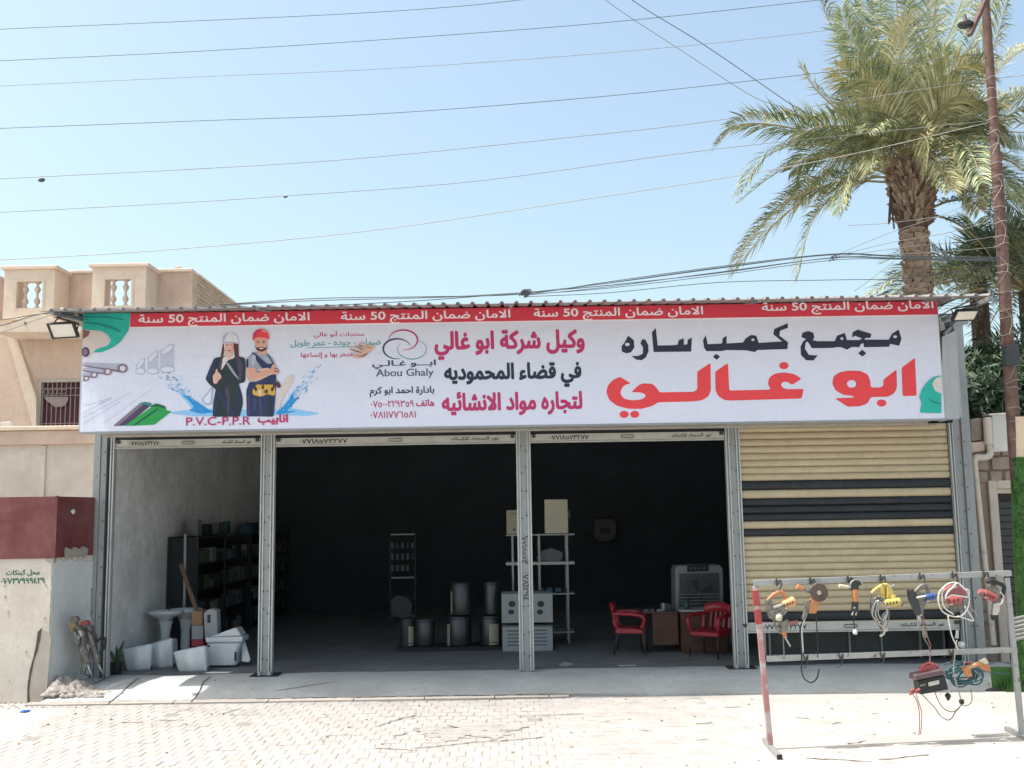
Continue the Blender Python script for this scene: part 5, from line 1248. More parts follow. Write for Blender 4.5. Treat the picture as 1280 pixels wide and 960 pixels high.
for (nm, x0_, y0_, x1_, y1_, off_, n_) in (('jigsaw', 981, 757, 991, 753, .142, 4), ('angle_grinder', 1013, 757, 1022, 757, .096, 4), ('small_angle_grinder', 1066.5, 756, 1071, 756, .13, 3), ('circular_saw', 1109, 755, 1121, 753, .185, 4), ('electric_planer', 1158, 748, 1166, 746, .165, 3), ('cable_wound_saw', 1187, 752, 1198, 750, .15, 3), ('reciprocating_saw', 1231, 743, 1242, 747, .165, 4)):
    par = bpy.data.objects[nm]
    for k in range(n_):
        x = x0_+(x1_-x0_)*k/(n_-1); y = y0_+(y1_-y0_)*k/(n_-1)
        MB().bar(K(x, y-1.9, off_), K(x-.3, y+1.9, off_), .007, .012).build('vent_slot', 'black_plastic', par)
    MB().px([(x0_, y0_+3), (x0_+4, y0_+2.4), (x0_+4, y0_+4.2), (x0_, y0_+4.8)], YK, .004, off_-.004).build('maker_plate', 'tool_steel', par)
# battery charger hanging on lower rail
t = tool('battery_charger', 'black battery charger with dark red top and two clamp leads hanging under the rack', 'charger', 1165, 838)
MB().px([(1148,851),(1181,844),(1186,862),(1151,868.5)], YK, .16, .2).build('case', 'black_plastic', t, bevel=.008)
MB().px([(1144,844),(1178,837),(1183,843),(1144,851)], YK, .18, .21).build('lid', 'lid_plum', t, bevel=.008)
MB().px([(1160,853),(1174,850),(1174,855),(1161,858)], YK, .004, .213).build('label', 'tool_steel', t)
MB().px([(1150,856),(1157,854.5),(1157,857),(1150,858.5)], YK, .004, .213).build('label', 'tool_grey', t)
m_ = MB(); m_.tube(pxs([(1150,840),(1154,832),(1162,829),(1170,832),(1174,838)], YK, .12), .014, 8); m_.px([(1152,834),(1166,830),(1172,838),(1152,842)], YK, .08, .14); m_.build('handle', 'tool_red', t, bevel=.004)
for pts in ([(1138,864),(1142,862),(1147,866)], [(1137,868),(1143,865),(1150,861)]): cord(t, pts, .012, 'tool_red', .22, 'clamp')
cord(t, [(1140,866),(1146,876),(1149,890),(1149.5,905),(1148.5,919)], .0045, 'pink_red', .2, 'clamp_lead'); cord(t, [(1145,867),(1149,880),(1152,890),(1152,905),(1150.5,918)], .0045, 'pink_red', .2, 'clamp_lead')
cord(t, [(1152,867),(1160,876),(1168,884),(1174,893),(1180,898),(1186,900),(1191,896),(1194,890),(1200,884)], .005, 'tool_grey', .17, 'mains_lead')
cord(t, [(1169,866),(1172,874),(1178,884),(1186,889),(1193,889),(1200,883),(1201,880)], .005, 'tool_grey', .18, 'mains_lead')
cord(t, [(1200,882),(1208,882),(1214,878),(1215,870),(1213,862)], .0045, 'tool_grey', .1, 'mains_lead')
MB().lathe([(.012,-.035),(.022,-.01),(.03,.0),(.03,.02),(.01,.04)], K(1185,871,.15), 10).build('plug', 'black_plastic', t, smooth=True)
# orange drill on lower rail
t = tool('cordless_drill', 'orange tool with a bar shaped body hanging from the lower rail at right', 'power tool', 1222, 830)
m_ = MB(); cyl(m_, (1208,835), (1225,829), .022, .1, 10); m_.build('body', 'orange_pale', t, smooth=True, auto=40)
MB().px([(1226,826),(1232,823),(1236,829),(1239,838),(1237,841),(1230,838),(1225,834)], YK, .07, .12).build('handle', 'orange', t, bevel=.014); MB().px([(1225,827),(1233,822.5),(1237,829),(1233,831)], YK, .05, .15).build('collar', 'cream', t, bevel=.01)
MB().px([(1207,834),(1214,836),(1216,844),(1212,848),(1207,843),(1205,837)], YK, .07, .12).build('head', 'orange', t, bevel=.014)
MB().lathe([(.012,-.03),(.02,0),(.012,.03)], K(1212,847,.1), 10).build('chuck', 'dark_metal', t); cord(t, [(1206,837),(1205,829),(1211,828),(1217,830)], .01, 'pink_red', .1, 'belt_clip')
# hose coil
t = thing('hose_coil', 'coils of dark teal hose hanging from the lower rail at right', 'hose', tuple(K(1212, 835, -.1)), group=None)
m_ = MB(); random.seed(12)
for k in range(9):
    cx, cy, rx, ry = 1207+random.uniform(-6, 6), 842+random.uniform(-4, 5), random.uniform(14, 25), random.uniform(7, 14)
    m_.tube([K(cx+rx*math.cos(a), cy+ry*math.sin(a)+2*math.sin(2*a+k), -.08-.02*k+.02*math.sin(a*2)) for a in [j*2*math.pi/22 for j in range(23)]], .0085, 6)
m_.build('coil', 'teal_hose', t, smooth=True)
MB().tube([K(x, y, -.12) for x, y in ((1180,830),(1195,826),(1230,839),(1262,843))], .008, 6).build('hose_tail', 'teal_hose', t, smooth=True)
# spray wand foot piece on the ground behind
g = gr(1243, 864, STZ); t = thing('metal_stub', 'short pale metal spike with a dark base on the ground right of the hose coil', 'metal stub', (g.x, g.y, STZ))
MB().tube([g+Vector((-.03,0,.02)), g+Vector((-.05,0,.18))], .008, 6).build('spike', 'cream', t); MB().lathe([(.10,0),(.09,.02),(.03,.05)], g, 10, None, 1.3, .6).build('base', 'dark_metal', t)
# cable clamp on the pole side of rack
t = thing('cable_bundle', 'short bundle of pale cables clipped to the turf wrapped pole', 'cables', tuple(at(1272,775,13.6)))
for k in range(6): MB().tube([at(1266, 774+k*5.2, 13.7), at(1284, 770+k*5.2, 13.4)], .022, 6).build('cable', 'galv', t)

# ================================================================== TOOLS LEANING AT THE LEFT POST
def LK(px, py, off=0): return at(px, py, 15.25+(px-100)*.008-off)
YL = lambda x: 15.25+(x-100)*.008
t = thing('demolition_hammer', 'worn grey demolition hammer with tan grip leaning on the corner wall', 'power tool', tuple(gr(104, 846, -.02)))
MB().px([(85,771),(95,770),(98,775),(94,780),(86,779)], YL, .09, .14).build('top_handle', 'tool_grey', t, bevel=.012)
MB().px([(86,778),(95,779),(97,787),(95,796),(89,790),(86,784)], YL, .1, .14).build('grip', 'grip_tan', t, bevel=.014)
MB().px([(95,781),(103,786),(106,797),(106,807),(100,809),(93,801),(90,790)], YL, .14, .16).build('body', 'worn_metal', t, bevel=.02)
MB().tube([LK(102,807,.1), LK(109,828,.1)], [.06,.045], 12).build('barrel', 'worn_metal', t, smooth=True, auto=40); MB().tube([LK(109,828,.1), LK(116.5,852,.1)], [.022,.012], 8).build('chisel', 'tool_steel', t, smooth=True)
MB().tube([LK(99,808,.05), LK(102,842,.05)], .02, 8).build('stand_leg', 'tool_grey', t); MB().tube([LK(100,812,.02), LK(103,844,.02)], .012, 8).build('stand_leg', 'tool_grey', t)
for u in (.1, .35, .6, .85):
    p = LK(102,807,.1).lerp(LK(109,828,.1), u); q = (LK(109,828,.1)-LK(102,807,.1)).normalized()*.012; MB().tube([p-q, p+q], .066-.014*u, 12).build('cooling_ring', 'tool_grey', t)
MB().tube(pxs([(92,786),(98,792),(101,800),(99,808)], YL, .17), .009, 6).build('hose', 'black_plastic', t)
MB().px([(97,789),(101,788),(103,795),(99,797)], YL, .02, .175).build('name_plate', 'tool_steel', t)
t = thing('breaker_hammer', 'grey breaker hammer with red top and black side handle beside the tan gripped one', 'power tool', tuple(gr(120, 846, -.01)))
MB().px([(99,777),(108,775),(111,779),(108,784),(101,782)], YL, .09, .06).build('top_handle', 'tool_red', t, bevel=.012)
MB().px([(104,783),(112,781),(117,795),(119,806),(112,810),(106,800)], YL, .14, .08).build('body', 'tool_grey', t, bevel=.02)
MB().px([(108,784),(112,783),(117,797),(118,808),(114,806),(111,796)], YL, .05, .12).build('casing', 'worn_metal', t, bevel=.01)
MB().tube([LK(116,807,.03), LK(122,828,.03)], [.055,.045], 12).build('barrel', 'worn_metal', t, smooth=True, auto=40); MB().tube([LK(122,828,.03), LK(130,846,.03)], [.022,.012], 8).build('chisel', 'tool_steel', t, smooth=True)
m_ = MB(); m_.tube(pxs([(116,808),(122,801),(129,797),(132,802),(129,812),(123,817)], YL, .05), .02, 8); m_.build('side_handle', 'black_plastic', t, smooth=True)
cord(t, [(118,800),(119,815),(118,835)], .006, 'black_plastic') if False else MB().tube(pxs([(112,812),(110,830),(106,842),(114,846)], YL, .05), .008, 6).build('cord', 'black_plastic', t)
for u in (.15, .45, .75):
    p = LK(116,807,.03).lerp(LK(122,828,.03), u); q = (LK(122,828,.03)-LK(116,807,.03)).normalized()*.012; MB().tube([p-q, p+q], .060-.012*u, 12).build('cooling_ring', 'tool_grey', t)
MB().tube(pxs([(107,786),(113,790),(119,800),(121,812)], YL, .13), .008, 6).build('hose', 'black_plastic', t)
# snake plant
g = gr(145.5, 843, 0); t = thing('snake_plant', 'snake plant in a black pot beside the left post', 'plant', (g.x, g.y, 0))
MB().lathe([(.065,0),(.072,.02),(.085,.16),(.092,.16),(.092,.18),(.08,.18),(.078,.15)], g, 16).build('pot', 'black_plastic', t, smooth=True, auto=40)
MB().lathe([(.077,.148),(.03,.155)], g, 12).build('soil', 'wood_dark', t)
random.seed(3)
for (dx, h, lean) in ((-.05,.24,-.10),(-.01,.20,.03),(.02,.36,.10),(.04,.22,.04),(.0,.28,-.02)):
    mb = MB(); n = 7; P0 = g+Vector((dx*.6, random.uniform(-.03,.03), .15))
    for i in range(n+1):
        u = i/n; w = .026*math.sin(math.pi*(.25+.75*u))**.7+.001; c = P0+Vector((lean*u*u, 0, h*u)); mb.v += [c+Vector((-w, .008*math.sin(u*9), 0)), c+Vector((0, .012, 0)), c+Vector((w, -.008*math.sin(u*9), 0))]
    for i in range(n): a = 3*i; mb.f += [(a, a+1, a+4, a+3), (a+1, a+2, a+5, a+4)]
    o = mb.build('leaf', 'snake_leaf', t, smooth=True); s = o.modifiers.new('t', 'SOLIDIFY'); s.thickness = .004
# ================================================================== INSIDE THE SHOP
def fl(px, py): return gr(px, py, 0)
def bxp(mb, a, b, Y, dY): 
    """box whose front face spans photo points a-b at depth Y"""
    A = at(a[0], (a[1]+b[1])/2, Y); B = at(b[0], (a[1]+b[1])/2, Y); cxm = (a[0]+b[0])/2
    return mb.box((A.x, Y, at(cxm, b[1], Y).z), (B.x, Y+dY, at(cxm, a[1], Y).z))
# ceramics in the first bay
Yc = 16.75
def pedestal(x, y, label):
    t = thing('pedestal_basin', label, 'basin', (x, y, 0), group='white sanitary ware in the first bay')
    MB().lathe([(.11,0),(.105,.03),(.08,.10),(.075,.45),(.10,.60),(.12,.66)], (x, y+.03, 0), 16, None, 1, .85).build('pedestal', 'ceramic', t, smooth=True, auto=60)
    MB().lathe([(.10,.66),(.17,.73),(.265,.765),(.295,.795),(.295,.825),(.27,.83),(.22,.77),(.08,.72)], (x, y, 0), 24, None, 1, .78).build('basin', 'ceramic', t, smooth=True, auto=50)
    MB().tube(smoothpts([(x, y+.17, .83), (x, y+.17, .9), (x, y+.10, .93), (x, y+.04, .90)], 4), .011, 8).build('tap', 'stainless', t, smooth=True)
p1, p2 = at(206, 800, 17.6), at(231, 800, 17.9)
pedestal(p1.x, 17.6, 'white pedestal basin standing nearest the plaster side wall'); pedestal(p2.x, 17.9, 'white pedestal basin between the other basin and the cardboard box')
def pan(quad, Y, label, d=.34):
    c = at(sum(q[0] for q in quad)/len(quad), max(q[1] for q in quad), Y)
    t = thing('toilet_pan', label, 'toilet pan', (c.x, Y, 0), group='white sanitary ware in the first bay')
    P = [at(x, y, Y) for x, y in quad]; zb = min(p.z for p in P); P = [Vector((p.x, p.y, p.z-zb+.004)) for p in P]
    n = 14; m = 8; mb = MB()                       # bulging body between the measured outline and a smaller back face
    a, b_, c_, d_ = P
    for j in range(m+1):
        for i in range(n+1):
            u, v = i/n, j/m; p = a.lerp(b_, u).lerp(d_.lerp(c_, u), v); p.y -= .07*math.sin(math.pi*u)**.6*math.sin(math.pi*min(1, v*.9+.08))**.5-.015*math.sin(u*9); mb.v.append(p)
    for j in range(m):
        for i in range(n): k = j*(n+1)+i; mb.f.append((k, k+n+1, k+n+2, k+1))
    o = mb.build('bowl', 'ceramic', t, smooth=True); s_ = o.modifiers.new('t', 'SOLIDIFY'); s_.thickness = .03; s_.offset = 1
    mb = MB(); ctr = sum(P, Vector())/4; Q = [ctr.lerp(p, .9)+Vector((0, .012, 0)) for p in P]
    for q in Q: q.z = max(.006, q.z)
    mb.prism(Q, (0, d, 0)); mb.build('body', 'ceramic', t, smooth=True, bevel=.04, auto=50)
    return t
pan([(155,811),(190,804),(188,836),(160,838)], 16.55, 'white toilet pan lying nearest the snake plant')
pan([(188,806),(215,798),(216,835),(190,836)], 16.8, 'white toilet pan lying half behind its left neighbour')
pan([(218,814),(257,806),(259,838),(225,839)], 16.35, 'small white toilet pan in front of the cartons', .25)
g = fl(280, 833); tx_, ty_ = g.x, g.y
t = thing('toilet', 'white toilet with its lid half raised, right of the other white pans', 'toilet', (tx_, ty_, 0), group='white sanitary ware in the first bay')
MB().px([(258,803),(301,802),(298,812),(296,818),(296,832.5),(258,833)], ty_-.18, .36).build('bowl', 'ceramic', t, smooth=True, bevel=.045, auto=50)
MB().px([(256,797),(303.5,795.5),(303,803),(257,804)], ty_-.2, .40).build('seat', 'ceramic', t, smooth=True, bevel=.02, auto=50)
MB().px([(262,796.5),(284,788),(294,784.5),(297,787),(302,795)], ty_-.16, .32).build('lid', 'ceramic', t, smooth=True, bevel=.02, auto=50)
MB().px([(293.2,815),(295.6,815),(295.6,826),(293.2,826)], ty_-.184, .01).build('outlet_hole', 'black_plastic', t)
MB().px([(259.5,806.5),(262.5,806.5),(262.5,808.5),(259.5,808.5)], ty_-.184, .01).build('bolt_hole', 'black_plastic', t)
t = thing('loose_lid', 'loose white ceramic lid leaning at the right of the toilet', 'lid', (at(308,828,16.9).x, 16.9, 0), group='white sanitary ware in the first bay')
P = [at(302,803,16.95), at(306,802,16.95), at(313,825,16.85), at(311,828,16.85), at(302,827,16.85)]
MB().prism(P, (0, .03, .005)).build('seat_ring', 'ceramic', t, bevel=.01)
# boxes behind
t = thing('cardboard_box', 'brown cardboard carton with a white and red lower band beside the basins', 'box', tuple(at(246, 806, 17.3)))
bxp(MB(), (239.5,764), (253,781.5), 17.2, .35).build('upper_carton', 'cardboard', t, bevel=.004); bxp(MB(), (239.5,782), (254,799), 17.19, .35).build('lower_carton', 'carton_white', t, bevel=.004); bxp(MB(), (239.5,799.3), (254,808), 17.19, .35).build('red_band', 'ink_red', t)
t = thing('cistern', 'cream toilet cistern on end with a dark hole, behind the toilet bowl', 'cistern', tuple(at(262, 806, 17.25)), group='white sanitary ware in the first bay')
mb = MB(); mb.px([(254,766),(262,761),(271,763),(272,796),(256,800)], 17.0, .22); mb.build('tank', 'carton_white', t, bevel=.02); MB().px([(259,769),(263,768),(263,778),(259,779)], 16.995, .01).build('button_hole', 'black_plastic', t)
t = thing('wood_plank', 'brown wooden board leaning against the shelf end', 'plank', tuple(at(246, 765, 17.6)))
MB().bar(at(247,766,17.5), at(226,706,18.2), .065, .03, (0,1,0)).build('board', 'wood_plank', t)
t = thing('white_pipe', 'thin white plastic pipe standing against the side wall', 'pipe', tuple(at(230, 770, 18.2)))
MB().tube([at(230,775,18.15), at(231.5,668,18.3)], .022, 8).build('tube', 'carton_white', t)
# shelf units along the left wall
def shelf_unit(y0, y1, label, hz, seed):
    xw = INL+.04; xf = xw+.5; t = thing('shelf_unit', label, 'shelf', (xw+.25, y0, 0), group='dark shelf units along the side wall'); random.seed(seed)
    for (x, y) in ((xw, y0), (xf, y0), (xw, y1), (xf, y1), (xf, (y0+y1)/2)): MB().bar((x, y, 0), (x, y, hz), .04, .04).build('upright', 'shelf_dark', t)
    MB().box((xw+.02, y0+.005, .1), (xf-.02, y0+.015, hz-.02)).build('end_panel', 'shelf_dark', t)
    MB().box((xw-.015, y0+.02, .1), (xw-.005, y1, hz)).build('back_panel', 'shelf_dark', t)
    n = 5
    for i in range(n):
        z = .12+(hz-.16)*i/(n-1); MB().box((xw-.0, y0+.02, z), (xf+.01, y1, z+.025)).build('shelf_board', 'shelf_dark', t)
        if i == n-1 and seed == 1: continue
        y = y0+.1
        while y < y1-.15:
            w = random.choice((.07, .09, .16, .22, .3)); h = random.uniform(.12, .3) if i < n-1 else random.uniform(.1, .28); k = random.random()
            key = random.choice(('g_blue','g_blue','g_cyan','g_grey','g_black','g_yellow','g_white','g_green','g_black'))
            if w < .1:
                o = MB().lathe([(w*.42,0),(w*.42,h*.7),(w*.2,h*.82),(w*.2,h*.95),(.01,h)], (xf-.1, y+w/2, z+.027), 10).build('bottle', key, None, smooth=True, auto=40)
            else: o = MB().box((xf-.26, y, z+.027), (xf-.03, y+w*.93, z+.027+h)).build('carton', key, None, bevel=.004)
            cn = dict(g_blue='dark blue', g_cyan='pale blue', g_grey='grey', g_black='black', g_yellow='olive yellow', g_white='white', g_green='dark green')[key]
            tag(o, '%s %s on the %s of the %s dark shelf unit' % (cn, 'bottle' if w < .1 else 'carton', ('bottom shelf', 'second shelf', 'third shelf', 'fourth shelf', 'top shelf')[i], 'nearest' if seed == 1 else 'deeper'), 'stock', 'small goods on the dark shelf units')
            y += w+random.uniform(.01, .12)
    return t
E1 = shelf_unit(18.7, 22.3, 'dark shelf unit of goods nearest the first shutter post, against the plaster wall', 2.02, 1)
shelf_unit(22.5, 26.2, 'dark shelf unit deeper in the shop, seen through the second bay', 2.0, 2)
for k, (a, b, key) in enumerate((((267,648),(276,668),'g_white'), ((281,655),(289,669),'g_black'), ((292,654),(300,669),'g_grey'), ((309,652),(315,668),'g_cyan'))):
    Yq = 19.2+k*.7; A = at(a[0], 660, Yq); h = abs(at(270, a[1], Yq).z-at(270, b[1], Yq).z); w = (b[0]-a[0])*Yq/1300
    xa = INL+.25; o = MB().box((xa, Yq, 2.03+.0), (xa+w, Yq+.25, 2.03+h)).build('carton', key, None, bevel=.005)
    tag(o, ['tall white carton on top of the nearest dark shelf unit', 'black carton on top of the dark shelf unit beside the white one', 'grey carton in the middle on top of the dark shelf unit', 'pale blue carton at the far end on top of the dark shelf unit'][k], 'carton', 'cartons on top of the dark shelf')
# low central platform, stainless heaters
Yh = 18.6
pf = thing('pallet', 'low dark pallet carrying the stainless water heaters', 'pallet', (at(600, 818, Yh).x, Yh, 0))
x0, x1 = at(497, 815, Yh).x, at(694, 815, Yh).x
for k in range(3): MB().box((x0, Yh-.28+k*.3, 0.002), (x1, Yh-.2+k*.3, .05)).build('bearer', 'shelf_dark', pf)
for k in range(6): MB().box((x0, Yh-.3+k*.13, .052), (x1, Yh-.2+k*.13, .07)).build('board', 'shelf_dark', pf)
def heater(px, w, z0, h, label, m='stainless', y=Yh, lab=None):
    x = at(px, 800, y).x; r = w/2*y/1300; t = thing('water_heater', label, 'water heater', (x, y, z0), group='stainless water heaters on the pallet')
    MB().lathe([(r*.96,0),(r,.02),(r,h-.03),(r*.93,h-.01),(r*.5,h+.0),(.02,h+.005)], (x, y, z0), 24).build('tank', m, t, smooth=True, auto=40)
    for z in (.05, h-.06): MB().lathe([(r+.004,z),(r+.006,z+.01),(r+.004,z+.02)], (x, y, z0), 24).build('band', 'dark_metal', t)
    if lab:
        a0, a1 = lab; mb = MB()
        for k in range(6):
            a = rad(a0+(a1-a0)*k/5); mb.v += [Vector((x+(r+.004)*math.cos(a), y+(r+.004)*math.sin(a), z0+.02)), Vector((x+(r+.004)*math.cos(a), y+(r+.004)*math.sin(a), z0+h*.72))]
        for k in range(5): mb.f.append((2*k, 2*k+2, 2*k+3, 2*k+1))
        mb.build('label', 'label_cream', t)
zb_ = .07; hh = .52
heater(509, 17, zb_, .48, 'stainless water heater at the left end of the lower row, cream label at its right', 'dark_metal', lab=(285, 340))
heater(531, 25, zb_, .48, 'plain bright stainless water heater, second in the lower row')
heater(574, 30, zb_, hh, 'stainless water heater below the stack, cream label on its left side', 'stainless', lab=(200, 225))
heater(613, 26, zb_, hh, 'stainless water heater with a large cream label, right of the lower row', 'stainless', lab=(265, 320))
heater(577, 27, zb_+hh+.012, .56, 'upper stainless water heater with a narrow cream strip', 'stainless', lab=(205, 220)); heater(615, 20, zb_+hh+.012, .56, 'upper narrow stainless water heater beside the fan cartons')
# fan cartons
for (a, b, lb, ic) in (((628,782),(691,814),'lower pale carton with faint print next to the water heaters', 0), ((627,741),(691,778.5),'upper white carton with two fan pictures next to the water heaters', 1)):
    t = thing('fan_carton', lb, 'carton', tuple(at(660, b[1], 18.2))); bxp(MB(), a, b, 18.2, .5).build('carton_body', 'carton_white', t, bevel=.008)
    if ic:
        for cx in (640, 676):
            mb = MB(); mb.px(ell(cx, 755, 4.5, 4, 12), 18.197, .002); mb.px(ell(cx-1, 765, 4, 3.2, 12), 18.197, .002); mb.build('fan_print', 'ink', t)
    else:
        mb = MB(); 
        for k in range(5): mb.px([(634,788+k*4.5),(684,787+k*4.5),(684,788.5+k*4.5),(634,789.5+k*4.5)], 18.197, .002)
        mb.build('line_print', 'g_grey', t)
    MB().px([(a[0],a[1]-.5),(b[0],a[1]-1),(b[0],a[1]+1),(a[0],a[1]+1.5)], 18.19, .012).build('lid_edge', 'g_grey', t)
# open display rack behind
Yk = 19.2; t = thing('display_rack', 'grey metal rack with three open shelves behind the third post', 'rack', tuple(at(676, 812, Yk)))
for px_ in (641.5, 675, 710): 
    x = at(px_, 740, Yk).x; MB().bar((x, Yk, 0), (x, Yk, at(px_, 668, Yk).z), .035, .035).build('upright', 'shelf_metal', t); MB().bar((x, Yk+.5, 0), (x, Yk+.5, at(px_, 668, Yk).z), .035, .035).build('upright', 'shelf_metal', t)
for i, yy in enumerate((668, 704.5, 742, 790)): 
    z = at(676, yy, Yk).z; MB().box((at(632.5, yy, Yk).x, Yk-.02, z-.02), (at(718, yy, Yk).x, Yk+.52, z+.03 if i == 1 else z+.005)).build('shelf_board', 'table_top' if i == 1 else 'shelf_metal', t)
for (a, b, lb, dd) in (((633,636),(649,666),'cream instantaneous heater box left of the post on the display rack', 1), ((681,623.5),(710,666),'tall white box on top of the display rack right of the post', 0)):
    q = thing('heater_box', lb, 'box', tuple(at((a[0]+b[0])/2, b[1], Yk))); z = at(676, 667.5, Yk).z+.008
    x0, x1 = at(a[0], 650, Yk).x, at(b[0], 650, Yk).x; h = abs(at(690, a[1], Yk).z-at(690, b[1], Yk).z)
    MB().box((x0, Yk, z), (x1, Yk+.3, z+h)).build('box_body', 'cream' if not dd else 'label_cream', q, bevel=.012)
    MB().box((x1+.001, Yk+.05, z+h*.45), (x1+.04, Yk+.12, z+h*.65)).build('side_tab', 'g_grey', q)
    if dd:
        for k in range(3): MB().tube([(x0+.08+.045*k, Yk-.004, z+h-.07), (x0+.08+.045*k, Yk-.012, z+h-.07)], .012, 8).build('knob', 'ink', q)
        MB().tube([(x0+.14, Yk-.004, z+.08), (x0+.14, Yk-.016, z+.08)], .02, 10).build('knob', 'ink', q)
pg = MB(); pg.px([(671,696),(678,688),(690,685),(703,690),(704,697),(700,702),(672,702)], Yk+.1, .25); o = pg.build('paper_stack', 'g_grey', None, bevel=.01); tag(o, 'crumpled grey papers on the white shelf of the display rack', 'papers')
random.seed(8)
for k in range(6): 
    x = at(650+k*11, 735, Yk).x; o = MB().box((x, Yk+.05, at(676,741,Yk).z+.01), (x+.11, Yk+.3, at(676,741,Yk).z+.06+.1*random.random())).build('small_box', random.choice(('g_grey','g_black','g_blue')), None, bevel=.004); tag(o, 'small dark box on the third shelf of the display rack', 'box', 'small boxes on the display rack')
# dim goods deeper: wire stand with hanging items
Yd = 22.5; t = thing('wire_stand', 'dim wire display stand deep in the middle bay', 'stand', tuple(at(503, 790, Yd)))
x0, x1 = at(488, 700, Yd).x, at(519, 700, Yd).x; z1 = at(503, 668, Yd).z
for x in (x0, x1): MB().bar((x, Yd, 0), (x, Yd, z1), .04, .04).build('upright', 'shelf_dark', t)
for yy in (668, 722, 770): z = at(503, yy, Yd).z; MB().bar((x0, Yd, z), (x1, Yd, z), .03, .03).build('crossbar', 'shelf_metal', t)
random.seed(5)
for k in range(14):
    xx = x0+.05+(x1-x0-.1)*((k % 5)/4); z = at(503, 678+(k//5)*14, Yd).z; o = MB().box((xx-.03, Yd-.05, z-.13), (xx+.03, Yd-.02, z)).build('hanging_pack', random.choice(('g_grey','g_black','g_cyan')), None)
    tag(o, 'small pack hanging on the dim wire stand', 'pack', 'packs hanging on the wire stand')
q = MB(); q.px([(487,750),(496,744),(508,746),(516,754),(515,770),(503,774),(489,770)], Yd-.1, .3); o = q.build('woven_sack', 'g_grey', None, bevel=.03); tag(o, 'grey woven sack at the foot of the dim wire stand', 'sack')
# wall unit far back
t = thing('wall_heater', 'dim grey box unit hung high on the back wall in the third bay', 'heater', tuple(at(756, 663, 26.6))); MB().px([(743,649),(768,648),(771,655),(770,673),(764,677),(748,677),(742,673)], 26.5, .3).build('casing', 'g_grey', t, bevel=.03); MB().px([(750,660),(763,660),(763,666),(750,666)], 26.46, .03).build('display', 'black_plastic', t)
# desk
t = thing('desk', 'brown office desk with a pale top in the third bay', 'desk', tuple(at(855, 824, 17.6)))
Yq = 17.55; zt = at(860, 765, Yq).z
def X(px): return at(px, 790, Yq).x
MB().box((X(850), Yq, zt), (X(911), Yq+.6, zt+.03)).build('desk_top', 'table_top', t, bevel=.004)
MB().box((X(803), Yq+.05, zt-.02), (X(849.5), Yq+.65, zt+.005)).build('desk_top', 'wood_dark', t, bevel=.004)
MB().box((X(852), Yq+.03, .012), (X(909), Yq+.06, zt-.002)).build('front_panel', 'wood_dark', t); MB().box((X(852), Yq+.062, .02), (X(852)+.03, Yq+.6, zt-.002)).build('side_panel', 'wood_dark', t)
MB().box((X(817), Yq+.10, .14), (X(849), Yq+.12, zt-.025)).build('modesty_panel', 'wood_dark', t); MB().box((X(805), Yq+.08, 0), (X(807.5), Yq+.6, zt-.022)).build('side_panel', 'wood_dark', t)
random.seed(9)
for k, (x, w, key, lb) in enumerate(((806, 7, 'g_white', 'crumpled white paper at the left end of the desk'), (815, 5, 'g_white', 'folded white paper in the middle of the dark desk top'), (823, 8, 'carton_white', 'white sheets beside the phone on the dark desk top'))):
    a = X(x); P = [(a, Yq+.12, zt+.007), (a+w/78, Yq+.1, zt+.012), (a+w/78+.01, Yq+.3, zt+.03), (a+.02, Yq+.32, zt+.01)]; o = MB().prism(P, (0, 0, .012)).build('paper', key, None); tag(o, lb, 'paper')
tl = thing('desk_telephone', 'small dark device with a white front standing on the desk', 'telephone', (X(833), Yq+.3, zt+.005)); MB().prism([(X(830), Yq+.25, zt+.006), (X(843), Yq+.25, zt+.006), (X(843), Yq+.35, zt+.10), (X(830), Yq+.35, zt+.13)], (0, .03, 0)).build('casing', 'g_grey', tl, bevel=.006); MB().box((X(831), Yq+.22, zt+.006), (X(834), Yq+.24, zt+.13)).build('card', 'carton_white', tl)
o = MB().lathe([(.05,0),(.055,.05),(.03,.09),(.05,.13),(.04,.14)], (X(863), Yq+.3, zt+.031), 12).build('desk_bowl', 'g_green', None, smooth=True); tag(o, 'small green pot on the pale desk top before the air cooler', 'pot')
# air cooler
t = thing('air_cooler', 'grey air cooler with a round fan guard behind the desk', 'air cooler', tuple(at(875, 800, 18.5)))
Yc = 18.45; 
def Q(x, y, o=0): return at(x, y, Yc-o)
m_ = MB(); m_.px([(844,712),(847,707),(900,706),(904,711),(905,800),(845,801)], Yc, .5); m_.build('body', 'cooler', t, bevel=.02)
MB().px([(849,717),(899,716),(900,765),(849,766)], Yc-.012, .01).build('fan_recess', 'cooler_dark', t)
m_ = MB()
for r in (.06, .12, .18, .24, .29): m_.tube([Vector((Q(874,741).x+r*math.cos(a), Yc-.03, Q(874,741).z+r*math.sin(a))) for a in [k*2*math.pi/24 for k in range(25)]], .005, 5, cap=False)
for k in range(12): a = k*math.pi/6; c = Q(874,741); m_.tube([Vector((c.x+.04*math.cos(a), Yc-.03, c.z+.04*math.sin(a))), Vector((c.x+.29*math.cos(a), Yc-.03, c.z+.29*math.sin(a)))], .004, 5)
m_.build('fan_guard', 'cooler_dark', t)
c = Q(874,741); 
for k in range(4):
    a = k*math.pi/2+.4; d = Vector((math.cos(a), 0, math.sin(a))); s_ = Vector((-d.z, 0, d.x)); 
    MB().add([c+d*.04-s_*.03+Vector((0,-.018,0)), c+d*.24-s_*.07+Vector((0,-.024,0)), c+d*.25+s_*.05+Vector((0,-.014,0)), c+d*.04+s_*.03+Vector((0,-.014,0))], [(0,1,2,3)]).build('fan_blade', 'g_black', t)
for k in range(6): z = Q(874,743+k*4).z; MB().box((Q(850,750).x, Yc-.05, z), (Q(899,750).x, Yc-.035, z+.012)).build('grille_slat', 'cooler', t)
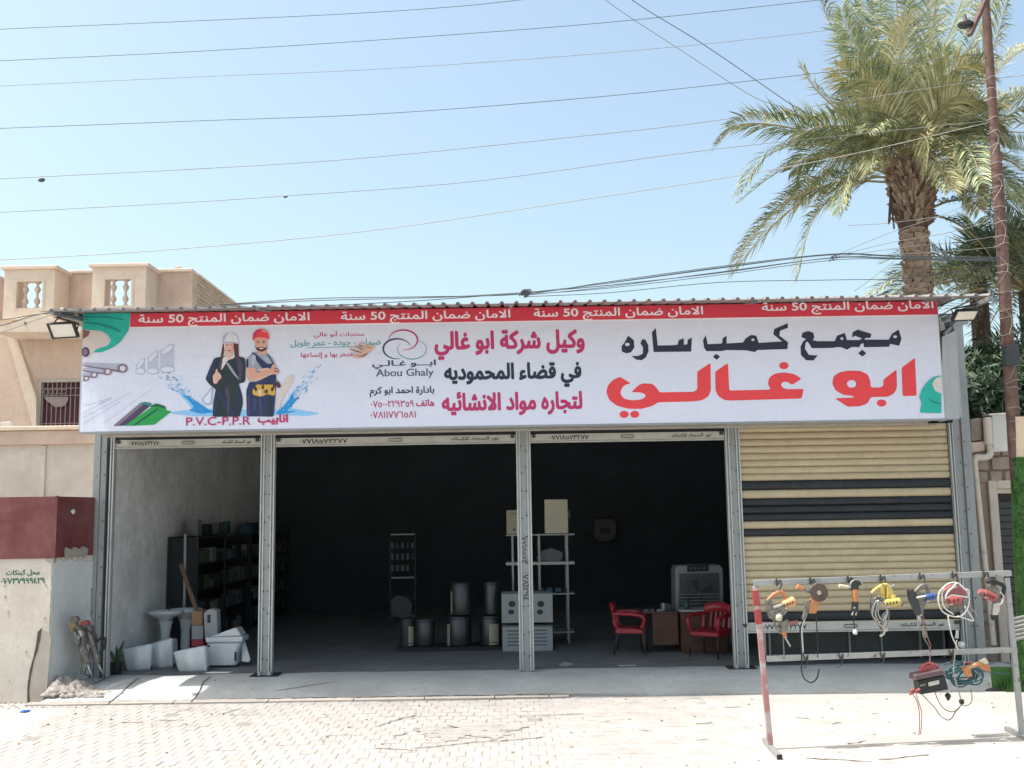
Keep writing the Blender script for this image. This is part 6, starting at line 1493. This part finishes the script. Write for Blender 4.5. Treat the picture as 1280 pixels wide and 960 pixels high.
m_ = MB(); m_.px([(859,707),(886,706),(886,714),(859,715)], Yc-.02, .03); m_.build('control_panel', 'black_plastic', t, bevel=.004)
for x in (864, 869, 874, 880): MB().tube([Q(x,710.5,.02), Q(x,710.5,.04)], .016, 8).build('control_knob', 'g_grey', t)
# red chairs
def chair(x, y, rz, label):
    t = thing('armchair', label, 'chair', (x, y, 0), rz, group='red plastic armchairs at the desk')
    ORG[t.name] = Vector((0,0,0))      # parts are drawn in the chair's own axes, front towards -y
    W, D, SH = .25, .23, .43
    st = MB()
    n = 8; 
    for j in range(n+1):
        for i in range(n+1):
            u, v = i/n*2-1, j/n*2-1; w = W*(1-.06*max(0, -v)); xx = u*w; yy = v*D
            zz = SH-.025*(1-u*u)*(1-v*v*.5)-(.03*max(0, -v-.7)/.3 if v < -.7 else 0)+.01*v
            st.v.append(Vector((xx, yy, zz)))
    for j in range(n):
        for i in range(n): a = j*(n+1)+i; st.f.append((a, a+1, a+n+2, a+n+1))
    o = st.build('seat', 'chair_red', t, smooth=True); s_ = o.modifiers.new('t', 'SOLIDIFY'); s_.thickness = .03; s_.offset = -1
    MB().box((-W+.01, -D-.005, SH-.085), (W-.01, -D+.02, SH-.02)).box((-W-.005, -D+.02, SH-.085), (-W+.02, D, SH-.02)).box((W-.02, -D+.02, SH-.085), (W+.005, D, SH-.02)).build('seat_apron', 'chair_red', t, bevel=.01)
    b = MB()
    def arcp(z, w, yb, bow): return [Vector((w*math.sin(a), yb+bow*(math.cos(a)-1)*-1*-1, z)) for a in [(-1+k/6)*rad(70)*1.0+0 for k in range(13)]]
    top = [Vector((u*.23, .33-.07*u*u, .84-.05*abs(u)**3)) for u in [k/6-1 for k in range(13)]]
    mid = [Vector((u*.235, .29-.06*u*u, .60)) for u in [k/6-1 for k in range(13)]]
    low = [Vector((u*.235, .24-.03*u*u, .44)) for u in [k/6-1 for k in range(13)]]
    def band(A, B, m_):
        o = len(m_.v); m_.v += A+B
        for k in range(len(A)-1): m_.f.append((o+k, o+k+1, o+len(A)+k+1, o+len(A)+k))
    band([p+Vector((0,-.01,-.15)) for p in top], top, b)
    o = b.build('backrest', 'chair_red', t, smooth=True); s_ = o.modifiers.new('t', 'SOLIDIFY'); s_.thickness = .018
    for k0 in (0, 3, 5, 7, 9, 12):
        k = k0; w = .022 if k0 not in (0, 12) else .03
        c = MB(); P = [low[k], mid[k], top[k]+Vector((0,-.01,-.145))]; 
        for a_, b_ in zip(P, P[1:]): c.bar(a_, b_, w*1.6, .014, (0,1,0))
        c.build('back_slat', 'chair_red', t)
    for s in (-1, 1):
        P = smoothpts([(s*.235, .27, .66), (s*.275, .12, .665), (s*.285, -.08, .655), (s*.275, -.22, .62), (s*.262, -.25, .54), (s*.25, -.20, .43)], 5)
        c = MB(); c.tube(P, [.031]*len(P), 8); c.tube(smoothpts([(s*.235,.26,.58),(s*.235,.25,.5),(s*.24,.2,.43)], 3), .02, 8); c.build('arm', 'chair_red', t, smooth=True)
        for (yy, dy) in ((-.2, -.05), (.19, .07)): MB().tube([(s*.225, yy, .42), (s*.25, yy+dy, .005)], .011, 8).build('leg', 'stainless', t, smooth=True); 
    return t
g = fl(789, 818); chair(g.x+.02, g.y+.15, rad(78), 'red plastic armchair with metal legs left of the desk, turned to the right')
g = fl(889, 822); chair(g.x+.02, g.y+.1, rad(-38), 'red plastic armchair with metal legs before the right end of the desk')
# litter
o = MB(); g = fl(707, 832); o.prism([(g.x-.1, g.y-.05, .006), (g.x+.05, g.y-.06, .006), (g.x+.12, g.y+.03, .01), (g.x, g.y+.1, .03), (g.x-.06, g.y+.04, .02)], (0, 0, .015)); tag(o.build('litter_paper', 'carton_white', None), 'scrap of white paper on the shop floor left of the desk', 'paper')
o = MB(); g = fl(785, 833); o.tube([g+Vector((-.15,0,.01)), g+Vector((.12,.02,.01))], .012, 6); tag(o.build('pipe_offcut', 'carton_white', None), 'short white pipe offcut on the floor before the left red chair', 'pipe')
# glass counter behind the closed shutter
Yg = 16.55; t = thing('display_counter', 'low glass counter with white frames behind the raised closed shutter', 'counter', tuple(at(1060, 815, Yg)))
zc = at(1060, 783, Yg).z; x0, x1 = at(956, 805, Yg).x, at(1180, 800, Yg).x
for px_ in (956, 962, 1003, 1062, 1102, 1150, 1180): x = at(px_, 805, Yg).x; MB().bar((x, Yg, .02), (x, Yg, zc+.12), .03, .03).build('frame_post', 'guide' if px_ in (956, 1003) else 'shelf_metal', t)
MB().box((x0, Yg+.02, .1), (x1, Yg+.03, zc+.1)).build('glass_front', 'cooler_dark', t)
MB().box((x0, Yg-.02, .06), (x1, Yg+.02, .10)).build('base_rail', 'shelf_metal', t); MB().box((x0, Yg-.01, zc+.12), (x1, Yg+.4, zc+.15)).build('counter_top', 'shelf_metal', t)

# ================================================================== PALMS
def frond(tree, P, m, L, n=56, droop=.3, roll=0, seed=0, w=.032, vee=.5, both=1):
    """one feather leaf: rachis along P (world points) and narrow leaflets"""
    random.seed(seed); Q = smoothpts(P, 10); tot = [0]
    for a, b in zip(Q, Q[1:]): tot.append(tot[-1]+(b-a).length)
    T = tot[-1]; mb = MB()
    def ev(s):
        s = max(0, min(T*.9999, s)); i = max(k for k in range(len(tot)) if tot[k] <= s); i = min(i, len(Q)-2); f = (s-tot[i])/max(1e-6, tot[i+1]-tot[i])
        return Q[i].lerp(Q[i+1], f), (Q[i+1]-Q[i]).normalized()
    for k in range(n):
        u = .16+.84*(k/(n-1)); p, tg = ev(u*T)
        sd = tg.cross(Vector((0,0,1)));
        if sd.length < .15: sd = tg.cross(Vector((0,1,0)))
        sd.normalize(); upv = sd.cross(tg).normalized()
        R = Matrix.Rotation(roll, 3, tg); sd = R @ sd; upv = R @ upv
        ll = L*(.45+.75*math.sin(math.pi*min(1, (u*.82+.12)))**.8)*random.uniform(.8, 1.1)*(1 if u < .9 else .75)
        for s in (-1, 1):
            if random.random() < .04: continue
            d = (tg*(.55+.5*u)+sd*s*(.8+random.uniform(-.15,.15))+upv*vee*random.uniform(.2, 1.1)).normalized()
            ww = w*random.uniform(.7, 1.1); b_ = d.cross(upv).normalized()*ww/2
            m1 = p+d*ll*.45; tip = m1+(d+Vector((0,0,-droop*random.uniform(.5,1.5)))).normalized()*ll*.55
            mb.add([p, m1-b_, m1+b_, tip], [(0,1,2),(1,3,2)])
    o = mb.build('frond', m, tree)
    rr = MB().tube(Q[::3]+[Q[-1]], [.028*(1-.8*i/(len(Q[::3]))) for i in range(len(Q[::3])+1)], 5).build('rachis', 'rachis', o)
    return o
YPm = 21.0
pt = thing('date_palm', 'tall date palm with a shaggy crown rising behind the right end of the shop', 'palm tree', (at(1148, 400, YPm).x, YPm, STZ))
tp = [(1153,470),(1150,365),(1147,330),(1144,300),(1142,287)]
C0 = [at(x, y, YPm) for x, y in tp]; C0 = [Vector((C0[0].x+.05, YPm, STZ))]+C0
MB().tube(C0, [.28,.26,.245,.235,.24,.27], 16).build('trunk', 'palm_bark', pt, smooth=True)
MB().tube([at(1142,290,YPm), at(1140,270,YPm), at(1139,250,YPm), at(1138,230,YPm), at(1137,205,YPm)], [.27,.33,.38,.40,.32], 18).build('crown_base', 'palm_bark', pt, smooth=True)
random.seed(17); bt = MB()
zt0, zt1 = at(1148,400,YPm).z, at(1142,288,YPm).z; cxb, cxt = at(1151,400,YPm).x, at(1142,288,YPm).x
z = zt0-.6; row = 0
while z < zt1+.02:
    f = (z-zt0)/(zt1-zt0); cx = cxb+(cxt-cxb)*f; r = .245
    for k in range(11):
        a = (k+.5*(row % 2))*2*math.pi/11+random.uniform(-.08,.08)
        if math.sin(a) > .5: continue
        d = Vector((math.cos(a), math.sin(a), 0)); s = Vector((-d.y, d.x, 0)); c = Vector((cx, YPm, z+random.uniform(-.03,.03))); w = random.uniform(.06,.10); out_ = random.uniform(.02, .075)
        up_ = Vector((0,0,1)); L_ = [c+d*(r-.01)-s*w*.9-up_*.03, c+d*(r+.01)-up_*.045, c+d*(r-.01)+s*w*.9-up_*.03, c+d*(r+out_*.8)+s*w*1.25+up_*.035, c+d*(r+out_)+s*w*.7+up_*.075, c+d*(r+out_)-s*w*.7+up_*.08, c+d*(r+out_*.8)-s*w*1.25+up_*.035, c+d*(r-.03)+s*w+up_*.10, c+d*(r-.03)-s*w+up_*.10]
        bt.add(L_, [(0,1,5,6),(1,4,5),(1,2,3,4),(5,4,7,8),(4,3,7),(6,5,8)])
    z += .105; row += 1
tag(bt.build('bark_rings', 'palm_boot', pt), kind='stuff')
bt = MB(); random.seed(23)
for k in range(420):
    f = random.random()**.8; a = random.uniform(-math.pi*1.05, .05*math.pi)
    y = 290-78*f; c = at(1142-5*f, y, YPm); r = .26+.14*math.sin(min(1, f*1.2)*math.pi*.6)
    d = Vector((math.cos(a), math.sin(a), 0)); s = Vector((-d.y, d.x, 0)); h = random.uniform(.12, .42); o_ = random.uniform(.03, .17); w = random.uniform(.03, .08); sk = s*random.uniform(-.16, .16)
    b0 = c+d*(r-.08); tip = c+d*(r+o_)+sk+Vector((0,0,h)); 
    bt.add([b0-s*w, b0+s*w, tip+s*w*.45, tip-s*w*.45, tip-d*.07+s*w*.35+Vector((0,0,.03)), tip-d*.07-s*w*.35+Vector((0,0,.03))], [(0,1,2,3),(3,2,4,5),(0,3,5),(1,4,2)])
tag(bt.build('leaf_bases', 'palm_boot', pt), kind='stuff')
bt = MB()
for k in range(9):
    a = random.choice((-2.9,-2.7,-3.1,-.2,-2.4)); c = at(1114+random.uniform(-2,8), 236+random.uniform(-8,8), YPm-.1); bt.bar(c, c+Vector((random.uniform(-.15,.02), -.05, -random.uniform(.3,.8))), .035, .012)
tag(bt.build('dead_stubs', 'palm_bark', pt), kind='stuff')
FR = [ # control points in the photo, depth of the tip, leaf length, material, roll
 ([(1120,200),(1060,168),(980,150),(925,152),(897,180)], 20.3, .62, 'frond', .35), ([(1122,205),(1070,180),(1010,172),(960,190),(925,240)], 20.6, .55, 'frond', -.3),
 ([(1120,212),(1060,215),(1000,235),(955,275),(917,325)], 20.2, .52, 'frond', .5), ([(1120,205),(1080,212),(1040,238),(1012,280),(996,350)], 20.0, .50, 'frond', .6),
 ([(1118,210),(1095,200),(1072,212),(1062,235),(1057,262)], 19.6, .50, 'frond_sunlit', .8), ([(1128,190),(1090,160),(1050,132),(1020,108),(1000,82)], 20.6, .50, 'frond_sunlit', -.5),
 ([(1130,185),(1105,130),(1070,80),(1035,20),(1010,-45)], 21.6, .60, 'frond', -.3), ([(1132,180),(1118,120),(1100,50),(1092,-30),(1096,-90)], 22.0, .72, 'frond', .2),
 ([(1134,178),(1132,120),(1125,50),(1118,-30),(1110,-100)], 20.0, .75, 'frond', .0), ([(1138,178),(1145,120),(1160,60),(1170,-10),(1165,-80)], 20.4, .75, 'frond_sunlit', -.2),
 ([(1140,180),(1162,130),(1195,80),(1225,30),(1250,-40)], 21.4, .75, 'frond', .3), ([(1142,183),(1170,150),(1205,120),(1240,60),(1262,-10)], 20.4, .7, 'frond', -.4),
 ([(1145,185),(1185,140),(1225,100),(1275,60),(1330,40)], 21.0, .68, 'frond_sunlit', .3), ([(1148,190),(1190,160),(1235,150),(1285,130),(1340,140)], 20.2, .62, 'frond', -.2),
 ([(1148,195),(1195,165),(1240,130),(1290,110),(1340,112)], 21.8, .60, 'frond_sunlit', .4), ([(1150,200),(1195,195),(1240,205),(1280,235),(1310,290)], 20.4, .60, 'frond_sunlit', .2),
 ([(1150,205),(1185,205),(1215,225),(1250,265),(1280,330)], 20.8, .52, 'frond', .5), ([(1152,212),(1170,205),(1195,210),(1215,235),(1225,262)], 20.0, .5, 'frond_sunlit', .9),
 ([(1140,195),(1155,178),(1168,190),(1180,215),(1188,238)], 19.4, .55, 'frond_sunlit', .0), ([(1130,200),(1148,178),(1165,185),(1185,200),(1200,222)], 19.8, .55, 'frond_sunlit', 1.1),
 ([(1140,190),(1160,150),(1175,130),(1195,120),(1215,128)], 19.6, .6, 'frond_sunlit', -.6), ([(1133,190),(1125,150),(1120,110),(1125,60),(1135,20)], 19.6, .62, 'frond_sunlit', .5),
 ([(1120,200),(1090,180),(1050,175),(1020,185),(990,212)], 21.6, .55, 'frond', .9), ([(1122,195),(1085,160),(1040,150),(1000,140),(960,150)], 21.5, .5, 'frond', -.8),
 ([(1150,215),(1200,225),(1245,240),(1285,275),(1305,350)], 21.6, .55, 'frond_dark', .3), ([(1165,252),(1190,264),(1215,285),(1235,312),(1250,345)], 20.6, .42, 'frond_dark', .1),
 ([(1162,245),(1185,240),(1210,243),(1235,262),(1262,300)], 21.0, .42, 'frond_dark', .2), ([(1130,185),(1112,150),(1085,110),(1065,60),(1052,10)], 20.6, .6, 'frond', .7),
 ([(1138,178),(1138,110),(1145,40),(1150,-20),(1140,-90)], 21.6, .8, 'frond', .5), ([(1140,178),(1150,110),(1185,40),(1210,-30),(1225,-90)], 22.2, .8, 'frond', .1),
 ([(1130,185),(1100,140),(1088,90),(1080,30),(1078,-40)], 22.4, .7, 'frond', .6), ([(1146,188),(1190,165),(1225,165),(1260,175),(1300,200)], 22.0, .6, 'frond', .6),
 ([(1136,196),(1122,172),(1108,165),(1095,182),(1088,214)], 19.2, .5, 'frond', .6), ([(1134,196),(1128,168),(1120,150),(1105,148),(1085,165)], 19.2, .55, 'frond', -.4), ([(1142,196),(1165,172),(1195,168),(1215,190),(1228,228)], 19.3, .55, 'frond', .3),
 ([(1138,196),(1140,170),(1150,160),(1160,175),(1158,214)], 18.9, .5, 'frond_sunlit', 1.2), ([(1130,196),(1105,185),(1080,190),(1062,215),(1050,262)], 19.6, .55, 'frond', .4), ([(1144,192),(1180,150),(1210,140),(1240,150),(1262,185)], 19.6, .6, 'frond', -.5),
 ([(1136,190),(1128,140),(1105,105),(1080,95),(1055,110)], 19.4, .6, 'frond', .5), ([(1140,188),(1155,130),(1180,90),(1205,80),(1235,95)], 19.5, .65, 'frond_sunlit', -.3)]
for i, (pp, yt, L, m, roll) in enumerate(FR):
    n = len(pp); pp = [(x, y+16*(1-k/(n-1))) for k, (x, y) in enumerate(pp)]; P = [at(x, y, YPm+(yt-YPm)*(k/(n-1))**1.1+(-.25 if yt < YPm else .15)*(k > 0)) for k, (x, y) in enumerate(pp)]
    frond(pt, P, m, L*1.12, n=int(92+26*(L > .55)), roll=roll, seed=100+i, droop=.5, w=.037)
random.seed(71)
for i in range(20):
    an = rad(random.uniform(-172, -8)) if i < 14 else rad(random.uniform(-30, 20) if i % 2 else random.uniform(165, 205)); le = random.uniform(120, 215); yt = YPm+random.uniform(-1.3, 1.6)
    pp = []
    for k in range(5):
        u = k/4; x = 1137+(12+le*u)*math.cos(an); y = 203+(8+le*u)*math.sin(an)*(1.0)+95*u**2.6*abs(math.cos(an)); pp.append(at(x, y, YPm-.3+(yt-YPm)*u))
    frond(pt, pp, 'frond_sunlit' if i % 3 == 0 else 'frond', random.uniform(.5, .68), n=76, roll=random.uniform(-.9, .9), seed=300+i, droop=.5, w=.037)
# lower palms and shrubs behind the wall on the right
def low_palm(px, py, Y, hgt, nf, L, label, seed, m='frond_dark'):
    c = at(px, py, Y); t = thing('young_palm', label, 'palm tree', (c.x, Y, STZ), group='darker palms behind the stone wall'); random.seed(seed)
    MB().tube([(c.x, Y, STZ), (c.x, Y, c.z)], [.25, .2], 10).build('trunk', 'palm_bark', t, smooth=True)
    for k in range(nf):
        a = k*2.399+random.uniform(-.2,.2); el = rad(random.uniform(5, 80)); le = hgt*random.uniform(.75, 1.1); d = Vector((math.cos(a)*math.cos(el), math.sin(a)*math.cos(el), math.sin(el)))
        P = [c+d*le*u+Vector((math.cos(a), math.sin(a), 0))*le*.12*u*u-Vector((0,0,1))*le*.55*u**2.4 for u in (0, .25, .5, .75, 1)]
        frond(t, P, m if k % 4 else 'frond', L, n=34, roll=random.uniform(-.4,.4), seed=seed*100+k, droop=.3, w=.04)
low_palm(1222, 352, 23.5, 2.6, 34, .62, 'dark young palm just right of the tall palm trunk, above the roof corner', 3)
low_palm(1285, 365, 22.0, 2.8, 36, .68, 'dark young palm behind the utility pole', 4)
low_palm(1240, 500, 19.2, 1.5, 20, .45, 'low bushy palm directly over the stone wall beside the shop post', 5)
low_palm(1325, 290, 24.5, 2.6, 24, .7, 'taller dark palm at the right edge of the photo', 6)
low_palm(1215, 480, 20.2, 1.3, 16, .45, 'low dark palm between the shop post and the utility pole', 7)
# leafy shrub filling behind
def shrub(px, py, Y, r, n, label, seed):
    c = at(px, py, Y); t = thing('leafy_shrub', label, 'shrub', (c.x, Y, STZ), group='shrubs behind the stone wall'); random.seed(seed); mb = MB()
    for k in range(n):
        v = Vector((random.gauss(0,1), random.gauss(0,1), random.gauss(0,1))).normalized(); q = c+Vector((v.x*r*1.2, v.y*r*.7, v.z*r*1.0))*(random.random()**.4)*(1+.25*noise.noise(v*2.2))
        a = Vector((random.gauss(0,1), random.gauss(0,1), random.gauss(0,1))).normalized(); b = a.cross(v+Vector((.01,0,0))).normalized(); l = random.uniform(.06,.13)
        mb.add([q-a*l, q+b*l*.22, q+a*l, q-b*l*.22], [(0,1,2,3)])
    mb.build('foliage', 'leaf_dark', t); s = MB()
    for k in range(5): s.tube([(c.x+.05*k-.1, Y, STZ), (c.x+.2*(k-2), Y+.1*(k-2), c.z)], [.03,.01], 6)
    s.build('stem', 'palm_bark', t)
shrub(1228, 498, 18.3, .75, 4200, 'dense dark shrub over the wall close beside the shop corner', 31); shrub(1262, 505, 18.8, .8, 4200, 'dense dark shrub over the wall behind the pole', 32); shrub(1300, 470, 20.0, 1.2, 5000, 'dense dark shrub at the right edge of the photo', 33)

# ================================================================== OVERHEAD WIRES
def wire(pts, Y, r=.0045, m='wire', label='', Y2=None):
    Yf = (lambda x: Y+(Y2-Y)*x/1280) if Y2 else (lambda x: Y)
    P = [at(x, y, Yf(x)) for x, y in pts]
    o = MB().tube(smoothpts(P, 6), r, 5).build('overhead_wire', m, None, smooth=True); return tag(o, label, 'wire', 'overhead wires crossing above the shop')
wire([(-60,40),(0,36.5),(200,28),(420,18),(560,9),(650,0),(760,-12)], 14.6, .0048, 'wire_dark', 'highest dark wire crossing only the top left corner of the sky')
wire([(-60,79),(0,76),(250,64),(500,48),(760,28),(1025,0),(1150,-14)], 14.4, .0048, 'wire_dark', 'second wire from the top, leaving the photo at its upper right')
wire([(-60,110),(0,107.5),(250,96),(480,86),(760,66),(1000,42),(1233,10)], 14.3, .0042, 'wire', 'third wire from the top, ending at the pole top', 14.2)
wire([(-60,163),(0,160.5),(250,151),(480,142),(760,120),(1000,94),(1241,66)], 14.4, .0048, 'wire_dark', 'fourth wire from the top, reaching the pole among palm fronds', 14.2)
wire([(-60,226),(0,223.5),(250,211),(450,198),(700,173),(900,150),(1243,98)], 14.6, .0052, 'wire', 'fifth wire from the top, pale, above the bird at left', 14.2)
wire([(-60,268),(0,265.5),(200,255),(357,245),(600,226),(890,187),(1246,150)], 14.8, .005, 'wire', 'sixth wire from the top, thin and pale', 14.2)
wire([(-60,328),(0,325),(200,313),(450,290),(700,254),(1000,206),(1246,151)], 14.2, .006, 'wire_pale', 'lowest single wire, sagging towards the shop roof at left', 14.2)
wire([(700,-54),(757,0),(850,62),(940,120),(985,136),(1010,150)], 17.5, .007, 'wire', 'lower of two diagonal wires running down to the palm')
wire([(740,-45),(790,0),(880,56),(985,128),(1005,140)], 18, .008, 'wire_dark', 'upper of two diagonal wires running down to the palm')
random.seed(41)
bundle = [(275,384),(400,379),(530,374),(655,367),(760,356),(900,338),(1040,321),(1120,322),(1250,324)]
for k in range(6):
    j = random.uniform(-6, 6); pts = [(x, y+j*abs(math.sin((x-655)/165))+random.uniform(-.8,.8)+(1.5*k-3)*.5) for x, y in bundle]
    if k > 3: pts = pts[3:]
    wire(pts, 13.75-.02*k, .0065 if k < 3 else .005, 'wire_dark', ['topmost cable of the black bundle sagging over the shop roof', 'second cable of the black bundle over the shop roof', 'third cable of the black bundle over the shop roof', 'thin cable twisted below the black bundle over the roof', 'short upper cable of the right half of the black bundle', 'short lower cable of the right half of the black bundle'][k], 14.1-.01*k)
wire([(655,371),(760,366),(900,353),(1040,350),(1140,347),(1250,330)], 13.8, .005, 'wire_dark', 'thin single cable below the black bundle, close to the roof edge', 14.1)
for (pts, lb) in (([(1040,321),(1110,292),(1180,268),(1250,236)], 'topmost of the wires fanning out from the bundle to the pole'), ([(1040,321),(1120,302),(1190,290),(1252,272)], 'second of the wires fanning out from the bundle to the pole'), ([(1040,322),(1130,309),(1200,302),(1253,294)], 'third of the wires fanning out from the bundle to the pole'), ([(1040,322),(1140,317),(1200,313),(1254,308)], 'lowest of the wires fanning out from the bundle to the pole'),
                  ([(1118,326),(1090,348),(1068,364)], 'short wire dropping from the bundle to the roof'), ([(1060,282),(1110,279),(1180,270),(1246,262)], 'short wire passing in front of the palm crown base')):
    wire(pts, 13.95, .004, 'wire', lb, 14.15)
wire([(1245,150),(1300,144),(1360,140)], 14.2, .006, 'wire_pale', 'pale wire leaving the pole to the right at palm height'); wire([(1247,98),(1300,92),(1360,86)], 14.2, .006, 'wire_pale', 'pale wire leaving the pole to the right near its top')
wire([(-60,412),(0,407),(40,395),(70,391),(110,400)], 14.4, .008, 'wire_dark', 'thick cable ending at the left roof corner, upper of three'); wire([(-60,400),(0,400),(45,393),(72,391)], 14.45, .007, 'wire_dark', 'middle of three cables ending at the left roof corner'); wire([(-60,428),(0,416),(50,398),(72,392)], 14.5, .006, 'wire', 'lowest of three cables ending at the left roof corner')
mb = MB()
for (x, y, Y) in ((655,367,13.7), (657,366,13.72)):
    for k in range(3): mb.tube(pxs([(x-6+k*3,y+3),(x-2+k*3,y-4),(x+3+k*2,y-2),(x+k,y+5)], Y, 0, 4), .008, 5)
for y, x in ((324, 1040), (322, 1043)): mb.tube(pxs([(x-3,y+3),(x,y-4),(x+3,y+2)], 13.9, 0, 4), .008, 5)
tag(mb.build('wire_knot', 'wire_dark', None, smooth=True), 'tangled black tie knots on the cable bundle above the roof', 'cable tie')
MB_ = MB().lathe([(.01,-.05),(.03,-.02),(.035,.01),(.02,.04),(.008,.05)], at(52,225,14.62), 8, Matrix.Rotation(rad(80), 4, 'Y')); tag(MB_.build('wire_spacer', 'wire_dark', None, smooth=True), 'small dark lump on the fifth wire at the left', 'wire clamp')
MB_ = MB().lathe([(.01,-.03),(.02,0),(.01,.03)], at(357,246,14.8), 8, Matrix.Rotation(rad(80), 4, 'Y')); tag(MB_.build('wire_spacer', 'wire_dark', None, smooth=True), 'tiny dark lump on the sixth wire', 'wire clamp')
